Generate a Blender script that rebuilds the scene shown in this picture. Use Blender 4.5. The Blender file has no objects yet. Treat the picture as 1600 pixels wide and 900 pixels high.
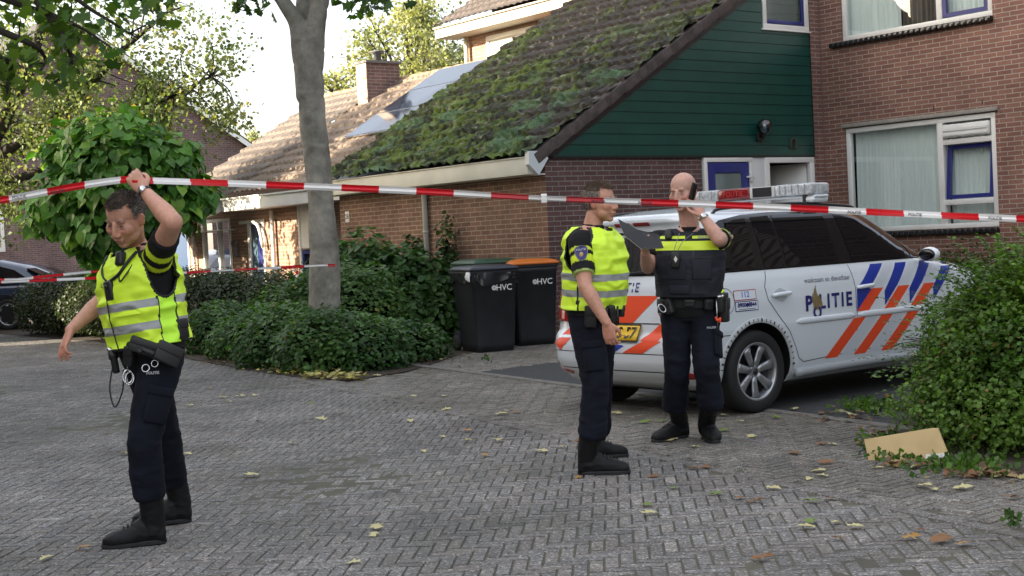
import bpy, bmesh, math, random
import numpy as np
from mathutils import Vector, Matrix, Euler
R = math.radians
random.seed(7); RNG = np.random.default_rng(7)
SC = bpy.context.scene
COL = SC.collection

# ------------------------------------------------------------------ camera, sky, sun, exposure
EYE = 1.43; FPX = 2190.0
_p, _r = R(2.01), R(2.90)
FWD = Vector((0, math.cos(_p), -math.sin(_p)))
_U0 = Vector((0, math.sin(_p), math.cos(_p)))
RGT = Vector((1, 0, 0)) * math.cos(_r) - _U0 * math.sin(_r)
UPV = Vector((1, 0, 0)) * math.sin(_r) + _U0 * math.cos(_r)
cam_d = bpy.data.cameras.new('camera'); cam = bpy.data.objects.new('camera', cam_d); COL.objects.link(cam)
cam_d.sensor_width = 36; cam_d.lens = 36 * FPX / 1600; cam_d.clip_end = 3000; cam_d.clip_start = .05
m3 = Matrix((RGT, UPV, -FWD)).transposed()
cam.matrix_world = Matrix.Translation((0, 0, EYE)) @ m3.to_4x4()
SC.camera = cam

SUN_DIR = Vector((-1.0, -0.26, 0.40)).normalized()        # towards the sun, low on the left
sun_el = math.asin(SUN_DIR.z); sun_az = math.atan2(SUN_DIR.x, SUN_DIR.y)
w = bpy.data.worlds.new('World'); SC.world = w; w.use_nodes = True
nt = w.node_tree; bg = nt.nodes['Background']
sk = nt.nodes.new('ShaderNodeTexSky'); sk.sky_type = 'NISHITA'; sk.sun_disc = False
sk.sun_elevation = sun_el; sk.sun_rotation = sun_az; sk.air_density = 1.0; sk.dust_density = 5.0; sk.ozone_density = 1.0
wm = nt.nodes.new('ShaderNodeMix'); wm.data_type = 'RGBA'; wm.inputs['Factor'].default_value = .45      # thin bright cloud over the blue
wm.inputs['B'].default_value = (2.75, 2.62, 2.42, 1); nt.links.new(sk.outputs[0], wm.inputs['A'])
nt.links.new(wm.outputs['Result'], bg.inputs[0]); bg.inputs[1].default_value = 0.15
sl = bpy.data.lights.new('sun', 'SUN'); sl.energy = 4.0; sl.angle = R(.6); sl.color = (1, .86, .68)
so = bpy.data.objects.new('sun', sl); COL.objects.link(so)
so.rotation_euler = SUN_DIR.to_track_quat('Z', 'Y').to_euler()
SC.view_settings.view_transform = 'Standard'; SC.view_settings.look = 'None'
SC.view_settings.exposure = 2.08; SC.view_settings.gamma = 1.0
SC.render.engine = 'CYCLES'

# ------------------------------------------------------------------ helpers
def ray(px, py):
    return (FWD * FPX + RGT * (px - 800) - UPV * (py - 450)).normalized()
def at(px, py, Y):
    d = ray(px, py); return Vector((0, 0, EYE)) + d * (Y / d.y)
def gnd(px, py, z=0.):
    d = ray(px, py); return Vector((0, 0, EYE)) + d * ((z - EYE) / d.z)

HA = R(38.006)                                             # the row of houses stands turned by this angle
HC = Vector((.533, 19.181, 0))
E2 = Vector((math.cos(HA), math.sin(HA), 0)); E1 = Vector((-math.sin(HA), math.cos(HA), 0))
def hp(b, a, z=0.): return HC + E2 * b + E1 * a + Vector((0, 0, z))

def setup(o, label=None, cat=None, group=None, kind=None):
    if label: o['label'] = label
    if cat: o['category'] = cat
    if group: o['group'] = group
    if kind: o['kind'] = kind
    return o
def thing(name, label, cat, loc=(0, 0, 0), rz=0., group=None, kind=None):
    o = bpy.data.objects.new(name, None); COL.objects.link(o); o.empty_display_size = .1
    o.location = loc; o.rotation_euler = (0, 0, rz)
    return setup(o, label, cat, group, kind)
def hthing(name, label, cat, b=0, a=0, z=0, group=None):
    return thing(name, label, cat, hp(b, a, z), HA, group)

# numpy value noise
def _h(i, j, k):
    n = (i * 374761393 + j * 668265263 + k * 2147483647 + 1013904223) & 0xffffffff
    n = ((n ^ (n >> 13)) * 1274126177) & 0xffffffff
    n = (n ^ (n >> 16)) & 0xffffffff
    return n / 4294967295.0
def vn(P, s=1.0, seed=0):
    P = np.asarray(P, float) * s + seed * 17.31 + 500
    I = np.floor(P).astype(np.int64); Fr = P - I; Fr = Fr * Fr * (3 - 2 * Fr)
    out = 0
    for dx in (0, 1):
        for dy in (0, 1):
            for dz in (0, 1):
                wt = (Fr[..., 0] if dx else 1 - Fr[..., 0]) * (Fr[..., 1] if dy else 1 - Fr[..., 1]) * (Fr[..., 2] if dz else 1 - Fr[..., 2])
                out = out + wt * _h(I[..., 0] + dx, I[..., 1] + dy, I[..., 2] + dz)
    return out
def fbm(P, s=1.0, seed=0, o=3):
    r = 0; a = 1; t = 0
    for k in range(o):
        r = r + a * vn(P, s, seed + k); t += a; a *= .5; s *= 2.03
    return r / t

class MB:
    def __init__(s): s.v = []; s.f = []; s.m = []; s.sm = []
    def add(s, vs, fs, mi=0, sm=False):
        o = len(s.v); s.v += [tuple(x) for x in vs]
        for k, f in enumerate(fs):
            s.f.append(tuple(i + o for i in f)); s.m.append(mi if not isinstance(mi, (list, tuple)) else mi[k]); s.sm.append(sm)
        return s
    def box(s, c, d, mi=0, rot=None, bev=0.):
        x, y, z = d[0] / 2, d[1] / 2, d[2] / 2
        if bev <= 0:
            vs = [Vector((sx * x, sy * y, sz * z)) for sx in (-1, 1) for sy in (-1, 1) for sz in (-1, 1)]
            fs = [(0, 1, 3, 2), (4, 6, 7, 5), (0, 4, 5, 1), (2, 3, 7, 6), (0, 2, 6, 4), (1, 5, 7, 3)]
        else:
            b = min(bev, x * .9, y * .9, z * .9)
            bm = bmesh.new(); bmesh.ops.create_cube(bm, size=1)
            for v in bm.verts: v.co = Vector((v.co.x * 2 * x, v.co.y * 2 * y, v.co.z * 2 * z))
            bmesh.ops.bevel(bm, geom=bm.edges[:], offset=b, segments=2, profile=.5, affect='EDGES')
            bm.verts.index_update(); vs = [v.co.copy() for v in bm.verts]; fs = [tuple(v.index for v in f.verts) for f in bm.faces]; bm.free()
        if rot is not None:
            if not isinstance(rot, Matrix): rot = Euler(rot).to_matrix()
            vs = [rot @ v for v in vs]
        c = Vector(c); return s.add([v + c for v in vs], fs, mi, bev > 0)
    def b2(s, lo, hi, mi=0, bev=0.):
        lo = Vector(lo); hi = Vector(hi); return s.box((lo + hi) / 2, hi - lo, mi, None, bev)
    def prism(s, poly, d, mi=0):
        """poly: 3-D points of a planar face; d: extrusion vector"""
        n = len(poly); d = Vector(d); vs = [Vector(p) for p in poly] + [Vector(p) + d for p in poly]
        fs = [tuple(range(n))[::-1], tuple(range(n, 2 * n))] + [(i, (i + 1) % n, n + (i + 1) % n, n + i) for i in range(n)]
        return s.add(vs, fs, mi)
    def rings(s, rr, mi=0, cap=True, sm=True, closed=True):
        """rr: list of rings (lists of points, all the same length)"""
        n = len(rr[0]); vs = [p for r in rr for p in r]; fs = []; ms = []
        for k in range(len(rr) - 1):
            for i in range(n if closed else n - 1):
                j = (i + 1) % n; fs.append((k * n + i, k * n + j, (k + 1) * n + j, (k + 1) * n + i))
                ms.append(mi[k] if isinstance(mi, (list, tuple)) else mi)
        if cap:
            fs.append(tuple(range(n))[::-1]); ms.append(ms[0]); fs.append(tuple((len(rr) - 1) * n + i for i in range(n))); ms.append(ms[-2])
        return s.add(vs, fs, ms, sm)
    def tube(s, pts, rad, n=12, mi=0, sub=0, cap=True, flat=1.0, round_ends=False):
        pts = [Vector(p) for p in pts]
        if not isinstance(rad, (list, tuple)): rad = [rad] * len(pts)
        if sub: pts, rad = catmull(pts, rad, sub)
        if round_ends:
            d0 = (pts[0] - pts[1]).normalized(); d1 = (pts[-1] - pts[-2]).normalized(); r0, r1 = rad[0], rad[-1]
            pre = [(pts[0] + d0 * r0 * math.sin(t), r0 * math.cos(t)) for t in (1.45, 1.1, .7, .35)]
            post = [(pts[-1] + d1 * r1 * math.sin(t), r1 * math.cos(t)) for t in (.35, .7, 1.1, 1.45)]
            pts = [p for p, _ in pre] + pts + [p for p, _ in post]; rad = [q for _, q in pre] + list(rad) + [q for _, q in post]
        rr = []; up = None
        for i, p in enumerate(pts):
            t = (pts[min(i + 1, len(pts) - 1)] - pts[max(i - 1, 0)])
            t = t.normalized() if t.length > 1e-9 else Vector((0, 0, 1))
            if up is None: up = Vector((0, 0, 1)) if abs(t.z) < .9 else Vector((0, 1, 0))
            u = t.cross(up); u = u.normalized() if u.length > 1e-6 else Vector((1, 0, 0)); v = u.cross(t).normalized(); up = v
            rr.append([p + u * (math.cos(a) * rad[i]) + v * (math.sin(a) * rad[i] * flat) for a in [2 * math.pi * k / n for k in range(n)]])
        return s.rings(rr, mi, cap)
    def ell(s, c, r, mi=0, rot=None, n=20, m=12):
        c = Vector(c); rr = []
        for k in range(m + 1):
            t = -math.pi / 2 + math.pi * (k + .02) / (m + .04); ring = []
            for i in range(n):
                a = 2 * math.pi * i / n; p = Vector((r[0] * math.cos(t) * math.cos(a), r[1] * math.cos(t) * math.sin(a), r[2] * math.sin(t)))
                if rot is not None: p = rot @ p
                ring.append(c + p)
            rr.append(ring)
        return s.rings(rr, mi)
    def lathe(s, prof, c=(0, 0, 0), axis='Z', n=32, mi=0, sm=True):
        """prof: (radius, height) pairs round the axis through c"""
        rr = []; c = Vector(c)
        for r, h in prof:
            ring = []
            for i in range(n):
                a = 2 * math.pi * i / n; x, y = r * math.cos(a), r * math.sin(a)
                ring.append(c + (Vector((x, y, h)) if axis == 'Z' else Vector((x, h, y)) if axis == 'Y' else Vector((h, x, y))))
            rr.append(ring)
        return s.rings(rr, mi, False, sm)
    def torus(s, c, R0, r, rot=None, n=28, m=8, mi=0, sx=1.):
        vs = []; fs = []
        for i in range(n):
            a = 2 * math.pi * i / n
            for j in range(m):
                b = 2 * math.pi * j / m; p = Vector(((R0 + r * math.cos(b)) * math.cos(a) * sx, (R0 + r * math.cos(b)) * math.sin(a), r * math.sin(b)))
                if rot is not None: p = rot @ p
                vs.append(Vector(c) + p)
                fs.append((i * m + j, ((i + 1) % n) * m + j, ((i + 1) % n) * m + (j + 1) % m, i * m + (j + 1) % m))
        return s.add(vs, fs, mi, True)
    def xf(s, M):
        s.v = [tuple(M @ Vector(p)) for p in s.v]; return s
    def mesh(s, name, mats):
        me = bpy.data.meshes.new(name); me.from_pydata(s.v, [], s.f)
        for m in (mats if isinstance(mats, (list, tuple)) else [mats]): me.materials.append(m)
        me.polygons.foreach_set('material_index', s.m); me.polygons.foreach_set('use_smooth', s.sm); me.update()
        return me
    def build(s, name, mats, parent=None, fix=True):
        me = s.mesh(name, mats)
        if fix:
            bm = bmesh.new(); bm.from_mesh(me); bmesh.ops.recalc_face_normals(bm, faces=bm.faces[:]); bm.to_mesh(me); bm.free()
        o = bpy.data.objects.new(name, me); COL.objects.link(o); o.parent = parent
        return o
def catmull(pts, rad, sub):
    P = [pts[0] * 2 - pts[1]] + pts + [pts[-1] * 2 - pts[-2]]; Q = [rad[0]] + list(rad) + [rad[-1]]; op = []; orr = []
    for i in range(1, len(P) - 2):
        for k in range(sub):
            t = k / sub; t2 = t * t; t3 = t2 * t
            op.append(.5 * ((2 * P[i]) + (P[i + 1] - P[i - 1]) * t + (2 * P[i - 1] - 5 * P[i] + 4 * P[i + 1] - P[i + 2]) * t2 + (3 * P[i] - P[i - 1] - 3 * P[i + 1] + P[i + 2]) * t3))
            orr.append(Q[i] * (1 - t) + Q[i + 1] * t)
    op.append(pts[-1]); orr.append(rad[-1]); return op, orr

def mesh_obj(name, me, parent=None):
    o = bpy.data.objects.new(name, me); COL.objects.link(o); o.parent = parent; return o
def shade(me, on=True): me.polygons.foreach_set('use_smooth', [on] * len(me.polygons)); me.update()
def get_co(me):
    a = np.empty(len(me.vertices) * 3); me.vertices.foreach_get('co', a); return a.reshape(-1, 3)
def get_no(me):
    a = np.empty(len(me.vertices) * 3); me.vertices.foreach_get('normal', a); return a.reshape(-1, 3)
def set_co(me, a): me.vertices.foreach_set('co', np.asarray(a, float).ravel()); me.update()
def vcol(me, cols, name='Col'):
    ca = me.color_attributes.new(name, 'FLOAT_COLOR', 'POINT')
    c = np.ones((len(me.vertices), 4)); c[:, :3] = cols; ca.data.foreach_set('color', c.ravel())
def baked(o):
    dg = bpy.context.evaluated_depsgraph_get(); dg.update()
    me = bpy.data.meshes.new_from_object(o.evaluated_get(dg)); return me
def remesh(mb, voxel, smooth=4, mats=None):
    me = mb.mesh('tmp', [])
    o = bpy.data.objects.new('tmp', me); COL.objects.link(o)
    m = o.modifiers.new('r', 'REMESH'); m.mode = 'VOXEL'; m.voxel_size = voxel; m.adaptivity = 0
    if smooth: s = o.modifiers.new('s', 'SMOOTH'); s.factor = .5; s.iterations = smooth
    r = baked(o); bpy.data.objects.remove(o); bpy.data.meshes.remove(me)
    r.materials.clear()
    for x in (mats if isinstance(mats, (list, tuple)) else [mats]): r.materials.append(x)
    shade(r); return r
def quads_mesh(name, V, F, mats, cols=None, smooth=False):
    """V (n,3), F (m,4) numpy"""
    me = bpy.data.meshes.new(name); me.vertices.add(len(V)); me.vertices.foreach_set('co', np.asarray(V, np.float32).ravel())
    k = F.shape[1]; me.loops.add(F.size); me.loops.foreach_set('vertex_index', F.astype(np.int32).ravel()); me.polygons.add(len(F))
    me.polygons.foreach_set('loop_start', np.arange(0, F.size, k, dtype=np.int32)); me.polygons.foreach_set('loop_total', np.full(len(F), k, np.int32))
    me.polygons.foreach_set('use_smooth', [smooth] * len(F))
    for m in (mats if isinstance(mats, (list, tuple)) else [mats]): me.materials.append(m)
    me.update(calc_edges=True); me.validate()
    if cols is not None: vcol(me, cols)
    return me

# ------------------------------------------------------------------ materials
def mat(name, col, rough=.6, metal=0., spec=.5, noise=0., nscale=20., bump=0., bscale=None, coat=0., attr=None, coord='Object', sheen=0., emit=None, ndetail=3., bdist=.01):
    m = bpy.data.materials.new(name); m.use_nodes = True; t = m.node_tree; N = t.nodes; L = t.links; P = N['Principled BSDF']
    P.inputs['Base Color'].default_value = (*col, 1); P.inputs['Roughness'].default_value = rough; P.inputs['Metallic'].default_value = metal
    P.inputs['Specular IOR Level'].default_value = spec; P.inputs['Coat Weight'].default_value = coat; P.inputs['Coat Roughness'].default_value = .05
    P.inputs['Sheen Weight'].default_value = sheen
    if emit: P.inputs['Emission Color'].default_value = (*emit[0], 1); P.inputs['Emission Strength'].default_value = emit[1]
    tc = N.new('ShaderNodeTexCoord')
    src = None
    if attr:
        a = N.new('ShaderNodeAttribute'); a.attribute_name = attr; src = a.outputs['Color']; L.new(src, P.inputs['Base Color'])
    if noise:
        n = N.new('ShaderNodeTexNoise'); n.inputs['Scale'].default_value = nscale; n.inputs['Detail'].default_value = ndetail; L.new(tc.outputs[coord], n.inputs['Vector'])
        mr = N.new('ShaderNodeMapRange'); mr.inputs['From Min'].default_value = .3; mr.inputs['From Max'].default_value = .7; mr.inputs['To Min'].default_value = 1 - noise; mr.inputs['To Max'].default_value = 1 + noise
        L.new(n.outputs['Fac'], mr.inputs['Value'])
        mx = N.new('ShaderNodeVectorMath'); mx.operation = 'SCALE'
        if src: L.new(src, mx.inputs[0])
        else: mx.inputs[0].default_value = col
        L.new(mr.outputs[0], mx.inputs['Scale']); L.new(mx.outputs[0], P.inputs['Base Color'])
    if bump:
        n2 = N.new('ShaderNodeTexNoise'); n2.inputs['Scale'].default_value = bscale or nscale; n2.inputs['Detail'].default_value = 4; L.new(tc.outputs[coord], n2.inputs['Vector'])
        b = N.new('ShaderNodeBump'); b.inputs['Strength'].default_value = bump; b.inputs['Distance'].default_value = bdist; L.new(n2.outputs['Fac'], b.inputs['Height']); L.new(b.outputs[0], P.inputs['Normal'])
    return m
def leaf_mat(name, trans=.35, rough=.45, tint=(1.3, 1.5, .5)):
    m = bpy.data.materials.new(name); m.use_nodes = True; t = m.node_tree; N = t.nodes; L = t.links; P = N['Principled BSDF']; out = N['Material Output']
    a = N.new('ShaderNodeAttribute'); a.attribute_name = 'Col'; L.new(a.outputs['Color'], P.inputs['Base Color']); P.inputs['Roughness'].default_value = rough; P.inputs['Specular IOR Level'].default_value = .4
    tr = N.new('ShaderNodeBsdfTranslucent'); v = N.new('ShaderNodeVectorMath'); v.operation = 'MULTIPLY'; v.inputs[1].default_value = tint
    L.new(a.outputs['Color'], v.inputs[0]); L.new(v.outputs[0], tr.inputs['Color'])
    mx = N.new('ShaderNodeMixShader'); mx.inputs[0].default_value = trans; L.new(P.outputs[0], mx.inputs[1]); L.new(tr.outputs[0], mx.inputs[2]); L.new(mx.outputs[0], out.inputs[0])
    return m
def brick_mat(name, c1, c2, mortar, axis='x', bw=.236, rh=.0685, ms=.0065, coord='Object', dark=.25):
    m = bpy.data.materials.new(name); m.use_nodes = True; t = m.node_tree; N = t.nodes; L = t.links; P = N['Principled BSDF']
    tc = N.new('ShaderNodeTexCoord'); sp = N.new('ShaderNodeSeparateXYZ'); cb = N.new('ShaderNodeCombineXYZ'); L.new(tc.outputs[coord], sp.inputs[0])
    L.new(sp.outputs[0 if axis == 'x' else 1], cb.inputs[0]); L.new(sp.outputs[2], cb.inputs[1])
    nz = N.new('ShaderNodeTexNoise'); nz.inputs['Scale'].default_value = 9; L.new(tc.outputs[coord], nz.inputs['Vector'])
    dv = N.new('ShaderNodeVectorMath'); dv.operation = 'SCALE'; dv.inputs['Scale'].default_value = .007
    L.new(nz.outputs['Color'], dv.inputs[0]); ad = N.new('ShaderNodeVectorMath'); L.new(cb.outputs[0], ad.inputs[0]); L.new(dv.outputs[0], ad.inputs[1])
    b = N.new('ShaderNodeTexBrick'); b.offset = .5; b.inputs['Scale'].default_value = 1; b.inputs['Brick Width'].default_value = bw; b.inputs['Row Height'].default_value = rh
    b.inputs['Mortar Size'].default_value = ms; b.inputs['Mortar Smooth'].default_value = .25; b.inputs['Bias'].default_value = 0
    b.inputs['Color1'].default_value = (*c1, 1); b.inputs['Color2'].default_value = (*c2, 1); b.inputs['Mortar'].default_value = (*mortar, 1); L.new(ad.outputs[0], b.inputs['Vector'])
    n2 = N.new('ShaderNodeTexNoise'); n2.inputs['Scale'].default_value = 1.3; n2.inputs['Detail'].default_value = 8; n2.inputs['Roughness'].default_value = .7; L.new(tc.outputs[coord], n2.inputs['Vector'])
    mr = N.new('ShaderNodeMapRange'); mr.inputs['From Min'].default_value = .35; mr.inputs['From Max'].default_value = .65; mr.inputs['To Min'].default_value = 1 - dark; mr.inputs['To Max'].default_value = 1 + dark; L.new(n2.outputs['Fac'], mr.inputs['Value'])
    sc = N.new('ShaderNodeVectorMath'); sc.operation = 'SCALE'; L.new(b.outputs['Color'], sc.inputs[0]); L.new(mr.outputs[0], sc.inputs['Scale']); L.new(sc.outputs[0], P.inputs['Base Color'])
    P.inputs['Roughness'].default_value = .85
    n3 = N.new('ShaderNodeTexNoise'); n3.inputs['Scale'].default_value = 120; L.new(tc.outputs[coord], n3.inputs['Vector'])
    mh = N.new('ShaderNodeMath'); mh.operation = 'MULTIPLY_ADD'; mh.inputs[1].default_value = -1; L.new(b.outputs['Fac'], mh.inputs[0])
    ms2 = N.new('ShaderNodeMath'); ms2.operation = 'MULTIPLY'; ms2.inputs[1].default_value = .3; L.new(n3.outputs['Fac'], ms2.inputs[0]); L.new(ms2.outputs[0], mh.inputs[2])
    bp = N.new('ShaderNodeBump'); bp.inputs['Strength'].default_value = .8; bp.inputs['Distance'].default_value = .006; L.new(mh.outputs[0], bp.inputs['Height']); L.new(bp.outputs[0], P.inputs['Normal'])
    return m

M = {}
M['white_frame'] = mat('white_frame', (.80, .80, .77), .4, noise=.05, nscale=3)
M['cream'] = mat('cream_paint', (.66, .66, .57), .5, noise=.08, nscale=2)
M['blue_frame'] = mat('blue_frame', (.022, .03, .19), .35)
M['black'] = mat('black_plastic', (.012, .012, .014), .42, noise=.2, nscale=8)
M['black_gloss'] = mat('black_gloss', (.008, .008, .009), .15)
M['metal'] = mat('bright_metal', (.6, .6, .6), .25, metal=1)
M['glass_dark'] = mat('window_glass', (.012, .014, .016), .03, spec=.6)
M['lead'] = mat('lead_flashing', (.12, .12, .13), .6)

def text_mesh(txt, size, bold=0., align='CENTER', sp=1.0):
    """flat letters in the local XY plane, as a mesh"""
    cu = bpy.data.curves.new('t', 'FONT'); cu.body = txt; cu.size = size; cu.align_x = align; cu.align_y = 'CENTER'; cu.offset = bold; cu.space_character = sp; cu.resolution_u = 3
    o = bpy.data.objects.new('t', cu); COL.objects.link(o); me = baked(o); bpy.data.objects.remove(o); bpy.data.curves.remove(cu); return me
def text_on(name, txt, size, Mx, material, parent, bold=0., align='CENTER', sp=1.0, fn=None):
    """letters laid on a surface: Mx maps (x right, y up, z out); fn maps a point onto a curved surface"""
    me = text_mesh(txt, size, bold, align, sp); co = get_co(me)
    out = []
    for p in co:
        q = Mx @ Vector(p); out.append(fn(q) if fn else q)
    if len(out): set_co(me, np.array([tuple(q) for q in out]))
    me.materials.clear(); me.materials.append(material); return mesh_obj(name, me, parent)
def frame(o, x, y, z):
    m = Matrix((x, y, z)).transposed().to_4x4(); return Matrix.Translation(o) @ m
# ------------------------------------------------------------------ ground and paving
def ground_mat(name, c1, c2, sc=3.):
    m = bpy.data.materials.new(name); m.use_nodes = True; t = m.node_tree; N = t.nodes; L = t.links; P = N['Principled BSDF']
    tc = N.new('ShaderNodeTexCoord'); n = N.new('ShaderNodeTexNoise'); n.inputs['Scale'].default_value = sc; n.inputs['Detail'].default_value = 10; n.inputs['Roughness'].default_value = .7
    L.new(tc.outputs['Object'], n.inputs['Vector']); cr = N.new('ShaderNodeValToRGB'); cr.color_ramp.elements[0].position = .35; cr.color_ramp.elements[1].position = .65
    cr.color_ramp.elements[0].color = (*c1, 1); cr.color_ramp.elements[1].color = (*c2, 1); L.new(n.outputs['Fac'], cr.inputs[0]); L.new(cr.outputs[0], P.inputs['Base Color']); P.inputs['Roughness'].default_value = .95
    b = N.new('ShaderNodeBump'); b.inputs['Strength'].default_value = .6; b.inputs['Distance'].default_value = .01; n3 = N.new('ShaderNodeTexNoise'); n3.inputs['Scale'].default_value = 90; n3.inputs['Detail'].default_value = 4
    L.new(tc.outputs['Object'], n3.inputs['Vector']); L.new(n3.outputs['Fac'], b.inputs['Height']); L.new(b.outputs[0], P.inputs['Normal'])
    return m
M['joint'] = ground_mat('joint_sand', (.070, .064, .052), (.11, .108, .07), 2.5)
M['soil'] = ground_mat('soil', (.020, .014, .009), (.06, .045, .03), 8)
M['asphalt'] = ground_mat('asphalt', (.030, .034, .036), (.05, .052, .052), 14)
M['kerb'] = ground_mat('kerb_concrete', (.12, .115, .10), (.20, .19, .17), 9)

def paver_mat():
    m = bpy.data.materials.new('concrete_pavers'); m.use_nodes = True; t = m.node_tree; N = t.nodes; L = t.links; P = N['Principled BSDF']
    a = N.new('ShaderNodeAttribute'); a.attribute_name = 'Col'; tc = N.new('ShaderNodeTexCoord')
    def vor(scale, lo, hi, a0, a1):
        v = N.new('ShaderNodeTexVoronoi'); v.inputs['Scale'].default_value = scale; L.new(tc.outputs['Object'], v.inputs['Vector'])
        sp = N.new('ShaderNodeSeparateColor'); L.new(v.outputs['Color'], sp.inputs[0])
        mr = N.new('ShaderNodeMapRange'); mr.inputs['From Min'].default_value = lo; mr.inputs['From Max'].default_value = hi; mr.inputs['To Min'].default_value = a0; mr.inputs['To Max'].default_value = a1; L.new(sp.outputs[0], mr.inputs['Value']); return mr.outputs[0]
    s1 = vor(150, 0, 1, .5, 1.4); s2 = vor(95, .82, .96, 0, 1.2)
    ad = N.new('ShaderNodeMath'); ad.operation = 'ADD'; L.new(s1, ad.inputs[0]); L.new(s2, ad.inputs[1])
    n = N.new('ShaderNodeTexNoise'); n.inputs['Scale'].default_value = .8; n.inputs['Detail'].default_value = 9; n.inputs['Roughness'].default_value = .65; L.new(tc.outputs['Object'], n.inputs['Vector'])
    mr = N.new('ShaderNodeMapRange'); mr.inputs['From Min'].default_value = .3; mr.inputs['From Max'].default_value = .7; mr.inputs['To Min'].default_value = .66; mr.inputs['To Max'].default_value = 1.26; L.new(n.outputs['Fac'], mr.inputs['Value'])
    mm = N.new('ShaderNodeMath'); mm.operation = 'MULTIPLY'; L.new(ad.outputs[0], mm.inputs[0]); L.new(mr.outputs[0], mm.inputs[1])
    sc = N.new('ShaderNodeVectorMath'); sc.operation = 'SCALE'; L.new(a.outputs['Color'], sc.inputs[0]); L.new(mm.outputs[0], sc.inputs['Scale'])
    # green-brown film where the paving stays damp
    n4 = N.new('ShaderNodeTexNoise'); n4.inputs['Scale'].default_value = .55; n4.inputs['Detail'].default_value = 7; L.new(tc.outputs['Object'], n4.inputs['Vector'])
    m4 = N.new('ShaderNodeMapRange'); m4.inputs['From Min'].default_value = .5; m4.inputs['From Max'].default_value = .72; m4.inputs['To Max'].default_value = .45; L.new(n4.outputs['Fac'], m4.inputs['Value'])
    mx = N.new('ShaderNodeMix'); mx.data_type = 'RGBA'; mx.inputs['B'].default_value = (.075, .073, .045, 1); L.new(m4.outputs[0], mx.inputs['Factor']); L.new(sc.outputs[0], mx.inputs['A']); L.new(mx.outputs['Result'], P.inputs['Base Color'])
    P.inputs['Roughness'].default_value = .88; P.inputs['Specular IOR Level'].default_value = .35
    b = N.new('ShaderNodeBump'); b.inputs['Strength'].default_value = .25; b.inputs['Distance'].default_value = .003; L.new(s1, b.inputs['Height']); L.new(b.outputs[0], P.inputs['Normal'])
    return m
M['paver'] = paver_mat()

g = MB(); g.add([(-400, -300, -.0060), (400, -300, -.0060), (400, 900, -.0060), (-400, 900, -.0060)], [(0, 1, 2, 3)])
setup(g.build('ground', M['joint']), kind='structure')

# the strip of pavers that separates the road from the forecourt
LA, LB = gnd(380, 575), gnd(1600, 838)
LD = (LB - LA).normalized(); LN = Vector((-LD.y, LD.x, 0))      # LN points away from the camera, to the houses
def side_of(x, y): return (x - LA.x) * LN.x + (y - LA.y) * LN.y
def visible(x, y, mg=.35):
    d = Vector((x, y, 0)) - Vector((0, 0, EYE)); f = d.dot(FWD)
    if f < 1: return False
    px = 800 + FPX * d.dot(RGT) / f; py = 450 - FPX * d.dot(UPV) / f
    return -60 - 900 * mg < px < 1660 + 900 * mg and 400 < py < 1150
ASP = [hp(-3.207, -2.5), hp(5.2, -2.5), hp(5.2, -8.9), hp(-4.236, -8.9)]  # dark parking bay
KA, KB = hp(-2.95, -.9), hp(-4.30, -9.3)
KD = (KB - KA).normalized(); KN = Vector((-KD.y, KD.x, 0))
if KN.dot(E2) < 0: KN = -KN
def in_bay(x, y):
    s = (x - KA.x) * KN.x + (y - KA.y) * KN.y
    a = (Vector((x, y, 0)) - HC).dot(E1); b = (Vector((x, y, 0)) - HC).dot(E2)
    return s > -.06 and -8.92 < a < -2.48 and b < 5.22
def pave(inside, org, ang, z=0., tone=(.168, .158, .146)):
    ca, sa = math.cos(ang), math.sin(ang); L_, W_ = .201, .067; V = []; F = []; C_ = []
    n = int(34 / W_)
    for i in range(-n // 2 - 60, n):
        for j in range(-n, n):
            # herringbone: every diagonal line of cells carries one L-shaped pair
            k = (i - j) % 6
            if k == 0: x0, y0, lx, ly = i * W_, j * W_, L_, W_
            elif k == 5: x0, y0, lx, ly = i * W_, j * W_, W_, L_
            else: continue
            cx, cy = x0 + lx / 2, y0 + ly / 2; X = org[0] + cx * ca - cy * sa; Y = org[1] + cx * sa + cy * ca
            if Y < 3.6 or Y > 33 or not inside(X, Y) or not visible(X, Y): continue
            gx = .0016 + random.random() * .0016; hx, hy = lx / 2 - gx, ly / 2 - gx; be = .004
            tz = z + random.uniform(-.0018, .0018) + .006 * math.sin(X * 1.3) * math.sin(Y * .9); tx = random.uniform(-.012, .012); ty = random.uniform(-.012, .012); dr = random.uniform(-.012, .012)
            o = len(V)
            for (qx, qy, qz) in ((-hx, -hy, -.014), (hx, -hy, -.014), (hx, hy, -.014), (-hx, hy, -.014), (-hx + be, -hy + be, 0), (hx - be, -hy + be, 0), (hx - be, hy - be, 0), (-hx + be, hy - be, 0)):
                ux = cx + qx - qy * dr; uy = cy + qy + qx * dr
                V.append((org[0] + ux * ca - uy * sa, org[1] + ux * sa + uy * ca, tz + qz + qx * tx + qy * ty))
            F += [(o + 4, o + 5, o + 6, o + 7), (o, o + 1, o + 5, o + 4), (o + 1, o + 2, o + 6, o + 5), (o + 2, o + 3, o + 7, o + 6), (o + 3, o, o + 4, o + 7)]
            t = random.gauss(1, .10); q = random.uniform(-.03, .03)
            if random.random() < .012: t *= 1.35
            c = (tone[0] * t * (1 + q), tone[1] * t, tone[2] * t * (1 - q)); C_ += [c] * 8
    return quads_mesh('pavers', np.array(V), np.array(F), M['paver'], np.array(C_))
road_ang = -R(4.2)
BED = None
def in_road(x, y): return side_of(x, y) < -.045
def in_court(x, y): return side_of(x, y) > .045 and not in_bay(x, y)
setup(mesh_obj('road', pave(in_road, (0, 6), road_ang)), kind='structure')
setup(mesh_obj('forecourt', pave(in_court, (HC.x, HC.y), HA + R(45) * 0 + R(1.5), tone=(.170, .157, .138))), kind='structure')
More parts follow.
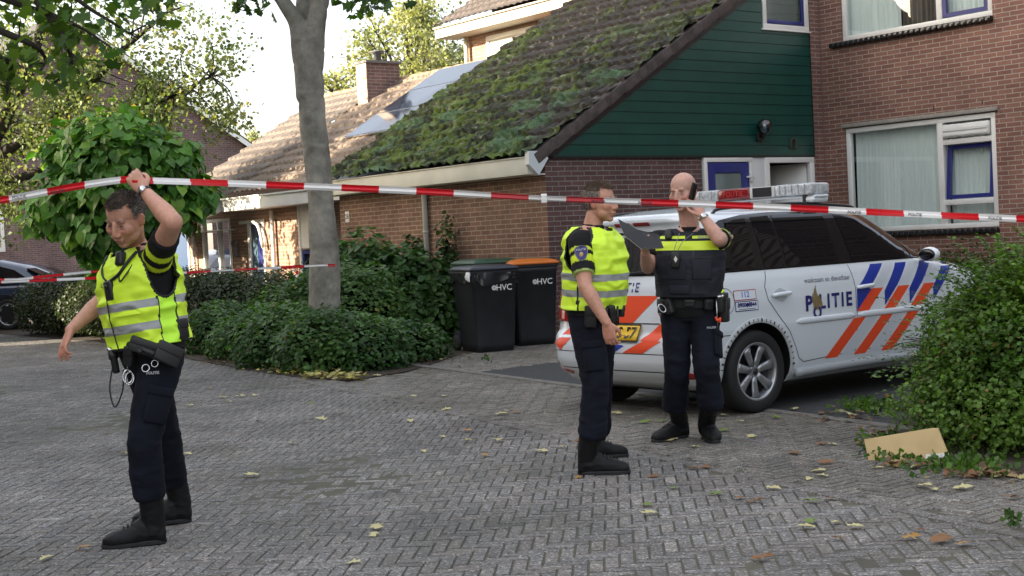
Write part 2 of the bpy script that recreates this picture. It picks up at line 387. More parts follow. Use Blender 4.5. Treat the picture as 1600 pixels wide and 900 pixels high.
mb = MB(); k = 0; CC = []
Lt = (LB - LA).length + 3; t0 = -14.
while t0 < Lt:
    for off in (-.052,):
        c = LA + LD * (t0 + .1) + LN * 0; hx, hy, be = .098, .048, .005; o = []
        for (qx, qy, qz) in ((-hx, -hy, -.014), (hx, -hy, -.014), (hx, hy, -.014), (-hx, hy, -.014), (-hx + be, -hy + be, 0), (hx - be, -hy + be, 0), (hx - be, hy - be, 0), (-hx + be, hy - be, 0)):
            o.append(c + LD * qx + LN * qy + Vector((0, 0, qz + .0045)))
        mb.add(o, [(4, 5, 6, 7), (0, 1, 5, 4), (1, 2, 6, 5), (2, 3, 7, 6), (3, 0, 4, 7)]); t = random.gauss(1, .08); CC += [(.165 * t, .155 * t, .142 * t)] * 8
    t0 += .2025
st = mb.build('paver_strip', M['paver'], fix=False); vcol(st.data, np.array(CC)); setup(st, kind='structure')
# dark parking bay and its kerb band
mb = MB(); z = -.002
mb.add([tuple(p + Vector((0, 0, z))) for p in ASP], [tuple(range(len(ASP)))])
setup(mb.build('parking_bay', M['asphalt']), kind='structure')
mb = MB(); t = 0.; KL = (KB - KA).length
while t < KL:
    l = 1.0; c = KA + KD * (t + l / 2 - .003) - KN * .055
    rot = Matrix((KD, KN, Vector((0, 0, 1)))).transposed()
    mb.box(c + Vector((0, 0, -.012)), (l - .012, .10, .05), 0, rot, .006); t += l
setup(mb.build('kerb', M['kerb']), kind='structure')
# ------------------------------------------------------------------ the brick house with the mossy roof (local axes: x along the gable, y along the low side wall)
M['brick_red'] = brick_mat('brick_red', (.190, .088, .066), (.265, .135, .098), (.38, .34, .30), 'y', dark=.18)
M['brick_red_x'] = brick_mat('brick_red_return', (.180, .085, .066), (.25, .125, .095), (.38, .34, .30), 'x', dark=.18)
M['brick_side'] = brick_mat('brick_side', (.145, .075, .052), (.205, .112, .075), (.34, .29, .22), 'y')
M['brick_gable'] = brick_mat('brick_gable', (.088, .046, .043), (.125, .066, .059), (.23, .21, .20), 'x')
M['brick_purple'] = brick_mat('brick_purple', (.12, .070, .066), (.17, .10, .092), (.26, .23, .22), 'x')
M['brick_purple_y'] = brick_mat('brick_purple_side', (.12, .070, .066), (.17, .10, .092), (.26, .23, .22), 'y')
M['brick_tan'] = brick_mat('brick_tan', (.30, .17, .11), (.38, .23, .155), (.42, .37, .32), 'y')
M['brick_tan_x'] = brick_mat('brick_tan_return', (.30, .17, .11), (.38, .23, .155), (.42, .37, .32), 'x')
M['board_green'] = mat('green_board_paint', (.0035, .060, .047), .36, noise=.12, nscale=3, bump=.15, bscale=60)
def curtain_mat():
    m = mat('net_curtain', (.78, .84, .82), .9); return m
M['curtain'] = curtain_mat()
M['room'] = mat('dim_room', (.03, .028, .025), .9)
def pane_mat(name, alpha=.35, tint=(.93, .96, .95)):
    m = bpy.data.materials.new(name); m.use_nodes = True; t = m.node_tree; N = t.nodes; L = t.links; N.remove(N['Principled BSDF']); out = N['Material Output']
    g = N.new('ShaderNodeBsdfGlossy'); g.inputs['Roughness'].default_value = .01; tr = N.new('ShaderNodeBsdfTransparent'); tr.inputs[0].default_value = (*tint, 1)
    f = N.new('ShaderNodeFresnel'); f.inputs['IOR'].default_value = 1.5; ad = N.new('ShaderNodeMath'); ad.operation = 'ADD'; ad.inputs[1].default_value = alpha; ad.use_clamp = True
    L.new(f.outputs[0], ad.inputs[0]); mx = N.new('ShaderNodeMixShader'); L.new(ad.outputs[0], mx.inputs[0]); L.new(tr.outputs[0], mx.inputs[1]); L.new(g.outputs[0], mx.inputs[2]); L.new(mx.outputs[0], out.inputs[0]); return m
M['pane'] = pane_mat('window_pane', .03)

def curtain(parent, p0, dx, dz, depth, folds=26, seed=1, name='curtain', amp=.035):
    """pleated net from p0 along dx and up dz; depth is the direction of the pleats"""
    p0 = Vector(p0); dx = Vector(dx); dz = Vector(dz); dp = Vector(depth).normalized(); n = folds * 8; V = []; m = 6
    rnd = random.Random(seed); ph = 0; prof = []
    for i in range(n + 1):
        ph += 2 * math.pi / 8 * rnd.uniform(.55, 1.5); prof.append(ph)
    mb = MB(); vs = []; fs = []
    for k in range(m + 1):
        for i in range(n + 1):
            u = i / n; q = k / m; vs.append(p0 + dx * u + dz * q + dp * (amp * math.sin(prof[i]) * (1 - .45 * q) + .012 * math.sin(prof[i] * .37 + q)))
    for k in range(m):
        for i in range(n): fs.append((k * (n + 1) + i, k * (n + 1) + i + 1, (k + 1) * (n + 1) + i + 1, (k + 1) * (n + 1) + i))
    mb.add(vs, fs, 0, True); return mb.build(name, M['curtain'], parent, fix=False)

H1 = hthing('brick_house', 'brick house with green boarded gable and a long mossy roof, behind the police car', 'house')
XR = 5.90        # plane of the tall red wall
SL = .5906; ZE = 2.53; XE = -.19      # slope of the roof plane through its edge
def zr(x): return ZE + SL * (x - XE)
YF, ZT = 9.6, 6.2
# walls
w = MB()                                                       # low side wall
w.add([(0, 0, -.05), (0, 5.42, -.05), (0, 5.42, 2.5), (0, 0, 2.5)], [(0, 1, 2, 3)]); w.add([(0, 5.42, -.05), (.3, 5.42, -.05), (.3, 5.42, 2.5), (0, 5.42, 2.5)], [(0, 1, 2, 3)])
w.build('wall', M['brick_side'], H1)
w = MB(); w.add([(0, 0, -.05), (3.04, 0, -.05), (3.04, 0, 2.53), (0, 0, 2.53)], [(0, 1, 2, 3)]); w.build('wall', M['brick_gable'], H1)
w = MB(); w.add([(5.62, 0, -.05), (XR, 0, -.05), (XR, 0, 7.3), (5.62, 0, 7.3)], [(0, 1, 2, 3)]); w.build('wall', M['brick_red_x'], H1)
# tall red wall with two window openings
def holed_wall(x, y0, y1, z0, z1, holes, rev=.10):
    ys = sorted({y0, y1, *[h[0] for h in holes], *[h[1] for h in holes]}); zs = sorted({z0, z1, *[h[2] for h in holes], *[h[3] for h in holes]}); mb = MB()
    for i in range(len(ys) - 1):
        for j in range(len(zs) - 1):
            cy, cz = (ys[i] + ys[i + 1]) / 2, (zs[j] + zs[j + 1]) / 2
            if any(h[0] < cy < h[1] and h[2] < cz < h[3] for h in holes): continue
            mb.add([(x, ys[i], zs[j]), (x, ys[i + 1], zs[j]), (x, ys[i + 1], zs[j + 1]), (x, ys[i], zs[j + 1])], [(0, 1, 2, 3)])
    for h in holes:
        for a_, b_ in (((h[0], h[2]), (h[0], h[3])), ((h[1], h[2]), (h[1], h[3])), ((h[0], h[2]), (h[1], h[2])), ((h[0], h[3]), (h[1], h[3]))):
            mb.add([(x, *a_), (x, *b_), (x + rev, *b_), (x + rev, *a_)], [(0, 1, 2, 3)])
    return mb
W1 = (-3.13, -.42, 1.24, 2.92); W2 = (-3.15, -.44, 4.29, 5.85)
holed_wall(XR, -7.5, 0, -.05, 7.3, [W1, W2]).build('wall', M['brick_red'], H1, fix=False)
w = MB(); w.add([(XR, 0, 5.0), (XR, YF, 5.0), (XR, YF, ZT), (XR, 0, ZT)], [(0, 1, 2, 3)]); w.add([(XR, YF, 0), (XR + 6, YF, 0), (XR + 6, YF, ZT), (XR, YF, ZT)], [(0, 1, 2, 3)])
w.build('wall', M['brick_tan'], H1, fix=False)
# the return wall (expansion joint strip)
mb = MB(); mb.b2((XR - .012, -.012, 0), (XR + .004, -.002, 7.3)); mb.build('joint_strip', mat('joint_sealant', (.16, .13, .13), .8), H1)
# house block behind the tall wall so that it has depth
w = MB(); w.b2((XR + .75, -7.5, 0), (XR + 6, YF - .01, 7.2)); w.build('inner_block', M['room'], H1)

def frame_window(parent, y0, y1, z0, z1, x=XR, fw=.075, mull=None, dep=.09, side='x', name='window'):
    f = MB()
    def bx(a0, a1, c0, c1, d0=.0, d1=dep, mi=0):
        f.b2((x + d0, a0, c0), (x + d1, a1, c1), mi, .006)
    bx(y0, y1, z0, z0 + fw); bx(y0, y1, z1 - fw, z1); bx(y0, y0 + fw, z0 + fw, z1 - fw); bx(y1 - fw, y1, z0 + fw, z1 - fw)
    return f, bx
# lower big window: white frame, blue opening sash, louvre, curtains
f, bx = frame_window(H1, -3.12, -.43, 1.25, 2.91, XR + .015)
ym = -2.17; bx(ym - .055, ym + .045, 1.32, 2.84)
bx(-3.05, ym - .05, 2.50, 2.58); bx(-3.05, ym - .05, 1.60, 1.68)
win = f.build('window', M['white_frame'], H1)
lv = MB()
lv.b2((XR - .02, -3.03, 2.60), (XR + .05, ym - .07, 2.80), 0, .02); lv.b2((XR - .035, -3.01, 2.63), (XR - .015, ym - .09, 2.66), 0); lv.b2((XR - .035, -3.01, 2.70), (XR - .015, ym - .09, 2.74), 0)
lv.build('vent_louvre', M['white_frame'], win)
s = MB()                                                       # blue sash, tilted a little inwards at the top
def sash(s, y0, y1, z0, z1, x, t=.055, tilt=0.):
    def q(y, z, d): return (x + d + tilt * (z - z0), y, z)
    for (a, b, c, d) in ((y0, y1, z0, z0 + t), (y0, y1, z1 - t, z1), (y0, y0 + t, z0 + t, z1 - t), (y1 - t, y1, z0 + t, z1 - t)):
        vs = [q(yy, zz, dd) for dd in (0, .05) for yy in (a, b) for zz in (c, d)]
        s.add(vs, [(0, 1, 3, 2), (4, 6, 7, 5), (0, 4, 5, 1), (2, 3, 7, 6), (0, 2, 6, 4), (1, 5, 7, 3)])
sash(s, -3.035, ym - .075, 1.69, 2.49, XR + .02, .06, .11)
sb = s.build('sash', M['blue_frame'], win)
g = MB()
for (a, b, c, d, xx, tl) in ((ym + .05, -.50, 1.325, 2.835, .045, 0), (-2.98, ym - .13, 1.75, 2.43, .05, .11), (-3.045, ym - .06, 1.325, 1.60, .05, 0)):
    g.add([(XR + xx + (c - 1.69) * tl, a, c), (XR + xx + (c - 1.69) * tl, b, c), (XR + xx + (d - 1.69) * tl, b, d), (XR + xx + (d - 1.69) * tl, a, d)], [(0, 1, 2, 3)])
g.build('pane', M['pane'], win, fix=False)
curtain(win, (XR + .17, ym - .02, 1.26), (0, 1.7, 0), (0, 0, 1.62), (1, 0, 0), 26, 3)
curtain(win, (XR + .24, -3.08, 1.26), (0, .90, 0), (0, 0, 1.62), (1, 0, 0), 14, 5)
# upper window
f, bx = frame_window(H1, -3.14, -.45, 4.30, 5.84, XR + .015)
ym2 = -2.24; bx(ym2 - .055, ym2 + .045, 4.37, 5.77)
win2 = f.build('window', M['white_frame'], H1)
s = MB(); sash(s, -3.06, ym2 - .065, 4.39, 5.75, XR + .02, .06, 0); s.build('sash', M['blue_frame'], win2)
g = MB()
for (a, b, c, d) in ((ym2 + .05, -.52, 4.37, 5.77), (-3.0, ym2 - .12, 4.45, 5.7)):
    g.add([(XR + .045, a, c), (XR + .045, b, c), (XR + .045, b, d), (XR + .045, a, d)], [(0, 1, 2, 3)])
g.build('pane', M['pane'], win2, fix=False)
curtain(win2, (XR + .16, -1.45, 4.3), (0, .98, 0), (0, 0, 1.55), (1, 0, 0), 15, 8)
curtain(win2, (XR + .18, -3.1, 4.3), (0, .85, 0), (0, 0, 1.55), (1, 0, 0), 12, 9)
dc = curtain(win2, (XR + .20, -2.2, 4.3), (0, .75, 0), (0, 0, 1.55), (1, 0, 0), 9, 10, 'drape'); dc.data.materials[0] = mat('brown_drape', (.11, .095, .075), .9)
# stone lintel, black tiled sills
mb = MB(); mb.b2((XR - .03, -3.19, 2.925), (XR + .02, -.37, 2.985), 0, .006); mb.build('lintel', mat('stone_lintel', (.30, .285, .25), .8, noise=.15, nscale=12), H1)
for (zz, y0, y1) in ((4.29, -3.16, -.26), (1.235, -3.14, -.40)):
    mb = MB(); y = y0
    while y < y1 - .03:
        mb.box((XR - .015, y + .048, zz - .042), (.13, .092, .075), 0, (0, R(10), 0), .01); y += .101
    mb.build('sill', mat('black_sill_tiles', (.012, .012, .013), .22), H1)
for (yy, zz) in ((-2.1, 3.06), (-2.93, 3.07)):
    mb = MB(); mb.b2((XR - .004, yy - .008, zz - .035), (XR + .006, yy + .008, zz + .035)); mb.build('weep_hole', M['black'], H1)
# green boards
PITCH = .1585; z = ZE
bd = MB(); yb = -.018
while z < 7.2:
    z1 = z + PITCH - .012
    def xl(zz): return max(0.0, XE + (zz - ZE) / SL + .02)
    xa0, xa1 = xl(z), xl(z1)
    if xa1 > 5.6: break
    for (za, zb, d, xa, xb) in ((z, z1, 0, xa0, xa1), (z1, z + PITCH, .016, xa1, xl(z + PITCH))):
        bd.add([(xa, yb + d, za), (5.62, yb + d, za), (5.62, yb + d * 1. , zb), (xb, yb + d, zb)], [(0, 1, 2, 3)])
        bd.add([(xa, yb + d, za), (5.62, yb + d, za), (5.62, yb + .016, za), (xa, yb + .016, za)], [(0, 1, 2, 3)])
    z += PITCH
bd.build('gable_boards', M['board_green'], H1, fix=False)
mb = MB(); mb.b2((0, -.03, ZE - .035), (5.62, -.002, ZE)); mb.b2((5.615, -.022, ZE), (5.635, -.001, 7.2)); mb.build('edge_trim', M['black'], H1)
# gable window
mb = MB()
for (a, b, c, d) in ((4.52, 5.60, 4.50, 4.58), (4.52, 4.60, 4.58, 5.7), (5.50, 5.60, 4.58, 5.7), (4.48, 5.625, 4.475, 4.50)): mb.b2((a, -.06 if c < 4.49 else -.04, c), (b, .04, d), 0, .005)
gw = mb.build('window', M['white_frame'], H1)
mb = MB()
for (a, b, c, d) in ((4.61, 5.49, 4.59, 4.65), (5.42, 5.49, 4.65, 5.7)): mb.b2((a, -.035, c), (b, .03, d), 0, .005)
mb.build('sash', M['blue_frame'], gw)
mb = MB(); mb.add([(4.61, -.022, 4.64), (5.43, -.022, 4.64), (5.43, -.022, 5.7), (4.61, -.022, 5.7)], [(0, 1, 2, 3)]); mb.build('pane', M['pane'], gw, fix=False)
cu = curtain(gw, (4.6, .10, 4.55), (.9, 0, 0), (0, 0, 1.3), (0, 1, 0), 8, 12); cu.data.materials[0] = mat('grey_blind', (.25, .25, .22), .9)
# doors: blue door with a pane, white post, open dark doorway
def fr(parent, rects, matl, y0, y1, name, bev=.006):
    m_ = MB()
    for (a, b, c, d) in rects: m_.b2((a, y0, c), (b, y1, d), 0, bev)
    return m_.build(name, matl, parent)
df = fr(H1, [(3.07, 3.14, 0, 2.50), (3.14, 4.14, 2.43, 2.50), (4.07, 4.14, 0, 2.43)], M['white_frame'], -.03, .05, 'door_frame')
dr = fr(H1, [(3.15, 3.31, .03, 2.42), (3.90, 4.06, .03, 2.42), (3.31, 3.90, 2.26, 2.42), (3.31, 3.90, .03, .9)], M['blue_frame'], -.02, .03, 'door')
mb = MB(); mb.add([(3.3, .0, .85), (3.92, .0, .85), (3.92, .0, 2.3), (3.3, .0, 2.3)], [(0, 1, 2, 3)]); mb.build('pane', mat('frosted_pane', (.10, .14, .14), .12), dr, fix=False)
fr(dr, [(3.99, 4.14, 2.18, 2.21), (4.05, 4.10, 2.12, 2.28)], M['white_frame'], -.06, -.021, 'latch')
fr(H1, [(4.14, 4.43, 0, 2.50)], mat('white_panel', (.68, .70, .70), .4), -.012, .04, 'panel')
df2 = fr(H1, [(4.43, 4.53, 0, 2.50), (4.53, 5.60, 2.41, 2.50), (5.50, 5.60, 0, 2.41)], M['white_frame'], -.03, .05, 'door_frame')
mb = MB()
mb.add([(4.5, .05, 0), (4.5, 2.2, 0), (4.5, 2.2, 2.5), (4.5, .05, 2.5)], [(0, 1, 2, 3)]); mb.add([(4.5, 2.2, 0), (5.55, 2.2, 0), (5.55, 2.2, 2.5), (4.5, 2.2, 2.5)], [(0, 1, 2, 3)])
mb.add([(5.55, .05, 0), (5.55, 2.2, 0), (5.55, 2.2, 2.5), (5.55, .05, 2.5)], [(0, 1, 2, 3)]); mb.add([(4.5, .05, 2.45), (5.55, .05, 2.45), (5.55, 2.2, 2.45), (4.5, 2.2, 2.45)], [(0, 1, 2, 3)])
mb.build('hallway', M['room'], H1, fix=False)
rt = Matrix.Rotation(R(-62), 4, 'Z'); mb = MB(); mb.b2((0, 0, .03), (-.92, .045, 2.4), 0, .005); mb.xf(Matrix.Translation((5.5, .06, 0)) @ rt); mb.build('door', M['white_frame'], H1)
# globe lamp over the doors
lp = MB(); lp.box((4.30, -.04, 2.80), (.10, .06, .12), 0, None, .01); lp.tube([(4.30, -.05, 2.82), (4.30, -.13, 2.80), (4.30, -.15, 2.86)], .025, 10)
lamp = lp.build('wall_lamp', M['black'], H1)
def globe_mat():
    m = pane_mat('lamp_globe_glass', .10, (.32, .42, .47)); return m
g = MB(); g.ell((4.30, -.16, 2.96), (.118, .118, .122), n=28, m=20); g.build('globe', globe_mat(), lamp)
g = MB(); g.lathe([(.001, 0), (.022, 0), (.03, .06), (.02, .1), (.001, .11)], (4.30, -.16, 2.90)); g.build('bulb', M['white_frame'], lamp)
# horseshoe hung over the doorway
hs = MB(); pts = [(5.09 + .065 * math.cos(t), -.045, 2.70 + .085 * math.sin(t)) for t in [R(-65) + R(310) * k / 14 + R(0) for k in range(15)]]
hs.tube([(5.09 + .065 * math.sin(t), -.045, 2.70 + .09 * math.cos(t)) for t in [R(-150) + R(300) * k / 16 for k in range(17)]], .014, 8)
o = hs.build('horseshoe', mat('rusty_iron', (.07, .045, .03), .7), None); o.location = HC; o.rotation_euler = (0, 0, HA)
setup(o, 'rusty horseshoe hung on the green boards above the open doorway', 'horseshoe')

# ---- roof with tile relief and moss
def roof_mat(name, base, base2, moss=True, lit=1.):
    m = bpy.data.materials.new(name); m.use_nodes = True; t = m.node_tree; N = t.nodes; L = t.links; P = N['Principled BSDF']
    a = N.new('ShaderNodeAttribute'); a.attribute_name = 'Col'; L.new(a.outputs['Color'], P.inputs['Base Color']); P.inputs['Roughness'].default_value = .85
    tc = N.new('ShaderNodeTexCoord'); n = N.new('ShaderNodeTexNoise'); n.inputs['Scale'].default_value = 55; n.inputs['Detail'].default_value = 6; L.new(tc.outputs['Object'], n.inputs['Vector'])
    mr = N.new('ShaderNodeMapRange'); mr.inputs['From Min'].default_value = .3; mr.inputs['From Max'].default_value = .7; mr.inputs['To Min'].default_value = .6; mr.inputs['To Max'].default_value = 1.45; L.new(n.outputs['Fac'], mr.inputs['Value'])
    sc = N.new('ShaderNodeVectorMath'); sc.operation = 'SCALE'; L.new(a.outputs['Color'], sc.inputs[0]); L.new(mr.outputs[0], sc.inputs['Scale']); L.new(sc.outputs[0], P.inputs['Base Color'])
    b = N.new('ShaderNodeBump'); b.inputs['Strength'].default_value = .9; b.inputs['Distance'].default_value = .015; L.new(n.outputs['Fac'], b.inputs['Height']); L.new(b.outputs[0], P.inputs['Normal'])
    return m
M['roof'] = roof_mat('roof_tiles', None, None)
def tile_roof(y0, y1, x0, x1, zf, name, parent, colf, dy=.025, ds=.024, tw=.20, tl=.36, dispf=None, xf=None):
    cs = math.hypot(1, SL); ny = int((y1 - y0) / dy) + 1; S = (x1 - x0) * cs; nss = int(S / ds) + 1
    yy = np.linspace(y0, y1, ny); ss = np.linspace(0, S, nss); Y, Sg = np.meshgrid(yy, ss)
    row = np.floor(Sg / tl); fr_ = Sg / tl - row
    wob = (_h(row.astype(np.int64), np.floor(Y / tw).astype(np.int64), np.int64(3)) - .5)
    hgt = .042 * np.abs(np.cos(np.pi * Y / tw)) ** .7 + .055 * (1 - fr_) + .006 * wob
    X = x0 + Sg / cs; P = np.stack([X, Y, zf(X)], -1); nrm = np.array([-SL, 0, 1]) / cs
    if dispf is not None: hgt = hgt + dispf(X, Y, Sg)
    P = P + nrm * hgt[..., None]
    c = colf(X, Y, Sg, hgt)
    idx = np.arange(ny * nss).reshape(nss, ny); F = np.stack([idx[:-1, :-1], idx[:-1, 1:], idx[1:, 1:], idx[1:, :-1]], -1).reshape(-1, 4)
    if xf is not None:
        P = xf(P)
    me = quads_mesh(name, P.reshape(-1, 3), F, M['roof'], c.reshape(-1, 3), smooth=False)
    return mesh_obj(name, me, parent)
def moss_w(X, Y, S):
    P = np.stack([X, Y, 0 * X], -1)
    n = fbm(P, 1.1, 5, 4); n2 = fbm(P * np.array([1, 1, 1]), 7., 9, 3)
    # thick low on the roof, thin near the open corner and high up
    low = np.clip(1.15 - S / 4.6, -.6, 1); left = np.clip((Y - .1) / 3.2, 0, 1)
    return np.clip((n - .52) * 2.6 + (n2 - .5) * 1.9 + low * (.50 + .55 * left) + .10, 0, 1)
def moss_disp(X, Y, S):
    w_ = moss_w(X, Y, S); P = np.stack([X, Y, 0 * X], -1)
    sp = np.clip((fbm(P * np.array([1.6, .75, 1]), 1.5, 77, 3) - .60) * 9, 0, 1) * np.clip((4.6 - S) / 1.5, 0, 1)
    w_ = np.maximum(w_, sp * 1.3)
    return w_ * (.010 + .075 * fbm(P, 13, 3, 3) ** 1.5 * 1.4) + .012 * (fbm(P, 1.6, 21, 2) - .5)
def moss_col(X, Y, S, h):
    w_ = moss_w(X, Y, S)[..., None]; P = np.stack([X, Y, 0 * X], -1)
    t = fbm(P, 2.2, 31, 4)[..., None]; tile = np.array([.036, .028, .025]) * (.65 + .7 * t)
    rowi = np.floor(S / .36).astype(np.int64); tv = _h(rowi, np.floor(Y / .2).astype(np.int64), np.int64(11))[..., None]; tile = tile * (.75 + .5 * tv)
    g1 = np.array([.095, .145, .012]); g2 = np.array([.014, .022, .007]); g3 = np.array([.12, .19, .06]); q = fbm(P, 5, 41, 3)[..., None]; q2 = fbm(P, 11, 47, 2)[..., None]
    rib = np.abs(np.cos(np.pi * Y / .20))[..., None]; q = np.clip((q - .42) * 3.4 + (rib - .55) * .9 + (q2 - .5) * 1.6, 0, 1); moss = g2 * (1 - q) + g1 * q; q3 = np.clip((q2 - .66) * 7, 0, 1); moss = moss * (1 - q3) + g3 * q3 * .55 + moss * q3 * .45
    c = tile * (1 - w_) + moss * w_
    sp = np.clip((fbm(P * np.array([1.6, .75, 1]), 1.5, 77, 3) - .60) * 9, 0, 1)[..., None] * np.clip((4.6 - S) / 1.5, 0, 1)[..., None]; c = c * (1 - sp) + np.array([.085, .155, .075]) * (.75 + .5 * q2) * sp
    lich = np.clip((fbm(P, 14, 55, 2) - .72) * 9, 0, 1)[..., None]; return c * (1 - lich * .6) + np.array([.30, .28, .22]) * lich * .6
rf = tile_roof(-.05, 5.58, XE - .11, 5.95, zr, 'roof', H1, moss_col, dispf=moss_disp)
mb = MB(); mb.prism([(XE + .02, -.03, zr(XE) - .07), (5.9, -.03, zr(5.9) - .12), (5.9, -.03, zr(5.9) - .20), (XE + .2, -.03, zr(XE) - .09)], (0, 5.55, 0)); mb.build('roof_deck', M['black'], H1)
# verge tiles along the gable
vt = MB(); cs = math.hypot(1, SL); s_ = -.02; rot = Matrix(((1 / cs, 0, -SL / cs), (0, 1, 0), (SL / cs, 0, 1 / cs))); k = 0
while s_ < 7.1:
    x = XE + (s_ + .20) / cs; c = Vector((x, -.02, zr(x) + .005 + random.uniform(-.003, .003)))
    vt.box(c + Vector((0, -.045, -.03)), (.395, .028, .15), 0, rot @ Matrix.Rotation(R(-2.2), 3, 'Y'), .006)
    vt.box(c + Vector((0, .02, .045)), (.395, .15, .025), 0, rot @ Matrix.Rotation(R(-2.2), 3, 'Y'), .008); s_ += .385
vt.build('verge_tiles', mat('verge_tile', (.075, .060, .056), .8, noise=.45, nscale=7, bump=.5, bscale=40, ndetail=6), H1)
# gutter / fascia on the low side
gt = MB(); gt.b2((XE - .10, .02, 2.29), (XE + .02, 5.62, 2.515), 0, .004); gt.b2((XE - .12, .02, 2.515), (XE - .03, 5.62, 2.535), 0, .004); gt.b2((XE, .0, 2.28), (.0, 5.6, 2.30)); gt.build('fascia', M['cream'], H1)
gt = MB(); ca = [(XE - .14, -.07, 2.42), (XE - .14, -.07, 2.60), (XE + .12, -.07, 2.60), (XE + .20, -.07, 2.50), (XE + .02, -.07, 2.27)]
gt.prism(ca, (0, .085, 0)); gt.build('fascia_end', mat('white_end_cap', (.62, .68, .70), .35), H1)
gt = MB(); gt.tube([(-.07, 2.87, 2.32), (-.045, 2.87, 2.22), (-.045, 2.87, .0)], .042, 14)
for zz in (1.6, .6): gt.lathe([(.042, -.02), (.05, -.02), (.05, .02), (.042, .02)], (-.045, 2.87, zz), n=14)
gt.build('downpipe', mat('grey_pvc', (.50, .49, .44), .5, noise=.1, nscale=4), H1)
# house number plate
mb = MB(); mb.b2((-.012, 5.13, 1.84), (-.002, 5.25, 2.02), 0, .003); np_ = mb.build('number_plate', M['white_frame'], H1)
text_on('digits', '28', .11, frame(Vector((-.014, 5.19, 1.93)), Vector((0, -1, 0)), Vector((0, 0, 1)), Vector((-1, 0, 0))), M['black'], np_, .002)
# upper storey to the left: cream fascia, small window, roof slope
mb = MB(); mb.b2((XR - .55, .3, 5.80), (XR + .02, YF + .35, 6.0)); mb.b2((XR - .60, .3, 6.0), (XR - .5, YF + .35, 6.03)); mb.build('fascia', mat('cream_fascia', (.55, .50, .40), .5, noise=.06, nscale=2), H1)
mb = MB(); mb.tube([(XR - .09, YF - .13, 4.9), (XR - .09, YF - .13, 5.8)], .05, 12); mb.build('downpipe', M['cream'], H1)
mb = MB()
for (a, b, c, d) in ((7.2, 8.85, 4.9, 5.0), (7.2, 8.85, 5.62, 5.72), (8.75, 8.85, 5.0, 5.62), (7.2, 7.3, 5.0, 5.62)): mb.b2((XR - .03, a, c), (XR + .03, b, d), 0, .005)
w3 = mb.build('window', M['white_frame'], H1); mb = MB(); mb.add([(XR - .01, 7.25, 4.95), (XR - .01, 8.8, 4.95), (XR - .01, 8.8, 5.7), (XR - .01, 7.25, 5.7)], [(0, 1, 2, 3)]); mb.build('pane', mat('pale_blind', (.5, .48, .42), .5), w3, fix=False)
def plain_col(base, var=.35):
    def f(X, Y, S, h):
        P = np.stack([X, Y, 0 * X], -1); rowi = np.floor(S / .36).astype(np.int64); tv = _h(rowi, np.floor(Y / .2).astype(np.int64), np.int64(11))[..., None]
        return np.array(base) * (.7 + .6 * fbm(P, 1.5, 61, 4)[..., None]) * (1 - var / 2 + var * tv)
    return f
def zr2(x): return 6.03 + SL * (x - (XR - .55))
tile_roof(.3, YF + .35, XR - .57, XR + 3.2, zr2, 'roof', H1, plain_col((.085, .07, .062)), dy=.05, ds=.06)

# ------------------------------------------------------------------ neighbour house (its roof catches the sun)
BN = .8
H2 = hthing('brick_house', 'low tan brick house with sunlit tiled roof and brick chimney, behind the grey tree', 'house')
mb = holed_wall(BN, 5.75, 14.4, -.05, 2.4, [(7.75, 8.2, .6, 1.42 + .0), (7.72, 8.25, 1.45, 2.3), (9.6, 10.25, 0, 2.06), (11.0, 12.3, .3, 2.14), (12.95, 13.9, .9, 2.1)]); mb.build('wall', M['brick_tan'], H2, fix=False)
mb = MB(); mb.add([(BN, 5.75, -.05), (BN + 6, 5.75, -.05), (BN + 6, 5.75, 2.4), (BN, 5.75, 2.4)], [(0, 1, 2, 3)]); mb.add([(BN, 14.4, -.05), (BN + 6, 14.4, -.05), (BN + 6, 14.4, 4.3), (BN + 3.2, 14.4, 4.3), (BN, 14.4, 2.4)], [(0, 1, 2, 3, 4)]); mb.build('wall', M['brick_tan_x'], H2, fix=False)
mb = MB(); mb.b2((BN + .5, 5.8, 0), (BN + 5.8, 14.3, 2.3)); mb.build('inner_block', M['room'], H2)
def yz_frame(parent, y0, y1, z0, z1, fw=.07, x=BN, m_='white_frame', name='window', bars=()):
    f = MB()
    for (a, b, c, d) in [(y0, y1, z0, z0 + fw), (y0, y1, z1 - fw, z1), (y0, y0 + fw, z0 + fw, z1 - fw), (y1 - fw, y1, z0 + fw, z1 - fw)] + [(q - .04, q + .04, z0 + fw, z1 - fw) for q in bars]: f.b2((x - .02, a, c), (x + .06, b, d), 0, .004)
    return f.build(name, M[m_], parent)
w_ = yz_frame(H2, 7.72, 8.25, .55, 2.3); mb = MB(); mb.b2((BN, 7.79, 1.42), (BN + .04, 8.18, 2.23)); mb.build('blind', M['white_frame'], w_)
s = MB(); sash(s, 7.80, 8.17, .62, 1.40, BN + .0, .06); s.build('sash', M['blue_frame'], w_); mb = MB(); mb.add([(BN + .03, 7.8, .6), (BN + .03, 8.2, .6), (BN + .03, 8.2, 1.4), (BN + .03, 7.8, 1.4)], [(0, 1, 2, 3)]); mb.build('pane', M['glass_dark'], w_, fix=False)
w_ = yz_frame(H2, 11.0, 12.3, .3, 2.14, bars=(11.55,)); curtain(w_, (BN + .2, 11.7, .3), (0, .5, 0), (0, 0, 1.85), (1, 0, 0), 7, 15); curtain(w_, (BN + .2, 11.05, .3), (0, .3, 0), (0, 0, 1.85), (1, 0, 0), 4, 16)
mb = MB(); mb.add([(BN + .03, 11, .3), (BN + .03, 12.3, .3), (BN + .03, 12.3, 2.1), (BN + .03, 11, 2.1)], [(0, 1, 2, 3)]); mb.build('pane', M['pane'], w_, fix=False)
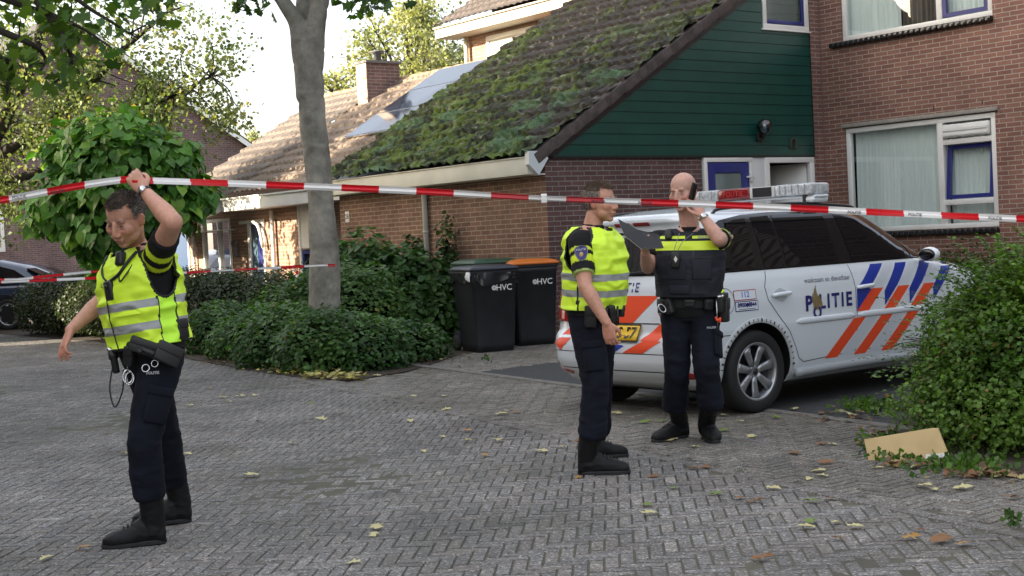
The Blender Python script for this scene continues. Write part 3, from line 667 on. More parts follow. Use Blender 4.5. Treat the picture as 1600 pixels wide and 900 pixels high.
w_ = yz_frame(H2, 12.95, 13.9, .9, 2.1); mb = MB(); mb.add([(BN + .03, 12.95, .9), (BN + .03, 13.9, .9), (BN + .03, 13.9, 2.1), (BN + .03, 12.95, 2.1)], [(0, 1, 2, 3)]); mb.build('pane', mat('blue_blind', (.06, .10, .18), .3), w_, fix=False)
w_ = yz_frame(H2, 9.58, 10.27, 0, 2.06, .09, name='door_frame'); mb = MB(); mb.b2((BN + .02, 9.67, .02), (BN + .07, 10.18, 1.97), 0, .004); d_ = mb.build('door', M['blue_frame'], H2); mb = MB(); mb.b2((BN + .01, 9.92, .5), (BN + .02, 10.1, 1.8)); mb.build('pane', mat('door_pane', (.1, .16, .2), .1), d_)
gt = MB(); gt.tube([(BN - .07, 9.14, 2.2), (BN - .07, 9.14, 0)], .04, 10); gt.build('downpipe', M['white_frame'], H2); gt = MB(); gt.tube([(BN - .10, 10.4, 2.02), (BN - .10, 9.8, 2.0), (BN - .10, 9.6, 1.85), (BN - .10, 9.5, 1.5)], .035, 10, sub=3); gt.build('door_canopy_pipe', M['white_frame'], H2); gt = MB(); gt.tube([(BN - .07, 12.62, 2.0), (BN - .07, 12.62, 0)], .03, 10); gt.build('downpipe', M['white_frame'], H2)
lp = MB(); lp.box((BN - .06, 10.75, 1.62), (.1, .16, .10), 0, None, .02); lp.box((BN - .06, 10.72, 1.45), (.08, .08, .22), 0, None, .02); lp.build('wall_lamp', M['lead'], H2)
# roof of the neighbour
def zn(x): return 2.5 + SL * (x - .35)
HB, HT = .30, 4.30
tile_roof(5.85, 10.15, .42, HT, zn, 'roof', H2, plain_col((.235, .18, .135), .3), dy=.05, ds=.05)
tile_roof(10.15, 13.1, -.30, HT, zn, 'roof', H2, plain_col((.13, .108, .092), .35), dy=.05, ds=.05)  # tree shade on this section is put into a darker tile colour
def zback(x): return zn(HT) - SL * (x - HT)
mb = MB(); mb.add([(HT, 5.85, zn(HT)), (HT, 13.1, zn(HT)), (HT + 4, 13.1, zback(HT + 4)), (HT + 4, 5.85, zback(HT + 4))], [(0, 1, 2, 3)]); bk = mb.build('roof', M['roof'], H2, fix=False); vcol(bk.data, np.tile([.2, .15, .11], (4, 1)))
mb = MB(); yy = 5.85
while yy < 13.1: mb.tube([(HT, yy, zn(HT) + .0), (HT, yy + .39, zn(HT) + .015)], .11, 12, flat=.8); yy += .385
mb.build('ridge_tiles', mat('ridge_tile', (.30, .20, .12), .8, noise=.2, nscale=4), H2)
mb = MB(); mb.b2((.20, 5.7, 2.26), (.46, 10.2, 2.46)); mb.b2((.17, 5.7, 2.46), (.30, 10.2, 2.49)); mb.b2((.2, 5.7, 2.24), (BN, 10.2, 2.262))
mb.b2((-.50, 10.75, 1.90), (-.24, 13.2, 2.08)); mb.b2((-.5, 10.75, 1.885), (BN, 13.2, 1.90))
mb.prism([(.2, 10.2, 2.26), (.2, 10.2, 2.46), (-.5, 10.78, 2.08), (-.5, 10.78, 1.90)], (.05, 0, 0)); mb.build('fascia', M['white_frame'], H2)
# chimney
mb = MB(); mb.b2((3.45, 9.75, 3.9), (4.25, 10.15, 5.2)); mb.build('chimney', M['brick_purple'], H2)
mb = MB(); mb.b2((3.43, 9.76, 3.85), (3.448, 10.14, 5.19)); o = mb.build('painted_sunlit_face', mat('painted_sunlit_brick', (.55, .42, .32), .8), H2)  # sunlight on the left chimney face, painted as a paler slab
mb = MB(); mb.b2((3.41, 9.71, 5.2), (4.29, 10.19, 5.25)); mb.lathe([(.001, .25), (.16, .22), (.17, .20), (.08, .19), (.08, 0), (.001, 0)], (3.85, 9.95, 5.25), n=16); mb.build('chimney_cap', M['lead'], H2)
# solar panels
M['solar'] = mat('solar_glass', (.02, .03, .05), .08, spec=.8)
rx = Matrix(((1 / cs, 0, -SL / cs), (0, 1, 0), (SL / cs, 0, 1 / cs)))
for (s0, y0) in ((.62, 6.5), (1.55, 6.5), (2.48, 6.5)):
    so_ = thing('solar_panel', {0: 'solar panel lowest on the sunlit roof behind the tree', 1: 'middle solar panel of the row on the sunlit roof', 2: 'uppermost solar panel near the ridge of the sunlit roof'}[int(s0 / .9)], 'solar panel', hp(1.75 + s0 * .84, y0 + .95, zn(1.75 + s0 * .84) + .10), HA, 'solar panels on the roof')
    f = MB(); L0 = .90
    f.box((0, 0, 0), (L0, 1.62, .03), 0, rx); f.build('panel_frame', M['metal'], so_)
    f = MB(); f.box(rx @ Vector((0, 0, .018)), (L0 - .05, 1.57, .006), 0, rx); f.build('panel_glass', M['solar'], so_)

# ------------------------------------------------------------------ brick house at the far left
LYh = 52.
P0 = at(380, 222, LYh)
H3 = thing('brick_house', 'tall dark purple brick gable with white barge boards behind the trees at the left', 'house', (P0.x, P0.y, 0), HA)
ze = P0.z; W3 = 13.; hz = ze + W3 / 2 * .66
mb = MB(); mb.add([(-W3, 0, 0), (0, 0, 0), (0, 0, ze - .1), (-W3 / 2, 0, hz - .1), (-W3, 0, ze - .1)], [(0, 1, 2, 3, 4)]); mb.build('wall', M['brick_purple'], H3, fix=False)
mb = MB(); mb.add([(0, 0, 0), (0, 9, 0), (0, 9, ze), (0, 0, ze)], [(0, 1, 2, 3)]); mb.add([(-W3, 0, 0), (-W3, 9, 0), (-W3, 9, ze), (-W3, 0, ze)], [(0, 1, 2, 3)]); mb.build('wall', M['brick_purple_y'], H3, fix=False)
mb = MB()
for sx in (0, 1):
    x0, x1 = (.35, -W3 / 2) if sx == 0 else (-W3 - .35, -W3 / 2)
    zz0 = ze - .35 * .66
    mb.prism([(x0, -.22, zz0), (x1, -.22, hz), (x1, -.22, hz + .12), (x0, -.22, zz0 + .12)], (0, 9.4, 0))
mb.build('roof', mat('dark_roof', (.05, .05, .055), .8), H3)
mb = MB()
for sx in (0, 1):
    x0, x1 = (.38, -W3 / 2) if sx == 0 else (-W3 - .38, -W3 / 2)
    zz0 = ze - .38 * .66
    mb.prism([(x0, -.26, zz0 - .16), (x1, -.26, hz - .16), (x1, -.26, hz + .04), (x0, -.26, zz0 + .04)], (0, .035, 0))
mb.build('barge_board', M['white_frame'], H3)
mb = MB(); mb.b2((-10.2, -.03, 1.85), (-8.95, .02, 3.6), 0, .01); w_ = mb.build('window', M['white_frame'], H3); mb = MB(); mb.b2((-10.05, -.04, 2.0), (-9.08, -.031, 3.45)); mb.build('pane', mat('tan_blind', (.45, .33, .18), .6), w_)

H6 = thing('shade_box', 'unseen brick box added beyond the left edge to shade the low hedge', 'shade_box', (-15.6, 24.8, 0), 0)  # unseen box, added to cast shade on the hedge and parked car
mb = MB(); mb.b2((0, 0, 0), (2.8, 7.5, 3.1)); mb.build('wall', M['brick_purple_y'], H6)
mb = MB(); mb.b2((-.15, -.15, 3.1), (2.95, 7.65, 3.3)); mb.build('roof', M['lead'], H6)
# ------------------------------------------------------------------ unseen block, added outside the picture to shade the street
H4 = thing('shade_block', 'long unseen brick block added left of the street to shade it', 'shade block', (-17, -2, 0), 0)
BH = 15.5; Y0_, Y1_ = -26, 22.2
mb = MB(); mb.b2((-9, Y0_, 0), (0, Y1_, BH)); mb.build('wall', M['brick_purple_y'], H4)
mb = MB(); mb.b2((-9.2, Y0_ - .2, BH), (.2, Y1_ + .2, BH + .3)); mb.build('roof', M['lead'], H4)
pr_ = None
for fl in range(4):
    for k in range(9):
        if pr_ is None:
            m_ = MB(); m_.b2((-.02, -.8, 0), (.06, .8, 1.5), 0, .01); pr_ = m_.build('window', M['white_frame'], H4); m_ = MB(); m_.b2((.061, -.7, .1), (.066, .7, 1.4)); pn_ = m_.build('pane', M['glass_dark'], pr_); a_, b_ = pr_, pn_
        else:
            a_ = pr_.copy(); COL.objects.link(a_); b_ = pn_.copy(); COL.objects.link(b_); a_.parent = H4; b_.parent = a_
        a_.location = (0, Y0_ + 3 + k * 5, 1 + fl * 3)
# ------------------------------------------------------------------ police car (local x forward, y left, rear axle at the origin)
M['paint'] = mat('white_car_paint', (.68, .72, .75), .22, coat=.8)
M['red_fluo'] = mat('red_orange_stripe', (.80, .075, .018), .4)
M['blue_stripe'] = mat('blue_stripe', (.012, .035, .30), .35)
M['grey_stripe'] = mat('reflective_white_stripe', (.55, .58, .62), .3)
M['tyre'] = mat('tyre_rubber', (.016, .016, .017), .75, bump=.3, bscale=60)
M['alloy'] = mat('silver_alloy', (.42, .43, .45), .3, metal=.7)
M['tail'] = mat('red_lens', (.30, .006, .01), .08, coat=.6)
M['cglass'] = mat('tinted_car_glass', (.004, .005, .006), .015, spec=.5)
M['ink'] = mat('dark_blue_ink', (.012, .014, .13), .4)
M['dkgrey'] = mat('dark_grey_plastic', (.03, .03, .033), .5)
def itp(z, T):
    return float(np.interp(z, [t[0] for t in T], [t[1] for t in T]))
XRT = [(.20, -.45), (.26, -.60), (.33, -.68), (.42, -.73), (.55, -.74), (.62, -.715), (.66, -.675), (.80, -.66), (1.0, -.625), (1.10, -.575), (1.2, -.52), (1.42, -.40), (1.47, -.415), (1.50, -.44), (1.53, -.44), (1.56, -.38), (1.60, -.1), (1.62, .3), (1.63, .6)]
XFT = [(.20, 3.36), (.28, 3.48), (.45, 3.60), (.6, 3.58), (.72, 3.52), (.82, 3.40), (.92, 3.20), (1.0, 2.95), (1.05, 2.70), (1.09, 2.48), (1.2, 2.26), (1.4, 1.96), (1.48, 1.82), (1.54, 1.65), (1.58, 1.45), (1.60, 1.3), (1.62, 1.05), (1.63, .8)]
HWT = [(.20, .80), (.26, .845), (.33, .868), (.45, .880), (.60, .893), (.66, .897), (.72, .893), (.85, .893), (.95, .885), (1.03, .868), (1.08, .845), (1.2, .805), (1.35, .752), (1.46, .705), (1.51, .67), (1.545, .62), (1.58, .50), (1.605, .38), (1.62, .22), (1.63, .05)]
RR_ = lambda z: min(.30, itp(z, HWT) * .6)
def hwx(x, z):
    h = itp(z, HWT); f = 1 - .035 * max(0, (x - 1.4) / 2.2) ** 2 * (1 if x > 1.4 else 1) - .03 * (max(0, (.6 - x)) / 1.3) ** 2
    return h * f
def Yside(x, z):
    h = hwx(x, z); r = RR_(z); xr = itp(z, XRT); xf = itp(z, XFT); rf = min(.5, (xf - xr) * .4, h * .8)
    if x < xr + r:
        q = min(1, (xr + r - x) / r); return h - r * (1 - math.sqrt(max(0, 1 - q * q)))
    if x > xf - rf:
        q = min(1, (x - xf + rf) / rf); return h - rf * (1 - math.sqrt(max(0, 1 - q * q))) * .75
    return h
def Xrear(y, z):
    xr = itp(z, XRT); r = RR_(z); h = hwx(xr + r, z); y = abs(y); c = .035
    if y < h - r: return xr + c * (y / h) ** 2
    q = min(1, (y - (h - r)) / r); return xr + c * (y / h) ** 2 * (1 - q * .5) + r * (1 - math.sqrt(max(0, 1 - q * q)))
def Xfront(y, z):
    xr = itp(z, XRT); xf = itp(z, XFT); h = hwx(xf, z); rf = min(.5, (xf - xr) * .4, h * .8); y = abs(y); ye = h - rf * .75
    if y < ye: return xf - .03 * (y / h) ** 2
    q = min(1, (y - ye) / (rf * .75)); return xf - .03 * (y / h) ** 2 - rf * (1 - math.sqrt(max(0, 1 - q * q)))
def car_ring(z):
    pts = []; xr = itp(z, XRT); xf = itp(z, XFT); r = RR_(z); hr = hwx(xr + r, z); rf = min(.5, (xf - xr) * .4, hwx(xf, z) * .8); hf = hwx(xf, z)
    half = []
    for k in range(7): half.append((Xrear((hr - r) * k / 7, z), (hr - r) * k / 7))
    for k in range(9):
        a = math.pi / 2 * k / 8; y = hr - r + r * math.sin(a); half.append((Xrear(y, z), y))
    xa, xb = xr + r, xf - rf
    for k in range(1, 40): x = xa + (xb - xa) * k / 40; half.append((x, Yside(x, z)))
    for k in range(9):
        a = math.pi / 2 * k / 8; q = math.sin(a); x = xb + rf * q; y = (hwx(xb, z) - rf * (1 - math.sqrt(max(0, 1 - q * q))) * .75); half.append((x - .03 * (y / hf) ** 2 * q, y))
    ye = half[-1][1]
    for k in range(1, 7): y = ye * (1 - k / 7.); half.append((Xfront(0, z) - .03 * (y / max(hf, .01)) ** 2, y))
    half.append((Xfront(0, z), 0))
    ring = [Vector((x, y, z)) for x, y in half]; ring += [Vector((x, -y, z)) for x, y in half[1:-1]][::-1]
    return ring
zs = list(np.linspace(.20, .30, 6)) + list(np.linspace(.32, .60, 10)) + list(np.linspace(.615, .70, 8)) + list(np.linspace(.73, 1.05, 14)) + list(np.linspace(1.06, 1.12, 5)) + list(np.linspace(1.15, 1.46, 11)) + list(np.linspace(1.475, 1.628, 22))
CARM = Matrix.Translation(HC + E2 * (-4.17) + E1 * (-6.61)) @ Matrix.Rotation(HA, 4, 'Z')
CAR = thing('police_car', 'white police car with blue and orange diagonal stripes and a roof light bar', 'car'); CAR.matrix_world = CARM
mb = MB(); mb.rings([car_ring(float(z)) for z in zs], 0)
me = mb.mesh('body', [M['paint'], M['black']]); bo = bpy.data.objects.new('tmp', me); COL.objects.link(bo)
cutters = []
for (xx, sgn) in ((0.0, -1), (0.0, 1), (2.68, -1), (2.68, 1)):
    c = MB(); c.lathe([(.385, -.14), (.385, .14)], (xx, sgn * .84, .315), 'Y', 48, 0, False); n0 = 48
    c.f.append(tuple(range(48))); c.m.append(0); c.sm.append(False); c.f.append(tuple(range(48, 96))[::-1]); c.m.append(0); c.sm.append(False)
    co = c.build('cut', M['black']); cutters.append(co); md = bo.modifiers.new('b', 'BOOLEAN'); md.operation = 'DIFFERENCE'; md.solver = 'EXACT'; md.object = co
me2 = baked(bo); bpy.data.objects.remove(bo)
for c in cutters: bpy.data.objects.remove(c)
me2.materials.clear(); me2.materials.append(M['paint']); me2.materials.append(M['black'])
for p in me2.polygons:
    c = p.center; d = min(math.hypot(c.x, c.z - .315), math.hypot(c.x - 2.68, c.z - .315)); ins = d < .3853 and abs(c.y) > .69
    p.material_index = 1 if ins else 0; p.use_smooth = not ins
BODY = mesh_obj('body', me2, CAR)

def clip_rows(poly, z):
    xs = []
    n = len(poly)
    for i in range(n):
        (x0, z0), (x1, z1) = poly[i], poly[(i + 1) % n]
        if (z0 - z) * (z1 - z) <= 0 and abs(z1 - z0) > 1e-9:
            t = (z - z0) / (z1 - z0); xs.append(x0 + (x1 - x0) * t)
    return (min(xs), max(xs)) if xs else None
def patch(mb, poly, fn, off, mi=0, nz=10, nx=8):
    """convex polygon in (u, z) mapped by fn(u, z, off) onto the bodywork"""
    z0 = min(p[1] for p in poly) + 1e-5; z1 = max(p[1] for p in poly) - 1e-5
    lv = sorted(set([z0, z1] + [min(max(p[1], z0), z1) for p in poly] + list(np.linspace(z0, z1, nz)))); vs = []; fs = []; rows = []
    for z in lv:
        r = clip_rows(poly, z)
        if r is None: continue
        rows.append(len(rows)); 
        for k in range(nx + 1): u = r[0] + (r[1] - r[0]) * k / nx; vs.append(fn(u, z, off))
    for a in range(len(rows) - 1):
        for k in range(nx): i = a * (nx + 1) + k; fs.append((i, i + 1, i + nx + 2, i + nx + 1))
    mb.add(vs, fs, mi, True)
def fside(sg):
    def f(x, z, o):
        y = Yside(x, z); dz = (Yside(x, z + .01) - Yside(x, z - .01)) / .02; n = math.hypot(1, dz)
        return Vector((x, sg * (y + o / n), z - dz * o / n))
    return f
def frear(y, z, o): return Vector((Xrear(y, z) - o, y, z + 0 * o))
def strokes(mb, pts, wid, fn, off, mi=0, sub=6):
    """thin line along pts on the bodywork"""
    for (a, b) in zip(pts[:-1], pts[1:]):
        a = np.array(a); b = np.array(b); d = b - a; L_ = np.linalg.norm(d); n = np.array([-d[1], d[0]]) / L_ * wid / 2; vs = []; fs = []
        for k in range(sub + 1):
            p = a + d * k / sub; vs += [fn(*(p + n), off), fn(*(p - n), off)]
        for k in range(sub): fs.append((2 * k, 2 * k + 1, 2 * k + 3, 2 * k + 2))
        mb.add(vs, fs, mi, True)
DLO = [(-.47, 1.13), (-.40, 1.09), (2.40, 1.085), (2.30, 1.15), (1.95, 1.39), (1.80, 1.47), (1.6, 1.515), (.45, 1.535), (.12, 1.525), (-.16, 1.49), (-.34, 1.40)]
QG = [(-.43, 1.135), (-.37, 1.11), (.055, 1.108), (.125, 1.495), (-.02, 1.487), (-.14, 1.463), (-.30, 1.38)]
SG = [(.165, 1.108), (.39, 1.108), (.40, 1.508), (.19, 1.50)]
RG = [(.425, 1.108), (1.045, 1.108), (1.05, 1.518), (.44, 1.512)]
FG = [(1.225, 1.108), (1.93, 1.108), (2.0, 1.30), (1.93, 1.37), (1.80, 1.45), (1.6, 1.495), (1.19, 1.515)]
TG = [(2.02, 1.108), (2.27, 1.108), (2.04, 1.27)]
for sg in (-1, 1):
    fn = fside(sg)
    mb = MB(); patch(mb, DLO, fn, .003, 0, 26, 30); sur = mb.build('window_surround', M['black_gloss'], CAR)
    for poly in (QG, SG, RG, FG, TG):
        mb = MB(); patch(mb, poly, fn, .006, 0, 16, 10); mb.build('side_window', M['cglass'], CAR)
    mb = MB()
    for q in ([(.157, 1.08), (.105, .96), (.13, .86), (.24, .73), (.36, .60), (.435, .47), (.475, .38), (.53, .345), (1.17, .375)], [(1.15, 1.08), (1.185, .9), (1.19, .45), (1.175, .375)], [(2.12, 1.07), (2.16, .9), (2.14, .5), (2.05, .385), (1.2, .375)], [(-.60, .625), (-.30, .62)]): mb = MB(); strokes(mb, q, .006, fn, .0015); mb.build('door_gap', M['black'], CAR)
    mb = MB(); strokes(mb, [(-.333 + .105 * math.cos(t) * .9, .876 + .1 * math.sin(t)) for t in [2 * math.pi * k / 24 for k in range(25)]] if sg < 0 else [(.6, .5), (.6, .501)], .004, fn, .0015, 0, 1)
    mb.build('fuel_flap', M['black'], CAR)
    mb = MB()
    for (xa, xb) in ((.44, 1.17), (1.20, 2.08)):
        rr = []
        for k in range(13):
            x = xa + (xb - xa) * k / 12; e = .4 if k in (0, 12) else 1; c = fn(x, .668, 0); rr.append([c + Vector((0, sg * (.014 * e * math.cos(t)), .026 * e * math.sin(t))) for t in [2 * math.pi * j / 10 for j in range(10)]])
        mb.rings(rr)
    mb.build('door_moulding', M['paint'], CAR)
    for xh in (.27, 1.30):
        mb = MB(); c = fn(xh, .895, 0); mb.tube([c + Vector((-.10, sg * .012, -.004)), c + Vector((-.07, sg * .035, 0)), c + Vector((.07, sg * .035, .006)), c + Vector((.10, sg * .012, .006))], [.012, .017, .017, .012], 10, sub=4)
        h_ = mb.build('door_handle', M['paint'], CAR)
        mb = MB(); patch(mb, [(xh - .06, .86), (xh + .02, .835), (xh + .07, .86), (xh + .07, .92), (xh + .0, .945), (xh - .06, .92)], fn, .002, 0, 5, 4); mb.build('handle_recess', mat('handle_recess', (.42, .45, .48), .3), h_)
    # sill, arch trim
    mb = MB(); rr = []
    for k in range(25):
        x = .44 + (2.24 - .44) * k / 24; y = Yside(x, .3) * 1.0; zz = .262 + .01 * math.sin(k / 24 * math.pi); rr.append([Vector((x, sg * (y + .004 + .03 * math.cos(t)), zz + .035 * math.sin(t))) for t in [2 * math.pi * j / 10 for j in range(10)]])
    mb.rings(rr); mb.build('sill', mat('sill_grey', (.36, .38, .40), .3), CAR)
    for xw in (0., 2.68):
        mb = MB(); rr = []
        for k in range(37):
            a = R(-12) + R(204) * k / 36; x = xw + .40 * math.cos(a); zz = .315 + .40 * math.sin(a)
            ring = []
            for (dr, dy) in ((-.020, .0), (-.02, .012), (-.004, .016), (.016, .010), (.020, .0)):
                X_ = xw + (.40 + dr) * math.cos(a); Z_ = .315 + (.40 + dr) * math.sin(a); ring.append(Vector((X_, sg * (Yside(X_, max(.21, Z_)) + dy - .003), Z_)))
            rr.append(ring)
        mb.rings(rr, 0, True, False, True); at_ = mb.build('arch_trim', mat('arch_trim', (.52, .54, .55), .35), CAR)
        mb = MB()
        for k in range(26):
            a = R(2) + R(176) * (k + .15) / 26; a2 = a + R(1.1 + 1.2 * (k % 3 == 0)); r0, r1 = .388, .412; q = []
            for (aa, rr_) in ((a, r0), (a2, r0), (a2, r1), (a, r1)):
                X_ = xw + rr_ * math.cos(aa); Z_ = .315 + rr_ * math.sin(aa); q.append(Vector((X_, sg * (Yside(X_, Z_) + .0155), Z_)))
            mb.add(q, [(0, 1, 2, 3)])
        mb.build('trim_marks', M['dkgrey'], at_, fix=False)
    # livery
    mb = MB(); K = .535
    def band(x0, z0, x1, z1, wd): return [(x0, z0), (x0 + wd, z0), (x1 + wd, z1), (x1, z1)]
    for i, xb0 in enumerate((.79, 1.15, 1.51)):        # orange, rising to the front
        patch(mb, band(xb0, .345, xb0 + .355, .645, .155), fn, .0025, 0, 8, 6); patch(mb, band(xb0 + .40, .695, xb0 + .60, .87, .155), fn, .0025, 0, 6, 6)
    mb.build('orange_stripes', M['red_fluo'], CAR, fix=False)
    mb = MB()
    patch(mb, [(1.195, .70), (1.395, .87), (1.36, .87), (1.20, .87)], fn, .0025, 0, 6, 6); patch(mb, [(1.20, .87), (1.36, .87), (1.60, 1.07), (1.44, 1.07)], fn, .0025, 0, 8, 6)
    for x0 in (1.56, 1.90, 2.24):
        patch(mb, [(x0, .72), (x0 + .165, .87), (x0 + .035, .87), (x0, .84)], fn, .0025, 0, 6, 5); patch(mb, [(x0 + .0, .84), (x0 + .04, .87), (x0 + .17, .87), (x0 + .36, 1.065), (x0 + .21, 1.065)], fn, .0025, 0, 8, 6)
    mb.build('blue_stripes', M['blue_stripe'], CAR, fix=False)
    mb = MB()
    for i, xb0 in enumerate((.965, 1.325)): mb = MB(); patch(mb, band(xb0 + .02, .355, xb0 + .345, .64, .15), fn, .002, 0, 8, 6); mb.build('grey_stripe', M['grey_stripe'], CAR, fix=False)
    for x0 in (1.40, 1.74, 2.08): mb = MB(); patch(mb, [(x0 + .0, .87), (x0 + .13, .87), (x0 + .34, 1.065), (x0 + .22, 1.065)], fn, .002, 0, 6, 5); mb.build('grey_stripe', M['grey_stripe'], CAR, fix=False)
def fr_side(p):      # text plane (x, z) on the right-hand side
    return fside(-1)(p.x, p.z, .004)
IDM = lambda x, z, rot=0: Matrix.Translation((x, 0, z)) @ Matrix.Rotation(rot, 4, 'Y') @ Matrix(((1, 0, 0, 0), (0, 0, -1, 0), (0, 1, 0, 0), (0, 0, 0, 1)))
text_on('lettering', 'P', .165, IDM(.595, .795), M['ink'], CAR, .006, fn=fr_side)
text_on('lettering', 'LITIE', .155, IDM(.925, .80), M['ink'], CAR, .005, sp=1.28, fn=fr_side)
text_on('slogan', 'waakzaam en dienstbaar', .058, IDM(.85, .98), mat('grey_ink', (.10, .10, .14), .5), CAR, .0, fn=fr_side)
# emblem: wheel (the O) with a golden flame over it
mb = MB(); vs = []; n = 28
for k in range(n):
    a = 2 * math.pi * k / n; vs += [fside(-1)(.695 + r_ * math.cos(a), .725 + r_ * 1.05 * math.sin(a), .004) for r_ in (.028, .050)]
mb.add(vs, [(2 * k, 2 * k + 1, (2 * k + 3) % (2 * n), (2 * k + 2) % (2 * n)) for k in range(n)]); mb.build('emblem_ring', M['ink'], CAR, fix=False)
mb = MB()
for (cx, cz, s_, ln) in ((.69, .745, 1., .20), (.655, .755, .8, .13), (.73, .755, .8, .12)):
    pts = [(0, 0), (.022, .03), (.018, .07), (.0, .11), (.008, .16), (-.002, .20)]; L1 = []; L2 = []
    for t in range(9):
        q = t / 8; wv = .024 * math.sin(math.pi * min(1, q * .9 + .12)) * s_; ox = .012 * math.sin(q * 6.5); L1.append(fside(-1)(cx + ox - wv, cz + q * ln, .005)); L2.append(fside(-1)(cx + ox + wv, cz + q * ln, .005))
    vv = L1 + L2; mb.add(vv, [(i, i + 1, i + 10, i + 9) for i in range(8)])
mb.build('emblem_flame', mat('emblem_gold', (.22, .16, .07), .4), CAR, fix=False)
# stickers 112 and 0900-8844
red_ink = mat('red_ink', (.35, .02, .03), .5); blu = mat('blue_ink', (.05, .18, .55), .5); wht = mat('white_sticker', (.72, .74, .78), .35)
for (z0, z1, xa, xb, bord) in ((.875, .953, -.245, -.002, red_ink), (.792, .868, -.235, .012, M['ink'])):
    fn = fside(-1); mb = MB(); patch(mb, [(xa, z0), (xb, z0), (xb, z1), (xa, z1)], fn, .003, 0, 4, 4); s_ = mb.build('phone_sticker', bord, CAR, fix=False)
    mb = MB(); patch(mb, [(xa + .006, z0 + .006), (xb - .006, z0 + .006), (xb - .006, z1 - .006), (xa + .006, z1 - .006)], fn, .004, 0, 4, 4); mb.build('sticker_face', wht, s_, fix=False)
    if bord is red_ink: text_on('lettering', '112', .062, IDM((xa + xb) / 2, .917), blu, s_, .001, fn=lambda p: fside(-1)(p.x, p.z, .0055))
    else:
        text_on('lettering', '0900', .045, IDM(xa + .068, .838), M['ink'], s_, .002, fn=lambda p: fside(-1)(p.x, p.z, .0055)); text_on('lettering', '8844', .045, IDM(xb - .065, .838), M['ink'], s_, .002, fn=lambda p: fside(-1)(p.x, p.z, .0055))
        mb = MB(); cx = (xa + xb) / 2 + .002; patch(mb, [(cx, .818), (cx + .02, .838), (cx, .858), (cx - .02, .838)], fn, .0055, 0, 4, 3); mb.build('diamond', M['ink'], s_, fix=False)
        mb = MB(); patch(mb, [(xa + .03, .805), (xb - .03, .805), (xb - .03, .809), (xa + .03, .809)], fn, .0055, 0, 3, 3); mb.build('fine_print', M['ink'], s_, fix=False)
# rear: glass, lights, plate, stripes, bumper line
mb = MB(); patch(mb, [(-.60, 1.12), (-.585, 1.09), (.585, 1.09), (.60, 1.12), (.55, 1.38), (.52, 1.41), (-.52, 1.41), (-.55, 1.38)], frear, .006, 0, 16, 20); mb.build('rear_window', mat('rear_glass', (.012, .014, .016), .015, spec=1.0, coat=1.), CAR, fix=False)
mb = MB(); patch(mb, [(-.66, 1.10), (.66, 1.10), (.60, 1.43), (-.60, 1.43)], frear, .002, 0, 12, 20); mb.build('rear_window_seal', M['black_gloss'], CAR, fix=False)
mb = MB(); mb.tube([frear(.30, 1.075, .02), frear(.10, 1.10, .03), frear(-.25, 1.12, .03), frear(-.50, 1.135, .025)], [.014, .010, .008, .006], 8); mb.build('rear_wiper', M['black'], CAR)
for (y0, y1) in ((-.02, -.20), (.02, .20)):
    mb = MB(); patch(mb, [(min(y0, y1), 1.475), (max(y0, y1), 1.475), (max(y0, y1), 1.505), (min(y0, y1), 1.505)], frear, .006, 0, 4, 6); mb.build('brake_light', M['tail'], CAR, fix=False)
def shell(poly, d0, d1, name, mt, nz=12, nx=12, fn=frear):
    mb = MB(); patch(mb, poly, fn, d1, 0, nz, nx); me_ = mb.build(name, mt, CAR, fix=False); m = me_.modifiers.new('s', 'SOLIDIFY'); m.thickness = d1 - d0; m.offset = 0; return me_
for sg in (-1, 1):
    poly = [(sg * .50, .80), (sg * .56, .735), (sg * .80, .74), (sg * .862, .78), (sg * .868, .93), (sg * .85, .975), (sg * .60, .965), (sg * .53, .92)]
    t_ = shell(poly, .0, .014, 'tail_light', M['tail'], 14, 14)
    mb = MB(); patch(mb, [(sg * .60, .835), (sg * .86, .84), (sg * .86, .862), (sg * .60, .855)], frear, .024, 0, 3, 10); mb.build('indicator_strip', mat('clear_lens', (.5, .25, .25), .15), t_, fix=False)
    shell([(sg * .52, .325), (sg * .56, .30), (sg * .79, .31), (sg * .80, .345), (sg * .75, .36)], 0, .006, 'reflector', M['tail'], 4, 8)
mb = MB(); P4 = [(-.31, .60), (.21, .60), (.21, .712), (-.31, .712)]; patch(mb, P4, frear, .014, 0, 4, 6); PLT = mb.build('number_plate', mat('plate_yellow', (.78, .48, .02), .35), CAR, fix=False); m_ = PLT.modifiers.new('s', 'SOLIDIFY'); m_.thickness = .012
mb = MB()
for (a, b, c, d) in ((-.32, .22, .590, .600), (-.32, .22, .712, .722), (-.32, -.31, .6, .712), (.21, .22, .6, .712)): patch(mb, [(a, c), (b, c), (b, d), (a, d)], frear, .018, 0, 2, 4)
mb.build('plate_frame', M['black'], PLT, fix=False)
RTX = Matrix.Translation((0, 0, .656)) @ Matrix(((0, 0, -1, 0), (-1, 0, 0, 0), (0, 1, 0, 0), (0, 0, 0, 1)))
text_on('lettering', 'S-57', .115, RTX @ Matrix.Translation((.285, 0, 0)), M['black'], PLT, .003, 'RIGHT', fn=lambda p: frear(p.y, p.z, .030))
mb = MB()
SB = lambda y0, z0, y1, z1, wd: [(y0, z0), (y0 - wd, z0), (y1 - wd, z1), (y1, z1)]
patch(mb, [(.32, .725), (-.20, .725), (-.47, .94), (.0, .94)], frear, .003, 0, 8, 8); patch(mb, [(-.33, .60), (-.50, .725), (-.64, .725), (-.52, .60)], frear, .003, 0, 6, 6)
patch(mb, [(-.15, .505), (-.37, .60), (-.555, .60), (-.37, .505)], frear, .0035, 0, 5, 6); patch(mb, [(.62, .50), (.32, .725), (.50, .725), (.72, .55)], frear, .003, 0, 6, 6)
mb.build('orange_stripes', M['red_fluo'], CAR, fix=False)
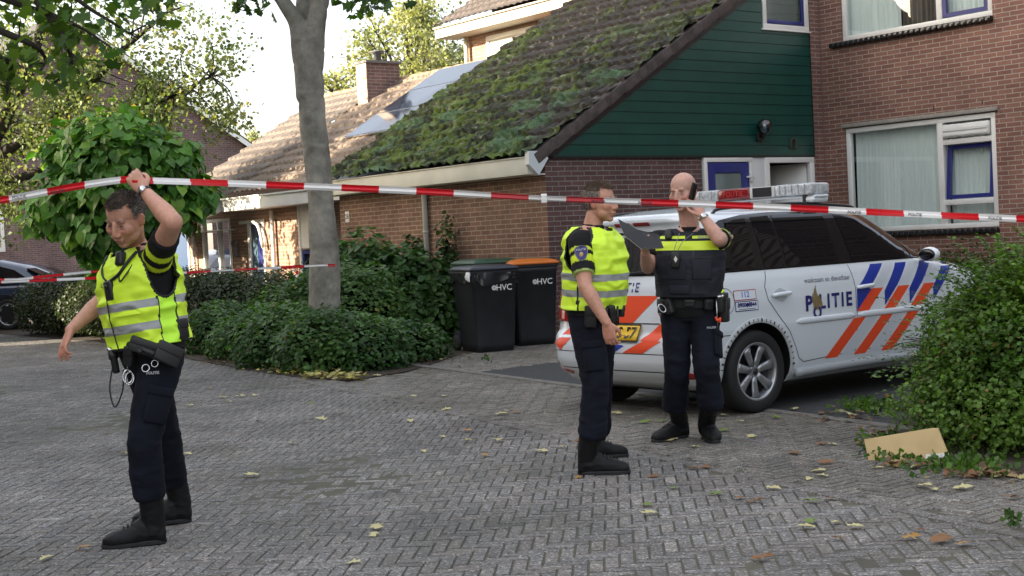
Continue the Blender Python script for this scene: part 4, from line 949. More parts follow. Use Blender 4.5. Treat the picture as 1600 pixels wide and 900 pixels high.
mb = MB(); patch(mb, [(-.06, .505), (-.17, .56), (-.06, .575), (.10, .53)], frear, .003, 0, 5, 5); mb.build('blue_stripes', M['blue_stripe'], CAR, fix=False)
mb = MB(); strokes(mb, [(-.70, .50), (.70, .50)], .006, frear, .002, 0, 24); strokes(mb, [(-.66, .36), (.66, .36)], .008, frear, .002, 0, 24); strokes(mb, [(.5, .728), (-.5, .728)], .008, frear, .004, 0, 20); strokes(mb, [(-.53, .735), (-.62, .66), (-.60, .51)], .006, frear, .003, 0, 6); mb.build('tailgate_gap', M['black'], CAR, fix=False)
text_on('lettering', 'POLITIE', .10, Matrix.Translation((0, 0, 1.0)) @ Matrix(((0, 0, -1, 0), (-1, 0, 0, 0), (0, 1, 0, 0), (0, 0, 0, 1))) @ Matrix.Translation((.05, 0, 0)), M['ink'], CAR, .002, sp=1.2, fn=lambda p: frear(p.y, p.z, .004))
mb = MB(); mb.tube([fside(-1)(-.49, 1.055, .006), fside(-1)(-.43, 1.052, .012), fside(-1)(-.36, 1.035, .006)], .008, 8, sub=4); mb.build('roof_antenna_lead', M['black'], CAR)
# windscreen and bonnet line, mirror
def ffront(y, z, o): return Vector((Xfront(y, z) + o, y, z))
mb = MB(); patch(mb, [(-.62, 1.12), (.62, 1.12), (.52, 1.52), (-.52, 1.52)], ffront, .006, 0, 14, 16); mb.build('windscreen', M['cglass'], CAR, fix=False)
for sg in (-1, 1):
    mb = MB(); c = Vector((2.10, sg * .97, 1.12)); mb.ell(c, (.06, .095, .062)); mb.tube([(2.12, sg * .86, 1.08), (2.11, sg * .93, 1.09)], .025, 8); mr_ = mb.build('wing_mirror', M['paint'], CAR)
    mb = MB(); mb.ell(c + Vector((-.045, 0, 0)), (.03, .08, .05)); mb.build('mirror_glass', M['cglass'], mr_)
    shell([(sg * .30, .74), (sg * .74, .72), (sg * .80, .84), (sg * .45, .84)], 0, .01, 'headlight', mat('headlight_lens', (.6, .62, .65), .1), 6, 8, ffront)
# wheels
proto = None
for (xw, sg) in ((0., -1), (0., 1), (2.68, -1), (2.68, 1)):
    if proto is None:
        w0 = thing('wheel', None, None); w0.parent = CAR
        t = MB(); t.lathe([(.215, .08), (.232, .095), (.29, .10), (.312, .085), (.318, .06), (.318, -.06), (.312, -.085), (.29, -.10), (.232, -.095), (.215, -.08)], (0, 0, 0), 'Y', 56); t.build('tyre', M['tyre'], w0)
        r_ = MB(); r_.lathe([(.222, -.075), (.228, -.088), (.222, -.092), (.208, -.085), (.20, -.05), (.195, .06)], (0, 0, 0), 'Y', 56); r_.lathe([(.001, -.060), (.03, -.066), (.05, -.062), (.058, -.05), (.06, -.03)], (0, 0, 0), 'Y', 32)
        for k in range(7):
            a = 2 * math.pi * k / 7 + .22; ca_, sa_ = math.cos(a), math.sin(a)
            def pt(r, t, y): return Vector((r * ca_ - t * sa_, y, r * sa_ + t * ca_))
            rr = []
            for (r, hw_, y) in ((.040, .026, -.062), (.09, .031, -.060), (.15, .036, -.064), (.205, .046, -.078)):
                rr.append([pt(r, -hw_, y + .012), pt(r, -hw_ * .75, y), pt(r, 0, y - .004), pt(r, hw_ * .75, y), pt(r, hw_, y + .012), pt(r, 0, y + .028)])
            r_.rings(rr)
        r_.build('rim', M['alloy'], w0)
        d_ = MB(); d_.lathe([(.001, -.02), (.205, -.02)], (0, 0, 0), 'Y', 32); d_.build('brake_disc', M['black'], w0)
        h_ = MB(); h_.lathe([(.001, -.072), (.026, -.070), (.028, -.06)], (0, 0, 0), 'Y', 24); h_.build('hub_cap', M['dkgrey'], w0); proto = w0; wr = w0
    else:
        wr = proto.copy(); COL.objects.link(wr); wr.parent = CAR
        for ch in list(proto.children):
            c = ch.copy(); COL.objects.link(c); c.parent = wr
    wr.location = (xw, sg * .775, .318); wr.rotation_euler = (0, .0, 0 if sg < 0 else math.pi)
    for k_ in ('label', 'category'):
        if k_ in wr: del wr[k_]
mb = MB(); mb.b2((-.3, -.6, .16), (3.3, .6, .3), 0, .03); mb.build('underbody', M['black'], CAR)
# roof rails, light bar
for sg in (-1, 1):
    mb = MB(); mb.tube([(-.15, sg * .60, 1.545), (.0, sg * .60, 1.585), (.8, sg * .60, 1.60), (1.5, sg * .58, 1.565), (1.62, sg * .57, 1.53)], [.012, .014, .014, .014, .012], 8, sub=5); mb.build('roof_rail', M['black'], CAR)
XB = 1.08
mb = MB(); mb.box((XB, .0, 1.655), (.17, 1.36, .022), 0, None, .01); mb.box((XB, -.60, 1.63), (.20, .13, .05), 0, None, .02); mb.box((XB, .60, 1.63), (.20, .13, .05), 0, None, .02); base = mb.build('light_bar', M['paint'], CAR)
mb = MB(); mb.box((XB, -.57, 1.64), (.215, .035, .06), 0, None, .01); mb.build('strap', M['black'], base)
lens = mat('clear_lightbar', (.42, .44, .45), .12, spec=.7, noise=.35, nscale=30, coat=.5); rlens = mat('red_lightbar', (.17, .008, .010), .12, coat=.5, noise=.4, nscale=25)
for (y0, y1, mm, nm) in ((-.66, -.27, lens, 'clear_lens'), (.39, .665, lens, 'clear_lens'), (.02, .385, rlens, 'red_lens')):
    mb = MB(); mb.b2((XB - .12, y0, 1.668), (XB + .12, y1, 1.765), 0, .018); mb.build(nm, mm, base)
mb = MB(); mb.b2((XB - .115, -.262, 1.668), (XB + .115, .012, 1.762), 0, .006); mb.build('lens_frame', mat('pale_plastic', (.5, .5, .48), .4), base)
mb = MB(); mb.b2((XB - .125, -.235, 1.676), (XB - .114, -.03, 1.755)); mb.build('dark_panel', M['black'], base)
for yy in (-.60, -.53, -.46, -.39, -.33, .45, .60):
    mb = MB(); mb.b2((XB - .123, yy - .004, 1.68), (XB - .1195, yy + .004, 1.755)); mb.build('reflector_rib', M['alloy'], base)
LBX = Matrix(((0, 0, -1, XB - .1215), (-1, 0, 0, 0), (0, 1, 0, 1.717), (0, 0, 0, 1)))
text_on('lettering', 'POLITIE', .062, LBX @ Matrix.Translation((-.20, 0, 0)), mat('faint_red', (.42, .03, .03), .4), base, .001, sp=1.1)

# ------------------------------------------------------------------ wheelie bins
M['binblack'] = mat('bin_plastic', (.016, .018, .022), .5, noise=.25, nscale=5, bump=.15, bscale=200)
M['bingreen'] = mat('bin_green_plastic', (.018, .060, .028), .45, noise=.15, nscale=6)
M['binorange'] = mat('bin_orange_plastic', (.62, .16, .015), .4)
M['bindark'] = mat('bin_blue_plastic', (.018, .022, .035), .38)
BS = 1.10
def wheelie_bin(px, py, ang, bodym, lidm, label, h=1.0, logo=True, extra=None, gxy=None):
    g = gnd(px, py) if gxy is None else gxy
    t = thing('wheelie_bin', label, 'bin', g, ang, 'wheelie bins beside the brick wall')
    # local: front faces -y, origin at the front bottom right corner centre
    W_, D_, HH = .58 * BS, .70 * BS, .98 * BS * h
    def rr_ring(w, d, z, y0=0, r=.05, n=4):
        pts = []
        for (sx, sy, a0) in ((1, 1, 0), (-1, 1, 90), (-1, -1, 180), (1, -1, 270)):
            for k in range(n + 1):
                a = R(a0 + 90 * k / n); pts.append(Vector((sx * (w / 2 - r) + r * math.cos(a), y0 + sy * (d / 2 - r) + r * math.sin(a), z)))
        return pts
    mb = MB(); mb.rings([rr_ring(W_ * .80, D_ * .70, .0, -.04), rr_ring(W_ * .84, D_ * .74, .10, -.04), rr_ring(W_ * .985, D_ * .93, HH * .90), rr_ring(W_ * 1.0, D_ * .95, HH * .905), rr_ring(W_ * 1.02, D_ * .97, HH * .97)], 0, True, True); bd_ = mb.build('bin_body', bodym, t)
    mb = MB(); mb.rings([rr_ring(W_ * 1.04, D_ * .99, HH * .965, 0, .03), rr_ring(W_ * 1.06, D_ * 1.01, HH * .975, 0, .03), rr_ring(W_ * 1.06, D_ * 1.01, HH * .995, 0, .03), rr_ring(W_ * 1.03, D_ * .98, HH * 1.0, 0, .03)], 0, True, False); mb.build('rim', bodym, t)
    mb = MB(); mb.rings([rr_ring(W_ * 1.07, D_ * 1.02, HH * 1.0, -.01), rr_ring(W_ * 1.07, D_ * 1.02, HH * 1.022, -.01), rr_ring(W_ * .98, D_ * .92, HH * 1.045, -.0, .08), rr_ring(W_ * .80, D_ * .70, HH * 1.062, .0, .1), rr_ring(W_ * .3, D_ * .3, HH * 1.068, .0, .03)], 0, True, True)
    lid = mb.build('lid', lidm, t)
    mb = MB(); mb.tube([(-W_ * .42, D_ * .52, HH * .96), (-W_ * .40, D_ * .62, HH * 1.01), (W_ * .40, D_ * .62, HH * 1.01), (W_ * .42, D_ * .52, HH * .96)], .016, 8); mb.build('handle', bodym, t)
    for sx in (-1, 1):
        mb = MB(); mb.lathe([(.001, -.025), (.10, -.025), (.105, -.015), (.105, .015), (.10, .025), (.001, .025)], (sx * W_ * .45, D_ * .42, .105), 'X', 24); mb.build('wheel', M['tyre'], t)
    if logo:
        L = frame(Vector((W_ * .12, -.3655, HH * .78)), Vector((1, 0, 0)), Vector((0, -.04, 1)).normalized(), Vector((0, -1, -.04)).normalized())
        L = L
        text_on('lettering', 'HVC', .10 * BS, L @ Matrix.Translation((.045, 0, 0)), M['white_frame'], t, .001)
        mb = MB(); mb.torus(L @ Vector((-.095, .002, .001)), .026, .007, L.to_3x3(), 24, 5); mb.torus(L @ Vector((-.095, .002, .001)), .012, .005, L.to_3x3(), 16, 5); mb.build('logo', M['white_frame'], t)
    return t
va = HA - R(90)
b1 = wheelie_bin(0, 0, R(24), M['binblack'], M['bindark'], 'black bin with a dark blue lid and bag edge showing, nearest the bushes', .97, gxy=Vector((-.36, 18.15, 0)))
mb = MB(); n = 60; rr = []
for k in range(4):
    ring = []
    for i in range(n):
        a = 2 * math.pi * i / n; x = .345 * np.sign(math.cos(a)) * abs(math.cos(a)) ** .35; y = .395 * np.sign(math.sin(a)) * abs(math.sin(a)) ** .35
        zz = 1.02 - k * .036 * (1 + .7 * math.sin(a * 7 + 1) * math.sin(a * 3)); s = 1 + .05 * math.sin(a * 19 + k); ring.append(Vector((x * s, y * s, zz)))
    rr.append(ring)
mb.rings(rr, 0, False); bag = mb.build('bin_bag', mat('bin_bag_film', (.02, .02, .023), .16), b1)
b2 = wheelie_bin(0, 0, R(20), M['binblack'], M['binorange'], 'black bin with a bright orange lid against the brick wall', 1.0, gxy=Vector((.20, 18.95, 0)))
b3 = wheelie_bin(0, 0, R(28), M['bingreen'], M['bingreen'], 'green bin almost hidden behind the dark blue lidded bin', 1.03, False, gxy=Vector((-.36, 19.0, 0)))
# gloves hanging on the bin edge
mb = MB()
for k in range(3):
    mb.tube([(-.335, -.34 + k * .04, 1.02), (-.355, -.35 + k * .042, .97), (-.35, -.35 + k * .045, .92 + .012 * k)], [.017, .018, .012], 8, round_ends=True)
gl = mb.build('glove', M['white_frame'], None); gl.matrix_world = Matrix.Translation(b1.location) @ Matrix.Rotation(R(24), 4, 'Z'); setup(gl, 'white glove hanging out from under the dark blue bin lid', 'glove')
# ------------------------------------------------------------------ foliage
LEAF = {
 'diamond': (np.array([[0, 0, 0], [.5, .42, .06], [1, 0, 0], [.5, -.42, .06]]), np.array([[0, 1, 2, 3]])),
 'oval': (np.array([[0, 0, 0], [.28, .30, .05], [.70, .26, .04], [1, 0, -.04], [.70, -.26, .04], [.28, -.30, .05], [.28, 0, 0], [.7, 0, -.01]]), np.array([[0, 6, 1, 1], [6, 7, 2, 1], [7, 3, 2, 2], [0, 5, 6, 6], [5, 4, 7, 6], [4, 3, 7, 7]])),
 'heart': (np.array([[.06, 0, 0], [-.06, .26, .02], [.14, .46, .05], [.50, .42, .05], [1.0, 0, -.12], [.50, -.42, .05], [.14, -.46, .05], [-.06, -.26, .02], [.5, 0, -.03]]), np.array([[0, 8, 2, 1], [8, 3, 2, 2], [8, 4, 3, 3], [0, 7, 6, 8], [8, 6, 5, 5], [8, 5, 4, 4]])),
 'maple': (np.array([[0, 0, 0], [-.05, .34, .02], [.28, .22, 0], [.38, .55, .04], [.52, .26, 0], [.66, .34, .03], [1.0, 0, -.06], [.66, -.34, .03], [.52, -.26, 0], [.38, -.55, .04], [.28, -.22, 0], [-.05, -.34, .02]]),
           np.array([[0, 2, 1, 1], [0, 4, 3, 2], [0, 6, 5, 4], [0, 8, 7, 6], [0, 10, 9, 8], [0, 11, 10, 10]])),
}
def leaves_mesh(name, pts, dirs, nrm, size, cols, mt, shape='diamond', fold=1.0):
    """one mesh of many small leaves: pts (n,3), dirs leaf axis, nrm leaf normal, size (n,)"""
    B, F = LEAF[shape]; n = len(pts); d = dirs / np.linalg.norm(dirs, axis=1, keepdims=True); u = np.cross(nrm, d); u /= (np.linalg.norm(u, axis=1, keepdims=True) + 1e-9); w_ = np.cross(d, u)
    V = pts[:, None, :] + size[:, None, None] * (B[None, :, 0:1] * d[:, None, :] + B[None, :, 1:2] * u[:, None, :] + fold * B[None, :, 2:3] * w_[:, None, :])
    k = len(B)
    Fq = (F[None] + (np.arange(n) * k)[:, None, None]).reshape(-1, 4); tri = Fq[:, 2] == Fq[:, 3]
    V = V.reshape(-1, 3); C = np.repeat(cols, k, 0)
    me = bpy.data.meshes.new(name); faces = [tuple(f[:3]) if t else tuple(f) for f, t in zip(Fq.tolist(), tri)]
    if shape == 'diamond':
        return quads_mesh(name, V, Fq, mt, C)
    me.from_pydata(V.tolist(), [], faces); me.materials.append(mt); me.update(); vcol(me, C); return me
def runit(n, rng=RNG):
    v = rng.normal(size=(n, 3)); return v / np.linalg.norm(v, axis=1, keepdims=True)
def leafcols(n, pts, base, alt, dark=.5, light=1.5, nsc=2.5, seed=0, tip=None, tipf=.04, rng=RNG):
    t = np.clip((fbm(pts, nsc, seed, 3) - .35) * 3.3, 0, 1)[:, None]; c = np.array(base) * (1 - t) + np.array(alt) * t
    c = c * rng.uniform(dark, light, (n, 1)) ** .9
    if tip is not None:
        m = rng.random(n) < tipf; c[m] = np.array(tip) * rng.uniform(.6, 1.2, (m.sum(), 1))
    return c
M['leaf'] = leaf_mat('green_leaves'); M['leaf_glossy'] = leaf_mat('glossy_leaves', .28, .45); M['leaf_thin'] = leaf_mat('backlit_leaves', .45, .5, (1.25, 1.3, .55)); M['dry'] = leaf_mat('fallen_leaf', .1, .7, (1.1, 1, .7))
M['twig'] = mat('twig_bark', (.045, .032, .022), .85)

def blob_points(n, blobs, shell=.35, rng=RNG, zmin=.0, lump=.25, seed=3, top_bias=0., hollow=True):
    """points near the surface of a union of ellipsoids, with a lumpy outline; returns points and outward normals"""
    out = []; no = []; vol = np.array([b[1][0] * b[1][1] + b[1][0] * b[1][2] + b[1][1] * b[1][2] for b in blobs]); pick = rng.choice(len(blobs), size=int(n * 2.2), p=vol / vol.sum())
    D = runit(len(pick), rng); C = np.array([b[0] for b in blobs])[pick]; Rr = np.array([b[1] for b in blobs])[pick]
    rad = 1 - shell * rng.random(len(pick)) ** 1.6
    lm = 1 + lump * (fbm(C + D * Rr, 2.6, seed, 3) - .5) * 2 + lump * .6 * (fbm(C + D * Rr, 7.5, seed + 4, 2) - .5) * 2
    P = C + D * Rr * (rad * lm)[:, None]; keep = P[:, 2] > zmin
    if hollow:
        for (c, r) in blobs:
            q = ((P - np.array(c)) / np.array(r)); keep &= (q ** 2).sum(1) > (1 - shell * 1.25) ** 2
    P = P[keep][:n]; D = (D / Rr)[keep][:n]; D /= np.linalg.norm(D, axis=1, keepdims=True); return P, D
def twigs(mb, P0, ends, r=.006, n=5):
    for e in ends:
        a = Vector(P0) if not isinstance(P0, list) else Vector(random.choice(P0)); b = Vector(e); m_ = (a + b) / 2 + Vector((random.uniform(-.1, .1), random.uniform(-.1, .1), random.uniform(-.02, .15))) * (b - a).length
        mb.tube([a, m_, b], [r * 1.6, r, r * .4], n, sub=3)
def shrub(name, label, cat, loc, blobs, n, size, base, alt, shape='diamond', mt='leaf', droop=0., seed=1, tip=None, tipf=.04, lump=.25, group=None, shell=.35, dark=.5, light=1.5, stems=8, horiz=0., rng=None, nsc=2.5, sprays=0):
    rng = np.random.default_rng(seed); t = thing(name, label, cat, loc, 0, group)
    P, D = blob_points(n, blobs, shell, rng, .01, lump, seed)
    nn = D * .8 + runit(len(P), rng) * .75 + np.array([0, 0, .55 + horiz]); nn /= np.linalg.norm(nn, axis=1, keepdims=True)
    dd = runit(len(P), rng) + D * .5 + np.array([0, 0, -droop]); dd -= nn * (dd * nn).sum(1, keepdims=True)
    sz = size * rng.uniform(.6, 1.25, len(P)); cl = leafcols(len(P), P, base, alt, dark, light, nsc, seed, tip, tipf, rng)
    mesh_obj('foliage', leaves_mesh('foliage', P, dd, nn, sz, cl, M[mt], shape), t)
    mb = MB(); ctr = np.mean([b[0] for b in blobs], 0)
    for b in blobs:
        c = Vector(b[0]); k = max(2, stems // len(blobs))
        for i in range(k):
            d_ = Vector(runit(1, rng)[0]); d_.z = abs(d_.z) * .8 + .1; e = c + Vector((d_.x * b[1][0], d_.y * b[1][1], d_.z * b[1][2])) * .92; s = Vector((c.x + rng.uniform(-.1, .1), c.y + rng.uniform(-.1, .1), 0)); mb.tube([s, (s + e) / 2 + Vector((0, 0, .08)), e], [.012, .008, .003], 5, sub=3)
    mb.build('stems', M['twig'], t)
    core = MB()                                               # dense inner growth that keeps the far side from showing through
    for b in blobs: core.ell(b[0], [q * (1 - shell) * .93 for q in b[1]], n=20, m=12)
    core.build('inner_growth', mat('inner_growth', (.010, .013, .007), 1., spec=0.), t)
    return t
def hedge_core(*a): pass

# right-hand bush beside the paving (fine, pale green, arching sprays)
def spray_bush(name, label, loc, arcs, nleaf, lsize, base, alt, seed, tip=None, tipf=.05, blobs=None, nb=0):
    rng = np.random.default_rng(seed); t = thing(name, label, 'bush', loc); P = []; Dd = []; Nn = []; mb = MB()
    for (s, e, h_, k) in arcs:
        s = np.array(s); e = np.array(e); 
        for i in range(k):
            ee = e + rng.normal(size=3) * .10; m = (s + ee) / 2 + np.array([0, 0, h_]) + rng.normal(size=3) * .05; q = np.linspace(.25, 1, nleaf)[:, None]
            c = s * (1 - q) ** 2 + 2 * m * q * (1 - q) + ee * q ** 2; tg = np.gradient(c, axis=0); tg /= np.linalg.norm(tg, axis=1, keepdims=True)
            sd = np.cross(tg, [0, 0, 1.]); sd /= np.linalg.norm(sd, axis=1, keepdims=True) + 1e-6; sg = np.where(np.arange(nleaf) % 2 == 0, 1, -1)[:, None]
            P.append(c + rng.normal(size=c.shape) * .006); Dd.append(sd * sg + tg * .55 + rng.normal(size=c.shape) * .22); Nn.append(np.array([0, 0, 1.]) + rng.normal(size=c.shape) * .30)
            if i % 3 == 0: mb.tube([tuple(x) for x in c[:: max(1, nleaf // 6)]], .0022, 4)
    P = np.concatenate(P); Dd = np.concatenate(Dd); Nn = np.concatenate(Nn)
    if blobs:
        P2, D2 = blob_points(nb, blobs, .4, rng, .01, .2, seed); P = np.concatenate([P, P2]); Dd = np.concatenate([Dd, runit(len(P2), rng) + D2 * .5]); Nn = np.concatenate([Nn, D2 + runit(len(P2), rng) * .7 + np.array([0, 0, .6])])
    k = P[:, 2] > .01; P, Dd, Nn = P[k], Dd[k], Nn[k]
    cl = leafcols(len(P), P, base, alt, .5, 1.5, 2.2, seed, tip, tipf, rng); mesh_obj('foliage', leaves_mesh('foliage', P, Dd, Nn, lsize * rng.uniform(.6, 1.2, len(P)), cl, M['leaf'], 'diamond'), t); mb.build('stems', M['twig'], t)
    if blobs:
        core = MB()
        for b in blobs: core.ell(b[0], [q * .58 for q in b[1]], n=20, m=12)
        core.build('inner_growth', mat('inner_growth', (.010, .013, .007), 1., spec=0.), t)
    return t
rb = gnd(1545, 735); RBX, RBY = rb.x + .84, rb.y + 1.15
rng = np.random.default_rng(77); arcs = []
for i in range(950):
    a = rng.uniform(0, 2 * math.pi); rr_ = rng.uniform(.15, 1.) ** .6; zz = rng.uniform(.05, 1.0); sx = math.cos(a); sy = math.sin(a)
    prof = (1 - abs(zz - .30) ** 1.6 * 1.15); e = (sx * 1.12 * rr_ * prof, sy * 1.15 * rr_ * prof, .05 + zz * 1.16); s = (sx * .12, sy * .12, max(.02, e[2] * .55))
    arcs.append((s, e, .18, 2))
spray_bush('leafy_bush', 'fine leaved green bush spilling over the paving at the right edge', (RBX, RBY, 0), arcs, 36, .036, (.055, .125, .016), (.11, .20, .03), 21, (.26, .16, .04), .02,
           blobs=[((0, 0, .50), (.92, 1.0, .58)), ((-.25, -.2, .26), (.80, .85, .36)), ((.9, .5, .55), (.9, .9, .56))], nb=44000)
# small plants by the right wall
g = hp(5.35, -2.9); shrub('wall_shrub', 'sparse dark shrub growing under the white framed window', 'shrub', g, [((0, 0, .55), (.7, .45, .55)), ((-.3, .5, .5), (.5, .5, .55)), ((.1, -1.0, .45), (.5, .7, .5))], 3500, .055, (.035, .07, .02), (.07, .11, .03), 'oval', seed=5, shell=.6, lump=.6)
# hedges at the left, from the road inwards
g0 = Vector((-5.0, 22.4, 0))
bl = []; hx0 = gnd(30, 526); hx1 = gnd(300, 547)
ax = (hx1 - hx0).normalized(); an = Vector((-ax.y, ax.x, 0)); an = an if an.y > 0 else -an
L_ = (hx1 - hx0).length
for k in range(10):
    q = k / 9; c = ax * (L_ * q) + an * .85; bl.append(((c.x, c.y, .58 + .05 * math.sin(k * 2.1)), (.95, .8, .62 + .05 * math.cos(k * 3.3))))
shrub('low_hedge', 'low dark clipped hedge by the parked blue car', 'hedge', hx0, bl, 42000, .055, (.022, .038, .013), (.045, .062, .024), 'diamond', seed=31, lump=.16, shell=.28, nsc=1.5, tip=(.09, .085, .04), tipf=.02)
b0 = at(300, 470, 22.5); b0.z = 0; b1_ = at(520, 470, 20.6); b1_.z = 0; bl = []
for k in range(8):
    c = (b1_ - b0) * (k / 7) + Vector((0, .3 * math.sin(k), 0)); bl.append(((c.x, c.y, .50), (.60, .65, .58 + .06 * math.sin(k * 1.7))))
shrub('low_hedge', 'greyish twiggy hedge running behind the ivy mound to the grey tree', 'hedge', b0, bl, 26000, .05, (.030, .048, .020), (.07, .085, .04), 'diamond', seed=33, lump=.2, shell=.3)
# ivy mound in front
iv = gnd(300, 560); bl = []
for (px, py, dep, r_, h_) in ((335, 556, .7, .62, .60), (390, 566, .8, .72, .55), (440, 578, .8, .72, .62), (430, 560, 1.6, .8, .75), (500, 586, .75, .68, .58), (555, 584, .7, .62, .50), (610, 572, .7, .60, .42), (500, 565, 1.7, .8, 1.0), (470, 566, 1.7, .7, .9), (540, 566, 1.6, .7, .95), (370, 556, 1.6, .8, .68)):
    c = gnd(px, py) + Vector((0, dep, 0)) - iv; bl.append(((c.x, c.y, h_ * .42), (r_, r_, h_ * .82)))
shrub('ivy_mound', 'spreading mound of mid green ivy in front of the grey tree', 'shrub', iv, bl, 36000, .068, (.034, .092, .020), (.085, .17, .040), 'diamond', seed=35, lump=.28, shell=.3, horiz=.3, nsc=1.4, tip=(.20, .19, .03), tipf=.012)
# bushy shrub by the wall and the thin climber
sb_ = gnd(610, 545) + Vector((0, .9, 0)); bl = [((0, 0, .55), (.80, .7, .75)), ((-.45, .3, 1.0), (.55, .5, .62)), ((.35, .1, .7), (.62, .5, .68)), ((-.25, -.2, .5), (.7, .6, .55)), ((-.75, .5, .75), (.5, .5, .7)), ((.55, -.25, .32), (.5, .45, .40))]
shrub('broadleaf_shrub', 'bushy dark green shrub with broad leaves between the tree and the bins', 'shrub', sb_, bl, 8500, .125, (.032, .088, .024), (.078, .155, .042), 'oval', 'leaf_glossy', seed=37, lump=.45, shell=.42, droop=.3)
cl = hp(-.18, 2.15); shrub('climber', 'thin dark climber on the brick wall behind the bins', 'climbing plant', cl, [((0, 0, 1.35), (.15, .20, .45)), ((.0, .18, 1.0), (.12, .22, .30)), ((.0, -.02, .7), (.15, .25, .6))], 620, .095, (.020, .045, .016), (.045, .08, .025), 'oval', 'leaf_glossy', seed=39, lump=.6, shell=.7)
cl = hp(-.22, 3.0); shrub('climber', 'loose leafy shoots growing up beside the grey downpipe', 'climbing plant', cl, [((0, .2, 1.30), (.15, .32, .28)), ((.0, .0, .95), (.15, .30, .35)), ((.0, .5, .9), (.15, .35, .5))], 520, .10, (.025, .065, .018), (.05, .11, .03), 'oval', 'leaf_glossy', seed=43, lump=.6, shell=.7)
# soil bed under the shrubs
mb = MB(); pts = [gnd(270, 556), gnd(420, 585), gnd(545, 596), gnd(640, 580), gnd(715, 556), hp(-.0, .2), hp(-.0, 5.5), hp(.8, 6), hp(.8, 15), gnd(-120, 500), gnd(10, 523), gnd(150, 534)]
mb.add([tuple(p + Vector((0, 0, .006))) for p in pts], [tuple(range(len(pts)))]); setup(mb.build('soil', M['soil']), kind='structure')
mb = MB(); gp = [gnd(1395, 668), gnd(1380, 700), gnd(1480, 735), gnd(1700, 760), gnd(1800, 640), gnd(1500, 600)]
mb.add([tuple(p + Vector((0, 0, .006))) for p in gp], [tuple(range(len(gp)))]); setup(mb.build('soil', M['soil']), kind='structure')

# ------------------------------------------------------------------ trees
def bark_mat():
    m = bpy.data.materials.new('grey_bark'); m.use_nodes = True; t = m.node_tree; N = t.nodes; L = t.links; P = N['Principled BSDF']; tc = N.new('ShaderNodeTexCoord')
    mp = N.new('ShaderNodeMapping'); mp.inputs['Scale'].default_value = (1, 1, .8); L.new(tc.outputs['Object'], mp.inputs[0])
    n = N.new('ShaderNodeTexNoise'); n.inputs['Scale'].default_value = 3.5; n.inputs['Detail'].default_value = 9; n.inputs['Roughness'].default_value = .65; L.new(mp.outputs[0], n.inputs['Vector'])
    cr = N.new('ShaderNodeValToRGB'); e = cr.color_ramp.elements; e[0].position = .30; e[0].color = (.11, .10, .075, 1); e[1].position = .68; e[1].color = (.37, .34, .27, 1); k = cr.color_ramp.elements.new(.5); k.color = (.23, .218, .185, 1)
    L.new(n.outputs['Fac'], cr.inputs[0]); L.new(cr.outputs[0], P.inputs['Base Color']); P.inputs['Roughness'].default_value = .85
    n2 = N.new('ShaderNodeTexNoise'); n2.inputs['Scale'].default_value = 22; n2.inputs['Detail'].default_value = 6; L.new(mp.outputs[0], n2.inputs['Vector']); b = N.new('ShaderNodeBump'); b.inputs['Strength'].default_value = .7; b.inputs['Distance'].default_value = .02; L.new(n2.outputs['Fac'], b.inputs['Height']); L.new(b.outputs[0], P.inputs['Normal']); return m
M['bark'] = bark_mat(); M['bark_dark'] = mat('dark_bark', (.04, .032, .024), .9, noise=.3, nscale=8)
TY = 17.6
def rough_trunk(mb, pts, rad, n=40, sub=14, knots=()):
    P_, Rd = catmull([Vector(p) for p in pts], rad, sub); rr = []
    for i, p in enumerate(P_):
        t = (P_[min(i + 1, len(P_) - 1)] - P_[max(0, i - 1)]).normalized(); u = t.cross(Vector((0, 1, 0))).normalized(); v = u.cross(t).normalized(); ring = []
        for k in range(n):
            a = 2 * math.pi * k / n; q = p + u * (math.cos(a) * Rd[i]) + v * (math.sin(a) * Rd[i]); ring.append(q)
        rr.append(ring)
    A = np.array([[tuple(q) for q in r] for r in rr]); C = np.array([tuple(p) for p in P_])[:, None, :]; D = A - C; Rn = np.linalg.norm(D, axis=2, keepdims=True); D /= Rn
    dsp = (fbm(A, 2.1, 3, 3) - .5) * .34 + (fbm(A * np.array([1, 1, 2.5]), 6, 8, 3) - .5) * .10
    d2 = dsp[..., None] * Rn
    for (kp, kr, kh) in knots:
        g = np.exp(-((A - np.array(kp)) ** 2).sum(-1) / kr ** 2)[..., None]; d2 = d2 + g * kh; g2 = np.exp(-((A - np.array(kp)) ** 2).sum(-1) / (kr * .45) ** 2)[..., None]; d2 = d2 - g2 * kh * 1.3
    A = A + D * d2; mb.rings([[tuple(q) for q in r] for r in A])
TR = thing('maple_tree', 'tall tree with smooth grey trunk and tape tied round it, beside the mossy roof', 'tree', at(507, 470, TY) * 1.0); TR.location.z = 0
def tp(px, py, y=TY): return at(px, py, y) - TR.location
base = tp(507, 470); 
mb = MB(); W = TY / 2190
pts = [Vector((base.x + .03, base.y, -.05)), tp(508, 480), tp(507, 400), tp(500, 300), tp(490, 200), tp(482, 110), tp(480, 60)]
rough_trunk(mb, pts, [31 * W, 26 * W, 22.5 * W, 21 * W, 20 * W, 21 * W, 24 * W], knots=[(tuple(tp(490, 195) + Vector((0, -.2, 0))), .12, .05), (tuple(tp(504, 295) + Vector((-.1, -.2, 0))), .10, .04), (tuple(tp(478, 150) + Vector((-.15, -.1, 0))), .10, .03), (tuple(tp(500, 385) + Vector((0.05, -.2, 0))), .08, .02), (tuple(tp(495, 60) + Vector((0.05, -.25, 0))), .09, .02)])
